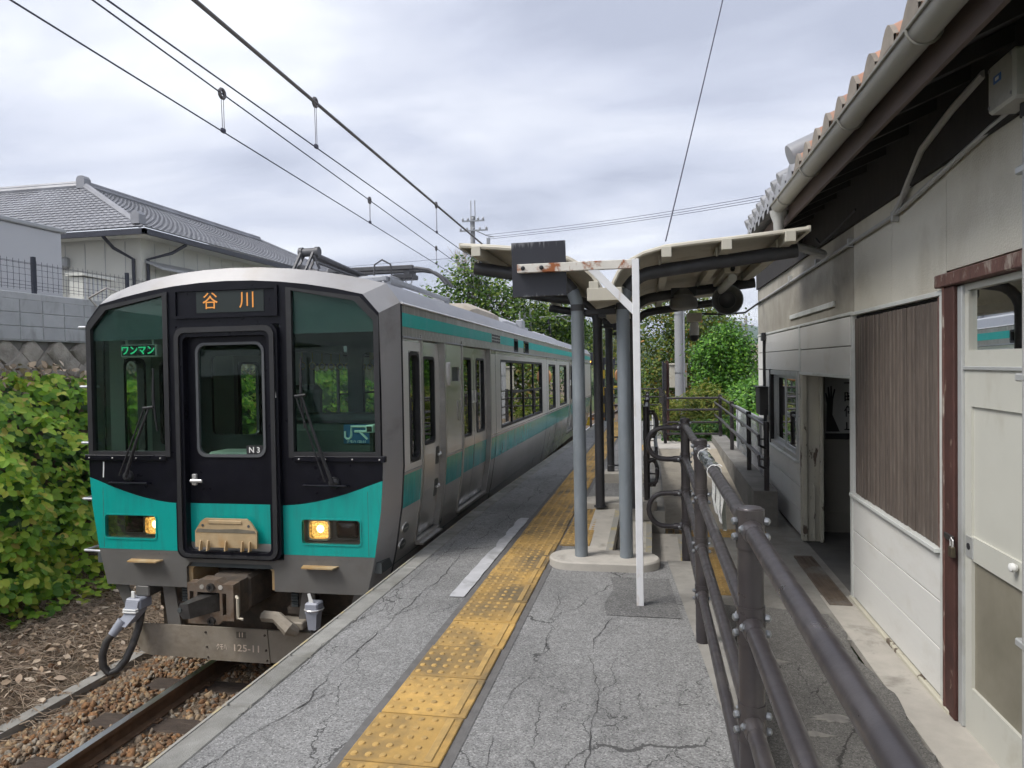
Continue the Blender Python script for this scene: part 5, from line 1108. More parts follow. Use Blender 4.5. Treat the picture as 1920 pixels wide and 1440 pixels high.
M_doorlow = pm('door_lower_panel', (.235,.215,.165), .6, var=.12, sc=3, dirt=(.15,.14,.10), dsc=2, dlo=.5, dhi=.9)
M_alu = pm('aluminium_trim', (.52,.53,.52), .45, .35, var=.06, sc=5, dirt=(.36,.35,.31), dsc=3, dlo=.5, dhi=.8)
M_trim = pm('pale_trim', (.66,.675,.64), .5, .1, var=.05, sc=5, dirt=(.42,.40,.34), dsc=3, dlo=.5, dhi=.85)
M_peel = pm('peeling_cream_paint', (.55,.52,.42), .6, var=.08, sc=5, dirt=(.12,.09,.065), dsc=4.5, dlo=.57, dhi=.60, dstr=(1.5,1.5,.6), bmp=.2, bsc=30)
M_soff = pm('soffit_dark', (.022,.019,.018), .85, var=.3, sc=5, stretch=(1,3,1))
M_fascia = pm('fascia_brown', (.085,.06,.052), .75, var=.3, sc=6, stretch=(1,.5,3), dirt=(.07,.05,.04), dsc=3, dlo=.45, dhi=.75)
M_gutter = pm('gutter_grey_beige', (.25,.243,.215), .5, var=.05, sc=3, dirt=(.25,.235,.20), dsc=6, dlo=.55, dhi=.8, dstr=(3,1,3))
M_terra = pm('terracotta_tile', (.36,.185,.115), .6, var=.14, sc=8, dirt=(.24,.19,.15), dsc=6, dlo=.5, dhi=.8, rnd=.1)
M_tilee = pm('tile_end_grey', (.225,.195,.16), .75, var=.2, sc=14, dirt=(.17,.15,.125), dsc=8, rnd=.1)
M_gtile = pm('grey_roof_tile', (.25,.255,.27), .5, var=.12, sc=8, dirt=(.38,.38,.37), dsc=6, dlo=.6, dhi=.85, rnd=.1)
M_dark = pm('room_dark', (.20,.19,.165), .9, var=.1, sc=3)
M_roomfl = pm('room_floor', (.13,.125,.115), .9, var=.2, sc=5)
M_conduit = pm('conduit_grey', (.40,.40,.385), .5, .1, var=.06, sc=9, dirt=(.22,.21,.19), dsc=5, dlo=.55, dhi=.8)
M_wglass = glassmat('window_glass', (.55,.60,.57), boost=3.0); M_dglass = glassmat('door_glass', (.30,.32,.31), boost=2.6)

sb = thing('station_building', 'old station house with white siding, stucco upper wall and tiled eaves', 'building')
WX = 1.68
wf = lambda u, v, d: (WX+d, u, v)                 # wall plates: u along y, v up, d into the house
# stucco upper wall in sheets with narrow joints
jy = [-1.5,.5,2.6,3.56,4.50,5.44,6.38,7.3,8.25,9.9,11.7]
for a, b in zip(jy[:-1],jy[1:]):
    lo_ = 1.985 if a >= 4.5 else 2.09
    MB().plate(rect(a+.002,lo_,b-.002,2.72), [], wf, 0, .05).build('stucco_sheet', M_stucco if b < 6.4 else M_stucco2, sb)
for b in jy[1:-1]: MB().box(WX+.003,b-.002,1.99,WX+.02,b+.002,2.72).build('joint', M_soff, sb)
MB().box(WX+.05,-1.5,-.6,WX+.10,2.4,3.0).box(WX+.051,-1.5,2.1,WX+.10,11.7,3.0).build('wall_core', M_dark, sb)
# siding boards
def boards(y0, y1, z0, z1, n, name='siding_board'):
    h = (z1-z0)/n
    for k in range(n):
        MB().cbox(WX-.012,y0,z0+h*k+.005,WX+.02,y1,z0+h*(k+1)-.005,.002).build(name, M_siding, sb)
boards(4.56,6.40,-.42,.435,3); 
MB().box(WX+.012,4.5,-.45,WX+.05,6.45,.45).build('wall_core', M_dark, sb)
boards(6.47,8.50,1.45,1.96,2); boards(8.60,11.68,1.46,1.96,2); boards(8.60,11.68,-.42,.42,3)
for a, b in ((8.60,8.64),(10.52,11.68)): boards(a,b,.425,1.455,4)
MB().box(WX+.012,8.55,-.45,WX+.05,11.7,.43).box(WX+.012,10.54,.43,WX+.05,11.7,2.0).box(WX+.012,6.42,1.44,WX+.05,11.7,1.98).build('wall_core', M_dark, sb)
MB().cbox(WX-.016,8.515,1.43,WX+.02,8.585,1.965,.003).build('corner_bead', M_trim, sb)
MB().cbox(WX-.02,6.41,1.965,WX+.02,11.7,1.992,.003).build('ledge_trim', M_trim, sb); MB().cbox(WX-.022,4.40,1.955,WX+.02,6.41,1.985,.003).build('ledge_trim', M_trim, sb)
MB().cbox(WX-.018,7.0,2.08,WX+.0,9.1,2.13,.003).build('mould', M_trim, sb)
MB().box(WX+.0,11.66,-.6,5.0,11.75,3.0).build('gable_wall', M_stucco, sb)
boards(-1.5,2.38,-.42,2.07,9)
# slatted panel
ns = 23; w_ = (6.36-4.60)/ns
slm = MB().cbox(-.012,-w_/2+.009,0,.014,w_/2-.009,1.46,.007).mesh('slat'); slm.materials.append(M_slat)
for k in range(ns): inst('slat', slm, sb, (WX+.004+random.uniform(-.005,.004), 4.60+w_*(k+.5), .468))
MB().box(WX+.015,4.58,.46,WX+.05,6.38,1.95).build('slat_backing', M_soff, sb)
MB().cbox(WX-.045,4.56,.44,WX+.02,6.40,.468,.003).build('slat_sill', M_trim, sb)
MB().cbox(WX-.02,4.48,-.45,WX+.02,4.555,1.985,.004).build('edge_trim', M_trim, sb); MB().cbox(WX-.02,6.37,.46,WX+.02,6.405,1.955,.003).build('edge_trim', M_trim, sb); MB().cbox(WX-.022,6.40,-.43,WX+.05,6.46,1.44,.004).build('edge_trim', M_trim, sb)
MB().cbox(WX-.015,4.556,.468,WX+.0,4.592,1.95,.003).build('edge_strip', M_redw, sb)
MB().cbox(WX-.035,4.40,-.47,WX+.0,6.46,-.425,.006).build('sole_plate', M_peel, sb)
# red timber post and head over the sliding door
MB().cbox(WX-.03,4.33,-.45,WX+.05,4.475,1.99,.006).build('door_post', M_redd, sb); MB().cbox(WX-.034,4.455,-.44,WX-.005,4.482,2.0,.004).build('post_edge', M_redw, sb)
MB().cbox(WX-.045,2.4,1.995,WX+.05,4.56,2.07,.006).build('door_head', M_redw, sb)
# aluminium door
DX0, DX1 = 2.4, 4.325
dr = MB().plate(rect(DX0,-.46,DX1,1.99), [rect(DX0+.05,1.63,DX1-.10,1.955),rect(DX0+.05,.63,DX1-.13,1.33),rect(DX0+.05,-.20,DX1-.13,.50)], wf, .005, .045).build('sliding_door', M_door, sb)
MB().plate(rect(DX0+.05,1.62,DX1-.09,1.96), [], wf, .026, .03).build('pane', M_dglass, dr)
MB().plate(rect(DX0+.05,.62,DX1-.12,1.34), [], wf, .018, .03).build('upper_panel', M_door, dr); MB().plate(rect(DX0+.05,-.21,DX1-.12,.51), [], wf, .022, .03).build('lower_panel', M_doorlow, dr)
MB().cbox(WX-.006,DX0,1.525,WX+.01,DX1-.05,1.545,.003).build('rail_bead', M_alu, dr); MB().cbox(WX-.012,DX1-.055,-.45,WX+.03,DX1,1.985,.004).build('stile', M_alu, dr)
MB().cbox(WX-.001,4.17,.51,WX+.01,4.255,.625,.002).build('lock_plate', M_alu, dr); MB().lathe([(.018,0),(.018,.004)], (WX-.001,4.215,.57), (-1,0,0), 12).build('keyhole', M_blackm, dr)
MB().lathe([(.014,0),(.022,.015),(.02,.03),(.008,.036)], (WX+.0,3.70,.60), (-1,0,0), 12).build('knob', M_paint, dr)
pk = thing('padlock', 'dark padlock and hasp on the red door post', 'padlock', (WX-.035,4.33,.545))
MB().cbox(-.02,-.03,-.065,.005,.02,-.005,.005).build('body', pm('padlock_brass', (.11,.09,.06), .5, .6, var=.3, sc=20), pk); MB().tube([(-.008,-.02,-.01),(-.008,-.022,.03),(-.008,-.005,.045),(-.008,.01,.03),(-.008,.01,-.01)], .005, 6).build('shackle', M_steel, pk); MB().cbox(-.01,-.02,.02,.0,.10,.055,.003).build('hasp', M_coupd, pk)
MB().box(WX+.9,2.4,-.45,WX+.95,6.4,2.6).box(WX+.05,2.35,-.45,WX+.95,2.4,2.6).build('office_wall', M_dark, sb)
MB().plate(rect(2.9,1.2,3.6,1.99), [], lambda u,v,d: (WX+.25+d+.02*math.sin(u*40),u,v), 0, .01).build('curtain', pm('curtain_cream', (.5,.45,.33), .9, var=.1), sb)
# doorway of the waiting room
MB().cbox(WX-.02,8.42,-.45,WX+.20,8.52,1.44,.005).build('door_jamb', M_peel, sb); MB().cbox(WX-.02,8.38,-.44,WX+.03,8.425,1.42,.005).build('jamb_stop', M_peel, sb); MB().cbox(WX+.16,8.37,-.45,WX+.20,8.42,1.43,.005).build('jamb_stop', M_peel, sb)
MB().tube([(WX+.10,8.41,.20),(WX+.10,8.38,.18),(WX+.10,8.375,-.15),(WX+.10,8.375,-.40)], .012, 8).build('bolt_rod', M_peel, sb)
MB().cbox(WX-.02,6.44,1.425,WX+.05,8.55,1.455,.004).build('door_lintel', M_trim, sb)
MB().box(WX+.02,6.41,-.46,4.6,9.0,-.455).build('room_floor', M_roomfl, sb)
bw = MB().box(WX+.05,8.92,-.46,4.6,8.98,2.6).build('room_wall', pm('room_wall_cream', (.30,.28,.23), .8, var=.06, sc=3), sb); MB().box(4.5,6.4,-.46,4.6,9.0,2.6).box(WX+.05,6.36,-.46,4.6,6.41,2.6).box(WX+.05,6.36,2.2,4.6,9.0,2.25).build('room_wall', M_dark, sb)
MB().box(WX+.36,8.905,.40,4.5,8.921,.425).box(WX+.36,8.905,-.25,4.5,8.921,-.22).build('wall_batten', bpy.data.materials['room_wall_cream'], sb)
pst = thing('poster', 'white poster with black brush lettering on the waiting room wall', 'poster', (2.21,8.918,1.02))
MB().cbox(-.19,-.004,-.36,.19,0,.36,.001).build('sheet', pm('poster_white', (.5,.5,.47), .7, var=.04), pst)
ink = pm('poster_ink', (.015,.015,.015), .7, var=.1)
for k, ch in enumerate('一時停止'): text('poster_character', ch, .14, ink, pst, (.085,-.005,.28-.165*k), (R(90),0,0), .0006, .002)
MB().plate([(-.18,-.28),(-.03,-.28),(-.11,-.08),(-.10,.10),(-.075,.22),(-.09,.225),(-.112,.13),(-.115,.26),(-.13,.26),(-.132,.13),(-.148,.25),(-.162,.245),(-.155,.11),(-.178,.18),(-.187,.17),(-.17,.04)], [], lambda u,v,d: (u,-.006+d,v), 0, .002).build('poster_hand', ink, pst); MB().cbox(-.19,-.006,-.37,.19,-.003,-.30,.001).build('poster_foot', ink, pst)
# sliding window
wn_ = MB().plate(rect(8.64,.42,10.54,1.46), [rect(8.71,.49,10.47,1.40)], wf, -.025, .09).build('sliding_window', M_alu, sb)
MB().plate(rect(8.70,.48,9.62,1.41), [rect(8.755,.535,9.565,1.36)], wf, .015, .035).build('sash', M_alu, wn_); MB().plate(rect(8.75,.53,9.57,1.37), [], wf, .024, .028).build('pane', M_wglass, wn_)
MB().plate(rect(9.55,.48,10.48,1.41), [rect(9.60,.535,10.42,1.36)], wf, .045, .065).build('sash', M_alu, wn_); MB().plate(rect(9.6,.53,10.43,1.37), [], wf, .054, .058).build('pane', M_wglass, wn_)
MB().cbox(WX-.06,8.62,.405,WX+.02,10.56,.435,.004).build('sill', M_trim, wn_); MB().cbox(WX-.03,10.46,.42,WX+.02,10.56,1.47,.003).build('dark_jamb', M_soff, wn_)
MB().box(WX+.6,8.98,-.4,WX+.65,11.6,2.4).build('room_wall', M_dark, sb)
# eaves: fascia, soffit, frieze, roof, tiles, gutter
EZ = 2.98
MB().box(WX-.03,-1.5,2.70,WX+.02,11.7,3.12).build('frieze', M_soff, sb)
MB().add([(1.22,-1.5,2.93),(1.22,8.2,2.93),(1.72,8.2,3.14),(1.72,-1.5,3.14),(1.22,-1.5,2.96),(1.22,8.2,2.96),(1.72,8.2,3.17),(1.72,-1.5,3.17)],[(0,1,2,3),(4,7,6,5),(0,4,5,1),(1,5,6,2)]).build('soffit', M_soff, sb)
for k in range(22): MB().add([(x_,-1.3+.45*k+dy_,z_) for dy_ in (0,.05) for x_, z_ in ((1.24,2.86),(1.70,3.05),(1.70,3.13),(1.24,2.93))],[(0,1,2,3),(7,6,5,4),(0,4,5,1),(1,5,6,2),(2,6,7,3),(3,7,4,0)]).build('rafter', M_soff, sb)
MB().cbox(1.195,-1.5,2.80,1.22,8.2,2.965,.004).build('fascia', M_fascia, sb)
MB().cbox(1.19,8.2,2.78,1.72,8.26,3.2,.004).build('barge_board', M_soff, sb)
rr = MB().add([(1.10,-1.5,2.985),(1.10,8.25,2.985),(5.5,8.25,4.85),(5.5,-1.5,4.85),(1.10,-1.5,2.97),(1.10,8.25,2.97),(5.5,8.25,4.83),(5.5,-1.5,4.83)],[(0,1,2,3),(4,7,6,5),(0,4,5,1),(1,5,6,2),(3,7,4,0)]).build('roof', M_gtile, sb)
MB().add([(1.58,8.25,3.19),(1.58,11.9,3.19),(5.5,11.9,4.8),(5.5,8.25,4.8),(1.58,8.25,3.13),(1.58,11.9,3.13),(5.5,11.9,4.74),(5.5,8.25,4.74)],[(0,1,2,3),(4,7,6,5),(0,4,5,1),(1,5,6,2),(3,7,4,0)]).build('roof', M_gtile, sb)
def stile(mat, mat2, pitch=.285):
    # one column of S shaped tile at the eave, wave across y, rising to +x
    pr = []
    for k in range(11):
        a = k/10; y_ = -pitch/2+pitch*a; z_ = .052*math.cos(2*math.pi*(a-.32)) if a < .82 else .052*math.cos(2*math.pi*.5)*(1-.0*a)
        pr.append((y_, z_))
    mb = MB(); th = .028
    top0 = [(0,y_,z_) for y_, z_ in pr]; bot0 = [(0,y_,z_-th) for y_, z_ in pr]
    up_ = lambda r: [(p[0]+.34,p[1],p[2]+.145) for p in r]
    mb.loft([top0, up_(top0)], closed=False); mb.loft([up_(bot0), bot0], closed=False); me = mb.mesh('roof_tile', True, 60); me.materials.append(mat)
    mb2 = MB(); mb2.loft([bot0, top0], closed=False)
    for (y_, z_) in pr[2:6]: pass
    lip = [[(-.012,y_,min(z_-th-.03,-.055)) for y_, z_ in pr],[(-.012,y_,z_+.004) for y_, z_ in pr],[(.01,y_,z_+.006) for y_, z_ in pr]]
    mb2.loft(lip, closed=False); me2 = mb2.mesh('tile_lip', True, 50); me2.materials.append(mat2); return me, me2
tA, tAl = stile(M_terra, M_tilee); tB, tBl = stile(M_gtile, M_gtile)
k = 0; y_ = -1.3
while y_ < 8.2:
    A_, B_ = (tA,tAl) if y_ < 5.75 else (tB,tBl)
    o_ = inst('roof_tile', A_, sb, (1.075+random.uniform(-.004,.004), y_, 3.03+random.uniform(-.003,.004)), (random.uniform(-.01,.01),0,random.uniform(-.01,.01)))
    inst('tile_lip', B_, o_, (0,0,0))
    o_ = inst('roof_tile', A_, sb, (1.36, y_, 3.165), (0,0,random.uniform(-.01,.01)))
    if y_ > 5.9: MB().lathe([(.058,0),(.062,.01),(.062,.3)], (1.06,y_+.08,3.075), (1,0,.42), 14).build('round_end_tile', M_gtile, sb)
    y_ += .285
vt_ = MB().lathe([(.02,-.006),(.10,0),(.105,.012),(.105,.45)], (1.09,5.86,3.16), (1,0,.42), 18).build('verge_tile', M_gtile, sb)
gt = MB(); pts = [(.060*math.cos(R(a)), .066*math.sin(R(a))) for a in range(180,361,15)]; pin = [(.055*math.cos(R(a)), .060*math.sin(R(a))) for a in range(360,179,-15)]
gt.loft([[(1.115+p[0], y_, 2.945+p[1]-.006*(y_+1)/7) for p in pts+pin] for y_ in (-1.4,2,6.55)], caps=True); gto = gt.build('gutter', M_gutter, sb, angle=50)
gt = MB(); gt.tube([(1.049,-1.4,2.948),(1.049,6.55,2.942)], .008, 6); gt.build('gutter_bead', M_gutter, gto)
for y_ in (1.0,2.1,3.2,4.28,5.3,6.2): MB().tube([(1.115+.071*math.cos(R(a)), y_, 2.942+.071*math.sin(R(a))) for a in range(180,361,20)], .006, 5).build('gutter_strap', M_gutter, gto)
MB().lathe([(.075,0),(.07,-.03),(.045,-.10),(.04,-.30)], (1.12,6.58,2.90), n=14).build('downpipe_funnel', M_conduit, gto); MB().tube([(1.12,6.58,2.70),(1.3,6.8,2.62),(1.6,7.1,2.58)], .04, 10).build('downpipe', M_conduit, gto)
# conduit, boxes and cables on the wall
MB().tube([(WX-.02,2.4,2.80),(WX-.02,3.9,2.72),(WX-.025,5.15,2.585),(WX-.025,5.4,2.57),(WX-.02,11.5,2.49),(WX-.02,11.68,2.47)], .016, 8).build('conduit', M_conduit, sb)
MB().tube([(WX-.03,3.95,3.0),(WX-.04,4.3,2.95),(WX-.04,4.75,2.86),(WX-.035,5.0,2.72),(WX-.03,5.18,2.62),(WX-.025,5.30,2.58)], .022, 8).build('conduit', M_conduit, sb)
for y_ in (5.3,6.4,7.6,9.0): MB().cbox(WX-.045,y_-.02,2.53,WX,y_+.02,2.60,.003).build('conduit_clip', M_conduit, sb)
MB().tube([(WX-.03,6.2,2.80),(WX-.03,6.9,2.74),(WX-.03,7.4,2.72),(WX-.03,7.6,2.80)], .012, 6).build('cable', M_blackm, sb)
jb = MB().cbox(WX-.14,3.42,2.70,WX,3.66,2.92,.012).build('junction_box', pm('box_grey', (.42,.42,.40), .45, var=.05, dirt=(.3,.3,.28), dsc=5), sb)
MB().cbox(WX-.142,3.53,2.82,WX-.138,3.60,2.855,.001).build('blue_label', pm('label_blue', (.06,.17,.5), .5, var=.1), jb); MB().cbox(WX-.1435,3.55,2.83,WX-.1415,3.58,2.845,.0005).build('label_print', M_paint, jb)
for (a,b) in ((3.44,2.73),(3.64,2.73),(3.44,2.895),(3.64,2.895)): MB().lathe([(.008,0),(.008,.004)], (WX-.14,a,b), (-1,0,0), 8).build('box_screw', M_bolt, jb)
MB().tube([(WX-.05,3.50,2.70),(WX-.05,3.50,-.44)], .019, 10).build('vertical_pipe', M_conduit, sb); MB().cyl((WX-.05,3.50,2.64),(WX-.05,3.50,2.70),.028,n=10).build('pipe_union', M_blackm, sb)
for z_ in (2.42,1.50,.3): MB().cbox(WX-.07,3.47,z_-.018,WX-.0,3.57,z_+.018,.006).build('pipe_clamp', M_alu, sb)
mtr = MB().cbox(WX-.13,10.75,.80,WX-.013,11.15,1.20,.01).build('meter_box', pm('meter_dark', (.05,.047,.045), .6, var=.2), sb); MB().cbox(WX-.16,10.72,1.195,WX-.013,11.18,1.215,.004).build('box_hood', M_bracketblk, mtr)
MB().cbox(WX-.07,10.88,1.88,WX-.012,11.02,2.0,.006).tube([(WX-.035,10.95,1.88),(WX-.035,10.95,1.20)], .02, 8).tube([(WX-.05,10.85,.80),(WX-.055,10.85,.62),(WX-.055,10.80,.57),(WX-.055,10.72,.60),(WX-.05,10.70,.9)], .014, 8).build('meter_pipe', M_bracketblk, sb)
# ================================================================ left side: walls, fence, house
M_blk = pm('concrete_block', (.43,.435,.44), .9, var=.1, sc=4, bmp=.3, bsc=60, dirt=(.20,.195,.185), dsc=1.6, dlo=.50, dhi=.75, rnd=.07, dstr=(1,2.5,.8))
M_rub = pm('rubble_stone', (.34,.31,.265), .9, var=.22, sc=5, bmp=.6, bsc=22, dirt=(.17,.155,.125), dsc=3, dlo=.5, dhi=.75, rnd=.18, bd=.03)
M_fence = pm('fence_dark_blue', (.022,.026,.04), .45, .2, var=.15); M_hwall = pm('house_cladding', (.60,.60,.55), .6, var=.04, sc=1.5)
M_hroof = pm('house_tile', (.24,.243,.26), .42, var=.10, sc=3, dirt=(.31,.315,.34), dsc=.8, dlo=.5, dhi=.7); M_hdark = pm('house_dark_trim', (.028,.030,.042), .4, var=.1)
M_box = pm('grey_store', (.47,.48,.50), .6, var=.03, sc=1); M_hgrey = pm('house_vent_grey', (.35,.36,.37), .5, var=.08)
BX = -9.0
# coursed rubble wall: stones set on the diagonal
rw = thing('stone_wall', 'rough grey rubble retaining wall above the creepers on the left bank', 'retaining wall')
MB().box(BX-.35,-1,1.2,BX-.10,16,2.10).build('mortar_core', M_wallc, rw)
def stone_mesh():
    n = 6; R0 = .232; n = 8; pts = [(R0*(1.0 if k % 2 == 0 else .74)*random.uniform(.88,1.08)*math.cos(2*math.pi*k/n), R0*(1.0 if k % 2 == 0 else .74)*random.uniform(.88,1.08)*math.sin(2*math.pi*k/n)) for k in range(n)]
    mb = MB(); mb.loft([[(-.08,u,v) for u,v in pts],[(.03,u*.97,v*.97) for u,v in pts],[(.055+random.uniform(-.012,.012),u*.86,v*.86) for u,v in pts],[(.06+random.uniform(-.012,.015),u*.4,v*.4) for u,v in pts]], caps=True); me = mb.mesh('stone', True, 40); me.materials.append(M_rub); return me
SM = [stone_mesh() for _ in range(6)]
for r_ in range(5):
    for k in range(34):
        y_ = -.6+k*.46+(.23 if r_ % 2 else 0)
        if 6.0 < y_ < 12.5 or r_ == 4: inst('stone', random.choice(SM), rw, (BX-.10+random.uniform(-.02,.02), y_+random.uniform(-.02,.02), 1.08+.215*r_+random.uniform(-.02,.02)), (random.choice((0,1.5708,3.1416))+random.uniform(-.1,.1),0,0), (1,1.0,1.0))
bwl = thing('block_wall', 'grey concrete block wall standing on the rubble wall', 'wall')
MB().box(BX-.17,-2,2.09,BX-.012,30,2.78).build('block_core', M_blk, bwl)
bm_ = MB().cbox(-.05,-.195,-.095,.03,.195,.095,.006).mesh('block'); bm_.materials.append(M_blk)
for r_ in range(3):
    for k in range(36):
        y_ = 4.2+k*.40+(.0 if r_ % 2 else .0); inst('block', bm_, bwl, (BX-.03+random.uniform(-.003,.003), y_, 2.20+.20*r_))
MB().cbox(BX-.19,-2,2.69,BX+.0,30,2.80,.01).build('coping', M_blk, bwl)
fe = thing('mesh_fence', 'dark blue welded wire fence on top of the block wall', 'fence')
for y_ in (5.2,7.2,9.15,11.1,13.05): MB().box(BX-.115,y_-.025,2.8,BX-.065,y_+.025,3.36).build('post', M_fence, fe)
mb = MB()
for k in range(100): mb.box(BX-.092,4.6+k*.10,2.85,BX-.088,4.604+k*.10,3.30)
for z_ in (2.88,2.98,3.08,3.17,3.26): mb.box(BX-.094,4.6,z_-.002,BX-.086,14.4,z_+.002)
for z_ in (2.92,3.24): mb.tube([(BX-.06,4.6,z_),(BX-.06,14.4,z_)], .004, 4)
o = mb.build('wire_panel', M_fence, fe); o['kind'] = 'stuff'
# grey store and low shed in front of the house
gs = thing('storage_unit', 'plain pale grey box store behind the wire fence at the edge of the picture', 'store'); MB().cbox(-17.5,5.0,2.6,-13.08,13.95,4.78,.02).build('wall', M_box, gs); MB().cbox(-17.6,4.9,4.78,-13.02,14.05,4.88,.02).build('roof_edge', M_hgrey, gs)
ls = thing('small_shed', 'low white corrugated lean-to behind the wire fence', 'shed')
MB().box(-11.15,12.05,2.6,-10.85,12.7,3.48).build('wall', M_hwall, ls); MB().add([(-11.2,12.0,3.50),(-11.2,12.85,3.48),(-10.78,12.85,3.48),(-10.78,12.0,3.50),(-11.2,12.0,3.56),(-11.2,12.85,3.54),(-10.78,12.85,3.54),(-10.78,12.0,3.56)],[(0,1,2,3),(4,7,6,5),(0,4,5,1),(1,5,6,2),(2,6,7,3),(3,7,4,0)]).build('roof', M_hwall, ls)
for k in range(6): MB().box(-10.85,12.08+k*.11,2.6,-10.84,12.11+k*.11,3.48).build('wall_rib', M_box, ls)
# the house: hipped corner with a long eave going away
hs = thing('house', 'pale house with grey tiled hipped roof beyond the fence', 'house')
C = (-12.56,16.0,5.28); A = (-16.4,18.4,7.10)
FAR = 30.4; RFAR = 28.0; LFT = -34.0
MB().box(LFT,16.75,2.6,-13.28,FAR,5.25).build('wall', M_hwall, hs)
k_ = 0; x_ = -13.3
for k in range(24):
    MB().box(-13.283,17.3+.62*k,2.7,-13.276,17.315+.62*k,5.1).build('cladding_joint', M_hgrey, hs)
for k in range(10): MB().box(-13.75-.62*k,16.743,2.7,-13.735-.62*k,16.75,5.1).build('cladding_joint', M_hgrey, hs)
MB().add([(LFT,16.0,5.16),C[:2]+(5.16,),(C[0],FAR,5.16),(-13.3,FAR,5.16),(-13.3,16.7,5.16),(LFT,16.7,5.16)],[(0,1,4,5),(1,2,3,4)]).build('eave_soffit', M_hwall, hs)
MB().box(LFT,15.93,5.10,C[0]+.07,16.02,5.24).box(C[0]-.02,15.93,5.10,C[0]+.07,FAR,5.24).build('gutter', M_hdark, hs)
def tiles(p00, p10, p11, p01, nu, nv, name):
    # tile courses over a roof plane: p00->p10 along the eave, p01/p11 along the ridge; each course overlaps, each column is a wave
    P = [Vector(p) for p in (p00,p10,p11,p01)]; nrm = (P[1]-P[0]).cross(P[3]-P[0]).normalized(); nrm = nrm if nrm.z > 0 else -nrm
    mb = MB(); sub = 4
    for j in range(nv):
        for row in range(1):
            a0, a1 = j/nv, (j+1.0)/nv; L0, R0_ = P[0].lerp(P[3],a0), P[1].lerp(P[2],a0); L1, R1_ = P[0].lerp(P[3],a1), P[1].lerp(P[2],a1)
            n_ = max(2,int(nu*sub)); top, bot, low = [], [], []
            for i in range(n_+1):
                s_ = i/n_; wv = .016*(0.5+.5*math.cos(2*math.pi*(i % sub)/sub))
                bot.append(L0.lerp(R0_,s_)+nrm*(.035+wv)); top.append(L1.lerp(R1_,s_)+nrm*(.01+wv)); low.append(L0.lerp(R0_,s_)+nrm*.0)
            mb.loft([low,bot,top], closed=False)
    return mb.build(name, M_hroof, hs, smooth=False)
RL = (LFT,18.4,7.10)
tA_ = tiles((-26,16.0,5.26), C, A, (-26,18.4,7.10), 60, 18, 'roof_slope'); tA_['kind'] = 'stuff'
tB_ = tiles(C, (C[0],FAR,5.26), (A[0],RFAR,7.10), A, 62, 18, 'roof_slope'); tB_['kind'] = 'stuff'
for (a_, b_) in ((A,(A[0],RFAR,7.10)),(A,RL)):
    d_ = (Vector(b_)-Vector(a_)).normalized(); MB().tube([Vector(a_)+Vector((0,0,.05)),Vector(b_)+Vector((0,0,.05))], .10, 8).tube([Vector(a_)+Vector((0,0,.14)),Vector(b_)+Vector((0,0,.14))], .07, 8).build('ridge', M_hroof, hs)
MB().tube([Vector(A)+Vector((0,0,.04)),Vector(C)+Vector((-.25,.16,.10))], .085, 8).tube([Vector(A)+Vector((0,0,.11)),Vector(C)+Vector((-.35,.22,.19))], .06, 8).build('hip_ridge', M_hroof, hs)
for p_, s_ in ((A,.7),((C[0]-.28,C[1]+.18,C[2]+.16),.6)):
    MB().loft([[(p_[0]-.2*s_,p_[1]-.16,p_[2]-.05),(p_[0]+.2*s_,p_[1]-.16,p_[2]-.05),(p_[0]+.2*s_,p_[1]-.16,p_[2]+.32*s_),(p_[0]+.1*s_,p_[1]-.16,p_[2]+.45*s_),(p_[0]-.1*s_,p_[1]-.16,p_[2]+.45*s_),(p_[0]-.2*s_,p_[1]-.16,p_[2]+.32*s_)],
               [(p_[0]-.2*s_,p_[1]+.1,p_[2]-.05),(p_[0]+.2*s_,p_[1]+.1,p_[2]-.05),(p_[0]+.2*s_,p_[1]+.1,p_[2]+.32*s_),(p_[0]+.1*s_,p_[1]+.1,p_[2]+.45*s_),(p_[0]-.1*s_,p_[1]+.1,p_[2]+.45*s_),(p_[0]-.2*s_,p_[1]+.1,p_[2]+.32*s_)]], caps=True).build('ridge_end_tile', M_hroof, hs)
MB().tube([(-13.75,15.98,5.10),(-13.72,16.3,4.85),(-13.45,16.68,4.6),(-13.45,16.68,2.7)], .045, 8).build('downpipe', M_hdark, hs)
MB().tube([(-12.58,17.7,5.10),(-12.9,17.5,4.85),(-13.22,16.95,4.62),(-13.22,16.95,2.7)], .045, 8).build('downpipe', M_hdark, hs)
MB().tube([Vector((A[0],RFAR,7.14)),Vector((C[0]-.2,FAR-.2,5.36))], .085, 8).build('hip_ridge', M_hroof, hs)
MB().add([(C[0],FAR,5.28),(-26,FAR,5.28),(-26,RFAR,7.10),(A[0],RFAR,7.10)],[(0,1,2,3)]).build('roof_slope', M_hroof, hs)
for (x_,y_) in ((-15.6,16.74),(-13.27,20.2),(-13.27,25.2)): MB().cbox(x_-.14,y_-.14,4.45,x_+.14,y_+.14,4.75,.05).build('vent_hood', M_hgrey, hs)
MB().box(-13.29,17.1,2.9,-13.27,21.5,4.05).build('window', M_hdark, hs); MB().box(-13.275,17.2,2.95,-13.262,21.4,3.98).build('pane', glassmat('house_glass', (.1,.12,.12), boost=4), hs.children[-1])
MB().add([(-13.3,16.9,4.55),(-13.3,21.8,4.55),(-12.75,21.8,4.32),(-12.75,16.9,4.32),(-13.3,16.9,4.61),(-13.3,21.8,4.61),(-12.75,21.8,4.38),(-12.75,16.9,4.38)],[(0,1,2,3),(4,7,6,5),(0,4,5,1),(1,5,6,2),(2,6,7,3),(3,7,4,0)]).build('window_awning', M_hgrey, hs)

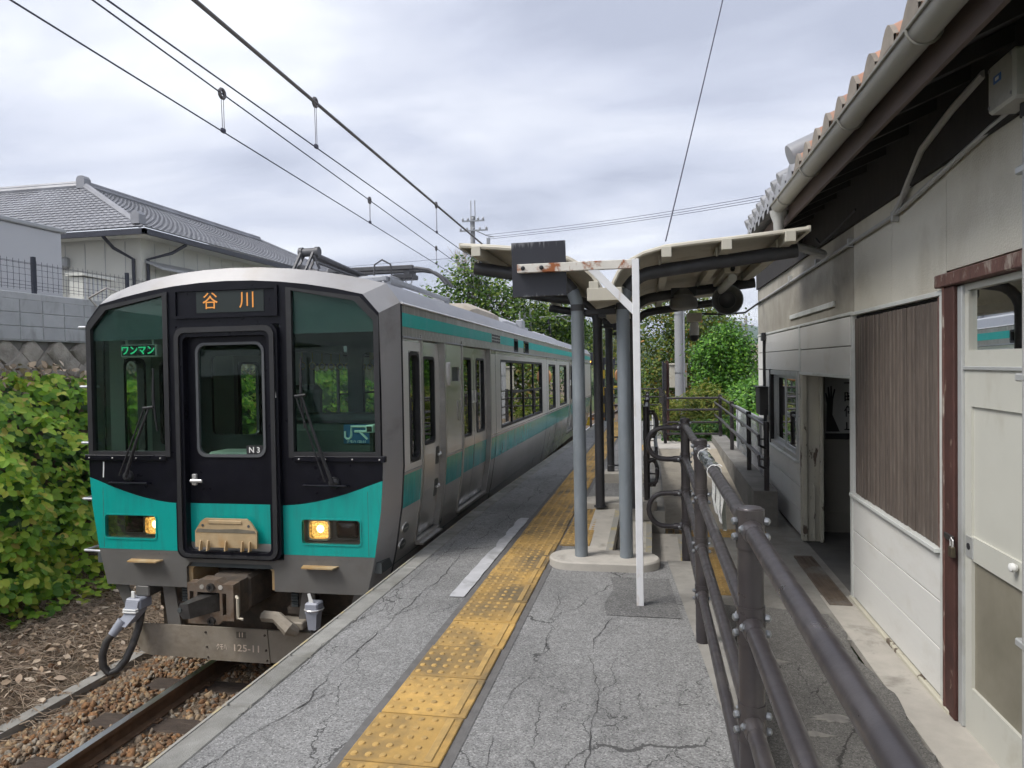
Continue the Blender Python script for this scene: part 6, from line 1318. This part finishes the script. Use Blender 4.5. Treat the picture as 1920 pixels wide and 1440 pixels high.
# ================================================================ plants
M_kud = leafmat('kudzu_leaf', [(0,(.07,.18,.03)),(.25,(.16,.32,.035)),(.5,(.26,.43,.05)),(.75,(.36,.50,.065)),(.90,(.47,.52,.09)),(.97,(.50,.47,.10)),(1,(.50,.40,.11))], trans=.4)
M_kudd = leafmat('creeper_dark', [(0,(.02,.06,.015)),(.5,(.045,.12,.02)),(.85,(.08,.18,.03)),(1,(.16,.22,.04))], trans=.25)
M_ivy = leafmat('ivy_leaf', [(0,(.03,.085,.016)),(.35,(.07,.19,.025)),(.7,(.13,.30,.04)),(1,(.22,.40,.06))], rough=.4, trans=.25)
M_autumn = leafmat('autumn_leaf', [(0,(.03,.07,.015)),(.3,(.075,.14,.025)),(.6,(.14,.21,.035)),(.85,(.22,.24,.05)),(.95,(.32,.25,.06)),(1,(.36,.18,.05))], trans=.25)
M_green = leafmat('tree_leaf', [(0,(.025,.06,.014)),(.4,(.065,.14,.022)),(.75,(.14,.24,.038)),(1,(.26,.32,.06))], trans=.3)
M_bamboo = leafmat('bamboo_leaf', [(0,(.07,.11,.02)),(.5,(.15,.20,.03)),(.8,(.25,.28,.05)),(1,(.34,.27,.07))], trans=.3)
M_dkgreen = leafmat('far_tree_leaf', [(0,(.012,.035,.01)),(.6,(.03,.08,.018)),(1,(.07,.13,.03))], trans=.2)
M_bark = pm('bark', (.085,.065,.05), .9, var=.3, sc=8, bmp=.6, bsc=30)
# kudzu leaf: three broad leaflets
def leaflet(cx_, cy_, ang, s_):
    out = [(0,-.05,0),(.20,.10,.03),(.27,.32,.045),(.16,.55,.02),(0,.68,-.03),(-.16,.55,.02),(-.27,.32,.045),(-.20,.10,.03)]
    c_, sn = math.cos(ang), math.sin(ang); return [(cx_+s_*(a*c_-b*sn), cy_+s_*(a*sn+b*c_), s_*z_) for a, b, z_ in out]
def kudzu_mesh(seed):
    rr_ = random.Random(seed); mb = MB()
    for (ang, cx_, cy_, s_) in ((0,0,.12,1.0),(R(78),-.05,.02,.88),(R(-78),.05,.02,.88)):
        v_ = leaflet(cx_, cy_, ang+rr_.uniform(-.15,.15), s_*rr_.uniform(.9,1.08)); mb.add(v_, [(0,1,2,3,4),(0,4,5,6,7)])
    me = mb.mesh('leaf', False); me.materials.append(M_kud); return me
KM = [kudzu_mesh(i) for i in range(5)]
def kud_surf(n, y0, y1):
    y_ = rng.uniform(y0,y1,n); s_ = rng.uniform(0,1,n)
    wob = .22*np.sin(y_*2.1)+.16*np.sin(y_*4.7+1)
    x_ = np.interp(s_,[0,.15,.55,.85,1],[-6.98,-7.08,-7.48,-7.98,-8.6]); z_ = np.interp(s_,[0,.15,.55,.85,1],[-.98,-.72,.45,1.35,1.55])
    d_ = wob*np.sin(s_*np.pi)+.10*np.sin(s_*14+y_*3)
    x_ = x_+.8*d_; z_ = z_+.45*d_; x_ = x_ - .25*np.clip(s_-.8,0,1)
    nr = np.stack([.75+0*s_, -.25+rng.normal(0,.25,n), .65+0*s_],1)+rng.normal(0,.28,(n,3)); return np.stack([x_,y_,z_],1), nr
kd = thing('kudzu_thicket', 'dense thicket of broad yellow green creeper leaves on the left bank', 'creeper')
P, Nn = kud_surf(300, 5.6, 9.0)
for i in range(300):
    nv = Vector(Nn[i]).normalized(); q_ = nv.to_track_quat('Z','Y'); o = inst('leaf', random.choice(KM), kd, tuple(Vector(P[i])+nv*random.uniform(.02,.12)))
    o.rotation_mode = 'QUATERNION'; from mathutils import Quaternion
    o.rotation_quaternion = q_ @ Quaternion((0,0,1), random.uniform(2.3,4.0)); s_ = random.uniform(.10,.21); o.scale = (s_,s_,s_)
KV = np.array([v for ang,cx_,cy_,s_ in ((0,0,.12,1.0),(1.36,-.05,.02,.88),(-1.36,.05,.02,.88)) for v in leaflet(cx_,cy_,ang,s_)])
KF = []
for b in (0,8,16): KF += [(b,b+1,b+2,b+3),(b,b+3,b+4,b+4)]
# quads only: each leaflet as three quads
KF = [f for b in (0,8,16) for f in ((b,b+1,b+2,b+7),(b+7,b+2,b+3,b+6),(b+6,b+3,b+4,b+5))]
KF = [f for b in (0,8,16) for f in ((b,b+1,b+2,b+3),(b,b+3,b+4,b+5),(b,b+5,b+6,b+7))]
P, Nn = kud_surf(6000, 2.0, 19.0); P = P+Nn/np.linalg.norm(Nn,axis=1)[:,None]*rng.uniform(-.14,.06,(len(P),1))
V, F = leafcloud(P, Nn, rng.uniform(.06,.19,len(P)), (KV,KF), spin=rng.uniform(2.2,4.1,len(P)))
o = link('foliage', mesh_np('foliage', V, F, M_kud), None, kd); o['kind'] = 'stuff'
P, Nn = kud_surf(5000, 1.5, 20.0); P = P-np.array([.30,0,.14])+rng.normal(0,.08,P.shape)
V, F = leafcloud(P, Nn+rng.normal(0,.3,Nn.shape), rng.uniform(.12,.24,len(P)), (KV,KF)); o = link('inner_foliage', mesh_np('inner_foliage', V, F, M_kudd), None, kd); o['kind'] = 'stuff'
mb = MB()
for k in range(60):
    y_ = random.uniform(4,12); mb.tube([(-6.6-.2*random.random(),y_,-1.15),(-6.9,y_+random.uniform(-.3,.3),-.5),(-7.5,y_+random.uniform(-.5,.5),.5),(-7.9,y_+random.uniform(-.6,.6),1.2)], .008, 4, caps=False)
pass
# low ground creeper spilling to the dry strip, and dry twigs under the wall
n = 150; P = np.stack([rng.uniform(-7.1,-6.75,n), rng.uniform(4.5,8.5,n), rng.uniform(-1.18,-1.0,n)],1)
V, F = leafcloud(P, rng.normal(0,.3,(n,3))+np.array([.3,-.2,1]), rng.uniform(.08,.16,n), (KV,KF)); o = link('ground_creeper', mesh_np('ground_creeper', V, F, M_kud), None); tag(o, 'green creeper runners spreading over the dry litter', 'creeper', kind='stuff')
n = 1400; P = np.stack([rng.uniform(-8.98,-8.3,n), rng.uniform(4,16,n), rng.uniform(1.25,1.75,n)],1)
V, F = leafcloud(P, rng.normal(0,1,(n,3)), rng.uniform(.06,.14,n)); o = link('withered_weeds', mesh_np('withered_weeds', V, F, M_dryleaf), None); tag(o, 'withered brown weeds at the foot of the stone wall', 'weeds', kind='stuff')

def crown_points(blobs, n, shell=.55):
    w = np.array([b[3]*b[4]*b[5] for b in blobs]); w = w/w.sum(); k = rng.choice(len(blobs), n, p=w); B = np.array(blobs)[k]
    d = rng.normal(size=(n,3)); d /= np.linalg.norm(d,axis=1)[:,None]; r_ = rng.uniform(shell,1.05,n)**.7
    P = B[:,:3]+d*B[:,3:6]*r_[:,None]; return P, d
def tree(name, label, cat, base, h_trunk, blobs, n, size, mat, twigs=0, group=None, clump=None, trunk_r=.14, asp=.9):
    t_ = thing(name, label, cat, group=group)
    cx_ = np.mean([b[0] for b in blobs]); cy_ = np.mean([b[1] for b in blobs]); cz_ = np.mean([b[2] for b in blobs])
    tk = MB().tube([base,(base[0]*.7+cx_*.3,base[1]*.7+cy_*.3,base[2]+h_trunk*.6),(cx_,cy_,base[2]+h_trunk)], [trunk_r,trunk_r*.8,trunk_r*.5], 8).build('trunk', M_bark, t_)
    mb = MB()
    for b in blobs:
        s0 = Vector((cx_*.5+base[0]*.5, cy_*.5+base[1]*.5, base[2]+h_trunk*random.uniform(.5,.9)))
        e_ = Vector(b[:3]); mid = s0.lerp(e_,.5)+Vector((random.uniform(-.2,.2),random.uniform(-.2,.2),.1)); mb.tube([s0,mid,e_], [trunk_r*.4,trunk_r*.25,trunk_r*.1], 5, caps=False)
        for q_ in range(4): mb.tube([mid,e_+Vector([random.uniform(-1,1)*b[3+i]*.8 for i in range(3)])], [trunk_r*.15,.008], 4, caps=False)
    mb.build('limbs', M_bark, t_)
    # leaves gather in clumps so that gaps stay open
    nc = max(12, n//(clump or 26)); CP, CD = crown_points(blobs, nc, .35); kk = rng.integers(0,nc,n); spread = np.mean([b[3] for b in blobs])*.20
    P = CP[kk]+rng.normal(0,spread,(n,3)); Nn = CD[kk]*.6+np.array([0,-.1,.5])+rng.normal(0,.45,(n,3))
    V, F = leafcloud(P, Nn, rng.uniform(size*.65,size*1.3,n), asp=asp); o_ = link('crown', mesh_np('crown', V, F, mat), None, t_)
    if twigs:
        mb = MB()
        for q_ in range(twigs):
            b = random.choice(blobs[-2:]); s0 = Vector((b[0]+random.uniform(-.5,.5)*b[3],b[1],b[2])); e_ = s0+Vector((random.uniform(-.5,.5),random.uniform(-.3,.3),random.uniform(.9,1.9)*b[5])); m2 = s0.lerp(e_,.6)+Vector((random.uniform(-.1,.1),0,0)); mb.tube([s0,m2,e_], [.02,.012,.004], 4, caps=False)
            for z_ in range(3): mb.tube([m2,m2+Vector((random.uniform(-.35,.35),0,random.uniform(.1,.5)))], [.008,.003], 3, caps=False)
        mb.build('bare_twigs', M_dry, t_)
    return t_
# trees behind the train
tree('broadleaf_tree', 'tall tree with bare twigs on top rising behind the train roof', 'tree', (-6.6,27,-1.6), 5.0, [(-8.0,27,3.9,1.2,1.2,.9),(-6.9,27,4.6,1.1,1.2,.9),(-6.0,27.4,4.2,1.3,1.2,1.1),(-7.4,27,3.0,1.6,1.4,1.1),(-5.6,27,3.0,1.5,1.4,1.1),(-6.9,26.8,5.2,.8,.8,.6)], 9000, .15, M_green, twigs=26, clump=22)
tree('broadleaf_tree', 'dark leafy tree between the train roof and the canopy columns', 'tree', (-3.9,30,-1.7), 4.0, [(-4.4,30,3.7,1.3,1.2,.8),(-3.4,30,3.3,1.1,1.1,.8),(-4.6,30,2.6,1.3,1.2,.9),(-3.3,30,2.3,1.1,1.2,.8)], 7000, .15, M_green, clump=24)
tree('bamboo_grove', 'tall yellow green bamboo clump seen between the canopy columns', 'bamboo', (-3.2,62,-2.2), 5.0, [(-4.4,62,3.2,1.3,1.3,2.0),(-2.6,62,5.2,1.4,1.3,1.6),(-2.8,62,3.0,1.4,1.3,1.8),(-4.0,62,1.4,1.6,1.3,1.4),(-1.4,62,2.6,1.2,1.2,2.0)], 9000, .22, M_bamboo, clump=20, asp=.5)
# trees and shrubs at the right, beyond the ramp
tree('autumn_tree', 'broad tree with turning orange and green leaves behind the ramp', 'tree', (2.4,27,-.5), 3.0, [(.3,27,3.0,1.2,1.1,1.2),(1.5,27,3.3,1.3,1.2,1.0),(2.4,27,2.7,.9,1.2,.8),(.3,27,1.4,1.2,1.1,1.3),(1.6,26.6,1.8,1.4,1.2,1.3),(2.6,27,1.4,.9,1.2,1.0),(.7,26.6,.2,1.3,1.0,1.0),(2.2,26.6,.3,1.4,1.0,1.0)], 15000, .13, M_autumn, clump=22)
iv = tree('ivy_stump', 'rounded ivy smothered tree beyond the end of the ramp', 'shrub', (1.95,20.4,-.4), 2.4, [(2.12,20.4,2.02,.70,.6,.58),(1.66,20.4,1.70,.50,.6,.52),(2.45,20.4,1.65,.46,.6,.55),(1.75,20.4,1.15,.55,.6,.6),(2.3,20.4,1.1,.60,.6,.6),(2.0,20.3,.6,.75,.55,.5)], 13000, .09, M_ivy, clump=9)
def bush(name, label, blobs, n, size, mat, asp=.9, clump=12):
    t_ = thing(name, label, 'shrub'); P, d = crown_points(blobs, n, .55); Nn = d*.7+np.array([0,-.15,.45])+rng.normal(0,.35,(n,3)); P = P+rng.normal(0,.05,P.shape)
    V, F = leafcloud(P, Nn, rng.uniform(size*.65,size*1.35,n), asp=asp); link('leaves', mesh_np('leaves', V, F, mat), None, t_)
    mb = MB()
    for b in blobs:
        for q_ in range(7): mb.tube([(b[0]+random.uniform(-.2,.2),b[1],b[2]-b[5]*1.0),(b[0]+random.uniform(-.6,.6)*b[3],b[1]+random.uniform(-.4,.4)*b[4],b[2]+b[5]*.5)], [.012,.005], 4, caps=False)
    mb.build('stems', M_bark, t_); return t_
bush('creeper_mound', 'mound of bright green creeper against the far corner of the station', [(2.1,17.6,.35,.55,.7,.55),(2.6,17.2,.55,.65,.7,.65),(1.75,17.2,-.05,.5,.5,.45),(2.3,16.6,.0,.6,.5,.45),(3.0,17.4,.75,.6,.8,.75),(2.42,17.6,.92,.36,.5,.34),(2.15,17.9,.75,.35,.4,.35)], 10500, .085, M_ivy)
bush('bamboo_grass', 'feathery yellow green bamboo grass behind the end railing', [(.85,17.0,.25,.45,.6,.6),(1.25,16.8,.55,.45,.5,.55),(1.5,17.3,.2,.5,.6,.6),(.55,17.2,-.1,.35,.5,.4),(1.15,16.4,-.05,.6,.4,.4),(.45,17.6,.35,.25,.5,.4)], 7000, .14, M_bamboo, asp=.30)
bush('hedge_shrub', 'low dark green shrub under the end railing', [(.7,15.75,-.1,.45,.3,.3),(1.2,15.8,.0,.45,.3,.35),(1.75,15.9,.0,.4,.35,.4)], 4200, .075, M_kudd)
bush('track_weeds', 'tall weeds beside the track beyond the platform end', [(.0,24.6,-.4,.5,.8,.5),(-.7,25.4,-.5,.4,.8,.4),(.1,27.5,-.2,.5,.9,.7),(-.3,30,-.3,.5,1,.6)], 3600, .13, M_bamboo, asp=.4)
bush('track_weeds', 'patch of weeds left of the rails near the crossing', [(-5.6,36,-1.2,.6,2,.4),(-5.2,41,-1.3,.6,2,.4)], 1600, .13, M_bamboo, asp=.4)
bush('far_hedge', 'dark hedge behind the level crossing', [(-1.6,50,.2,1.2,1,1.4),(.4,48,.6,1.4,1,1.8),(-5.5,52,-.2,1.6,1,1.2),(-3.4,56,-.4,1.4,1,.9)], 5200, .18, M_dkgreen)

# ================================================================ overhead line
M_wire = pm('wire_dark', (.06,.06,.085), .5, .5, var=.1); M_wireg = pm('wire_grey', (.14,.13,.13), .55, .5, var=.15)
def plane_pt(px_, py_, z0, g=GR, y0=5.5):
    d_ = right*((px_-960)/FPX)+down*((py_-720)/FPX)+fwd; t_ = (z0-g*y0-EYE)/(d_.z-g*d_.y); return Vector((0,0,EYE))+d_*t_
def line_through(p, q, y0, y1):
    f = lambda y: p+(q-p)*((y-p.y)/(q.y-p.y)); return f(y0), f(y1)
def wire(name, label, pts, r_, mat, group=None):
    o = MB().tube(pts, r_, 6, caps=True).build(name, mat); tag(o, label, 'wire', group); return o
GW = 'overhead line wires above the track'
c1a, c1b = line_through(Vector((-4.11,4.04,4.07)), Vector((-4.74,15.58,3.92)), -2, 40)
c2a, c2b = line_through(Vector((-3.50,4.17,4.07)), Vector((-3.69,12.2,3.97)), -2, 40)
wire('contact_wire', 'lowest overhead contact wire on the left of the picture', [c1a,c1b], .007, M_wire, GW)
wire('contact_wire', 'overhead contact wire hung below the thick grey messenger cable', [c2a,c2b], .007, M_wire, GW)
def catq(p0, p1, dz0, dz1, sag, n=14):
    return [p0.lerp(p1,k/n)+Vector((0,0,dz0+(dz1-dz0)*k/n-sag*math.sin(math.pi*k/n))) for k in range(n+1)]
m1 = catq(c1a, c1b, .42, .36, .035); m2 = catq(c2a, c2b, .50, .47, .0)
wire('messenger_wire', 'thin messenger wire directly above the left contact wire', m1, .0075, M_wire, GW); wire('messenger_wire', 'thick grey messenger cable, highest of the overhead wires', m2, .019, M_wireg, GW)
def on(w, y): 
    for a, b in zip(w[:-1],w[1:]):
        if a.y <= y <= b.y: return a.lerp(b,(y-a.y)/(b.y-a.y))
for (w, ca, cb_, ys_, nm) in ((m1,c1a,c1b,(6.63,11.1,15.6,20),'left'),(m2,c2a,c2b,(7.33,12.2,17),'right')):
    for k, y_ in enumerate(ys_):
        tp = on(w,y_); bt = ca+(cb_-ca)*((y_-ca.y)/(cb_.y-ca.y))
        d_ = thing('dropper', ('first','second','third','fourth')[k]+' dropper from the front, on the '+('thin' if nm == 'left' else 'thick')+' messenger wire', 'dropper', group='wire droppers of the overhead line')
        MB().tube([tp+Vector((.0,.045*math.cos(a),.045*math.sin(a))) for a in [2*math.pi*q/12 for q in range(12)]], .018, 6, closed=True).build('hanger_ring', M_wireg, d_)
        MB().tube([tp+Vector((0,.02,-.04)),bt+Vector((0,.02,.02))], .0035, 4).tube([tp+Vector((0,-.02,-.04)),bt+Vector((0,-.01,.02))], .0035, 4).build('hanger_wire', M_wireg, d_)
        MB().cbox(bt.x-.014,bt.y-.03,bt.z-.01,bt.x+.014,bt.y+.03,bt.z+.035,.004).build('clip', M_wire, d_)
# utility pole with crossarms and insulators, and its wires
M_cpole = pm('concrete_pole', (.31,.315,.325), .8, var=.08, sc=4, dirt=(.28,.28,.275), dsc=2, dlo=.5, dhi=.8)
up_ = thing('utility_pole', 'tall grey power pole with crossarms above the far trees', 'utility pole')
bx_u, by_u = -9.95, 40.0
MB().tube([(bx_u,by_u,-2.2),(bx_u,by_u,10.2)], [.19,.13], 12).build('pole', M_cpole, up_)
MB().tube([(bx_u-.08,by_u,10.0),(bx_u-.08,by_u,11.1)], .03, 6).tube([(bx_u+.16,by_u,10.0),(bx_u+.16,by_u,11.1)], .03, 6).build('top_rod', M_cpole, up_)
for z_, w_ in ((9.9,.75),(9.35,.95)):
    MB().cbox(bx_u-w_*.75,by_u-.22,z_-.04,bx_u+w_,by_u-.14,z_+.04,.005).build('crossarm', M_bolt, up_)
    for k in range(5): MB().lathe([(.05,0),(.075,.03),(.05,.06),(.07,.09),(.03,.15)], (bx_u-w_*.7+k*w_*.4,by_u-.18,z_+.04), n=8).build('insulator', M_pantl, up_)
MB().tube([(bx_u+.2,by_u-.2,9.35),(bx_u+.9,by_u-.3,9.0),(bx_u+1.3,by_u-.3,8.9)], .03, 6).cbox(bx_u+.9,by_u-.4,8.5,bx_u+1.1,by_u-.3,8.85,.01).build('cutout_arm', M_bolt, up_)
for k, (zz, xo) in enumerate(((9.1,.8),(8.95,.9),(8.85,1.0))):
    p0 = Vector((bx_u+xo,by_u,zz)); p1 = Vector((5.4+.3*k,27-.6*k,8.05-.17*k)); p2 = p1+(p1-p0)*.7
    wire('service_wire', ('upper','middle','lower')[k]+' of three power wires swooping right from the pole', [p0.lerp(p2,i/16)+Vector((0,0,-.55*math.sin(math.pi*i/16)+.3*i/16)) for i in range(17)], .010, M_wire, 'power wires from the utility pole')
wire('service_wire', 'single dark wire dropping steeply to the canopy roof', [plane_pt(1248,452,2.62,0,0)]+[plane_pt(1248,452,2.62,0,0).lerp(Vector((1.62,9.0,9.0)), k/8)+Vector((0,0,-.10*math.sin(math.pi*k/8))) for k in range(1,9)], .006, M_wire)
wire('service_wire', 'thin wire strung low across the sky to the left', [Vector((bx_u,by_u,7.9)), Vector((-22,38,7.2)), Vector((-34,36,7.0))], .009, M_wire)
# catenary mast with bracket beside the track behind the train
cmst = thing('catenary_mast', 'grey steel overhead line mast with brackets behind the train', 'mast')
mx_, my_ = -4.95, 29.0
for a in (-.12,.12):
    for b in (-.12,.12): MB().box(mx_+a-.025,my_+b-.025,-1.8,mx_+a+.025,my_+b+.025,4.6).build('leg', M_pantl, cmst)
mb = MB()
for k in range(16):
    z_ = -1.6+k*.39; mb.tube([(mx_-.12,my_-.12,z_),(mx_+.12,my_-.12,z_+.39)], .012, 4).tube([(mx_+.12,my_-.12,z_),(mx_+.12,my_+.12,z_+.39)], .012, 4)
mb.build('lacing', M_pantl, cmst); MB().cbox(mx_-.2,my_-.2,4.6,mx_+.2,my_+.2,4.75,.02).build('cap', M_pantl, cmst)
MB().tube([(mx_,my_,3.5),(-3.0,my_,3.6)], .03, 8).tube([(mx_,my_,4.4),(-3.2,my_,3.65)], .02, 6).tube([(-3.6,my_,3.55),(-3.3,my_,3.35),(-3.0,my_,3.3)], .02, 6).build('bracket_arm', M_pantl, cmst); MB().tube([(-3.9,my_,2.0),(-4.1,my_,3.5)], .05, 8).build('insulator_strut', M_hdark, cmst)
mb = MB(); 
for k in range(5): mb.tube([(mx_-.1+.05*k,my_-.2,4.0-.2*k),(mx_+.3,my_-.25,3.2-.3*k),(mx_+.1,my_-.2,2.0)], .008, 4)
mb.build('cables', M_wire, cmst)
# concrete pole with a cabinet, station sign, crossing things
cpp = thing('concrete_pole', 'pale round concrete pole rising from the bushes beyond the ramp', 'pole'); MB().tube([(.98,25,-.5),(.98,25,5.2)], [.155,.14], 16).build('shaft', M_cpole, cpp)
MB().tube([(1.14,24.95,-.4),(1.14,24.95,5.0)], .035, 8).build('cable_duct', M_pantl, cpp)
for z_ in (1.2,3.2): MB().lathe([(.16,0),(.16,.03)], (.98,25,z_), n=16).build('band', M_bolt, cpp)
cbx = thing('equipment_cabinet', 'cream metal cabinet fixed behind the concrete pole', 'cabinet'); MB().cbox(.66,25.2,.7,1.24,25.6,1.5,.01).build('box', M_purlin, cbx); MB().cbox(.62,25.15,1.48,1.28,25.65,1.54,.01).build('lid', M_purlin, cbx)
ss = thing('station_sign', 'dark station name sign seen edge on on a brown post', 'sign')
MB().tube([(.36,15.6,-.2),(.36,15.6,1.62)], .035, 10).build('post', M_redd, ss); MB().cbox(.255,15.2,1.0,.285,16.2,1.60,.006).build('board', M_hdark, ss); MB().cbox(.285,15.2,1.02,.33,16.2,1.58,.004).build('board_frame', M_brown, ss)
tag(MB().cbox(.02,14.9,-.14,.06,14.95,.55,.004).build('marker_stake', M_paint), 'short white stake standing at the top of the ramp', 'stake')
mir = thing('curve_mirror', 'round orange backed traffic mirror at the far platform end', 'mirror', (-.86,22.9,1.05)); MB().lathe([(.02,.05),(.24,.03),(.27,0),(.27,-.03),(.02,-.05)], (0,0,.15), (.35,-1,0), 20).build('mirror_face', pm('mirror_back', (.34,.17,.07), .5, var=.15), mir); MB().tube([(.02,.06,-1.4),(.02,.06,.35)], .025, 8).build('post', M_poled, mir)
MB().cbox(-.35,-.02,.48,.25,.16,.52,.01).build('hood', M_hdark, mir)
sgn = thing('railway_signal', 'black railway signal head showing an amber light past the train', 'signal', (-2.35,28,0))
MB().cbox(-.12,-.08,1.52,.14,.12,2.02,.02).build('head', M_hdark, sgn); MB().lathe([(.045,0),(.045,.012)], (.02,-.082,1.66), (0,-1,0), 14).build('lit_lamp', emit('amber_signal', (1,.45,.05), 6), sgn); MB().lathe([(.045,0),(.045,.01)], (.02,-.082,1.86), (0,-1,0), 14).build('unlit_lamp', M_blackm, sgn)
for z_ in (1.66,1.86): MB().tube([(.02+.06*math.cos(R(a)),-.10,z_+.06*math.sin(R(a))) for a in range(0,181,20)], .012, 5).build('visor', M_hdark, sgn)
MB().tube([(.02,.06,-1.5),(.02,.06,1.55)], .045, 8).build('mast', M_poled, sgn)
M_ora = pm('machine_orange', (.50,.20,.05), .6, var=.2, sc=6); M_ylw = pm('warning_yellow', (.62,.42,.03), .6, var=.1); M_rdw = pm('barrier_red', (.55,.06,.03), .6, var=.1)
GX = 'striped posts of the level crossing'
for k, (x_, y_, lab) in enumerate(((-2.05,32,'striped crossing post close to the train end'),(-1.72,33.5,'striped crossing post farther along beside the column'))):
    cpost = thing('crossing_post', lab, 'crossing post', (x_,y_,-1.75), group=GX)
    for j in range(9): MB().cyl((0,0,j*.38),(0,0,(j+1)*.38),.05,n=10).build('band', M_ylw if j % 2 else M_hdark, cpost)
    MB().cbox(-.12,-.1,3.3,.12,.1,3.6,.02).build('lamp_box', M_hdark, cpost); MB().cbox(-.3,-.03,2.2,.3,.03,2.27,.004).build('arm', M_ylw, cpost)
mc = thing('crossing_machine', 'orange barrier machine at the level crossing', 'barrier machine', (-1.75,30,-1.6)); MB().cbox(-.14,-.2,0,.14,.2,1.0,.02).build('cabinet', M_ora, mc); MB().cbox(-.18,-.24,1.0,.18,.24,1.06,.01).build('lid', M_hdark, mc); MB().cbox(-.9,-.26,.82,-.1,-.2,.92,.01).build('counterweight_arm', M_ora, mc); MB().cbox(-1.0,-.3,.6,-.75,-.18,.95,.01).build('counterweight', M_ylw, mc)
bar = thing('crossing_barrier', 'red and white barrier pole lowered across the road', 'barrier', (-1.6,31,-1.0))
for j in range(9): MB().cyl((j*.35,0,0),((j+1)*.35,0,.0),.03,n=8).build('band', M_paint if j % 2 else M_rdw, bar)
rd = struct(MB().box(-40,34,-1.95,40,38,-1.83).build('road', M_road)); rd['label'] = 'pale road at the level crossing beyond the platform'
# far right: roof, pole, wood, hills
fh = thing('far_house', 'distant house with a pale tiled roof beside the station corner', 'house', (7.0,50,-.25)); MB().box(-1.6,0,-1.5,3.5,5,1.5).build('wall', M_hwall, fh)
MB().add([(-2.0,-.5,1.35),(4.0,-.5,1.35),(3.4,2.5,3.0),(-1.4,2.5,3.0),(4.0,5.5,1.35),(-2.0,5.5,1.35)],[(0,1,2,3),(3,2,4,5),(0,3,5),(1,4,2)]).build('roof', pm('pale_roof', (.36,.30,.25), .7, var=.15, sc=3, stretch=(1,1,6)), fh)
for j in range(7): MB().box(-1.9+.06*j,-.45+.43*j,1.40+.235*j,3.9-.06*j,-.40+.43*j,1.43+.235*j).build('tile_course', M_hgrey, fh)
fp_ = thing('utility_pole', 'slim pale power pole far off beside the station corner', 'utility pole', (7.65,60,0)); MB().tube([(0,0,-1.5),(0,0,5.2)], [.14,.10], 10).build('pole', M_cpole, fp_)
for z_ in (4.4,3.4): MB().cbox(-.5,-.05,z_-.04,.6,.05,z_+.04,.005).build('crossarm', M_bolt, fp_)
for x_ in (-.4,0,.45): MB().lathe([(.04,0),(.06,.05),(.03,.14)], (x_,0,4.44), n=8).build('insulator', M_paint, fp_)
M_hill = pm('wooded_hill', (.045,.085,.035), .95, var=.35, sc=.02, bmp=1, bsc=.05, bd=6)
def hill(name, lab, pts, y_, d_):
    mb = MB(); fr, rg, bk2 = [], [], []
    for x_, h_ in pts:
        for q_ in range(1): fr.append((x_,y_-d_,-3)); rg.append((x_,y_,h_)); bk2.append((x_,y_+d_,-3))
    m1_ = [(a[0],y_-d_*.45,b[2]*.62+random.uniform(-4,4)) for a, b in zip(fr,rg)]
    mb.loft([fr,m1_,rg,bk2], closed=False); o = struct(mb.build(name, M_hill)); o['label'] = lab; return o
def ridge(x0, x1, n, fn, jit): return [(x0+(x1-x0)*k/n, fn(x0+(x1-x0)*k/n)+random.uniform(-jit,jit)) for k in range(n+1)]
hill('hills', 'blue green wooded hills on the horizon', ridge(-900,1600,160,lambda x: 40+30*math.exp(-((x+140)/90)**2)+48*math.exp(-((x-95)/75)**2)+16*math.exp(-((x-230)/60)**2)+22*math.sin(x*.011)**2,2.0), 1500, 500)
wd_ = leafcloud(*(lambda P: (P, rng.normal(0,.5,P.shape)+np.array([0,-.5,.6])))(np.stack([rng.uniform(22,120,5000), rng.uniform(195,230,5000), rng.uniform(-2,1,5000)**1*1.0+np.abs(rng.normal(0,3.0,5000))+2*np.sin(np.linspace(0,40,5000))],1)), rng.uniform(.6,1.4,5000))
o = link('far_wood', mesh_np('far_wood', wd_[0], wd_[1], M_dkgreen), None); tag(o, 'dark wood in the distance below the hills', 'wood', kind='stuff')
# ================================================================ haze: even, thin air round the whole scene
hm = bpy.data.materials.new('haze_air'); hm.use_nodes = True; ht = hm.node_tree
for n in list(ht.nodes): ht.nodes.remove(n)
ho = ht.nodes.new('ShaderNodeOutputMaterial'); pv_ = ht.nodes.new('ShaderNodeVolumePrincipled'); ht.links.new(pv_.outputs[0], ho.inputs['Volume'])
pv_.inputs['Color'].default_value = (.78,.86,1,1); pv_.inputs['Density'].default_value = .0003; pv_.inputs['Anisotropy'].default_value = .2
hz_ = MB().box(-3200,-200,-12,3200,3600,125).build('haze', hm, smooth=False); tag(hz_, 'thin blue haze over the far hills', 'haze', kind='stuff')
scene.cycles.volume_bounces = 0
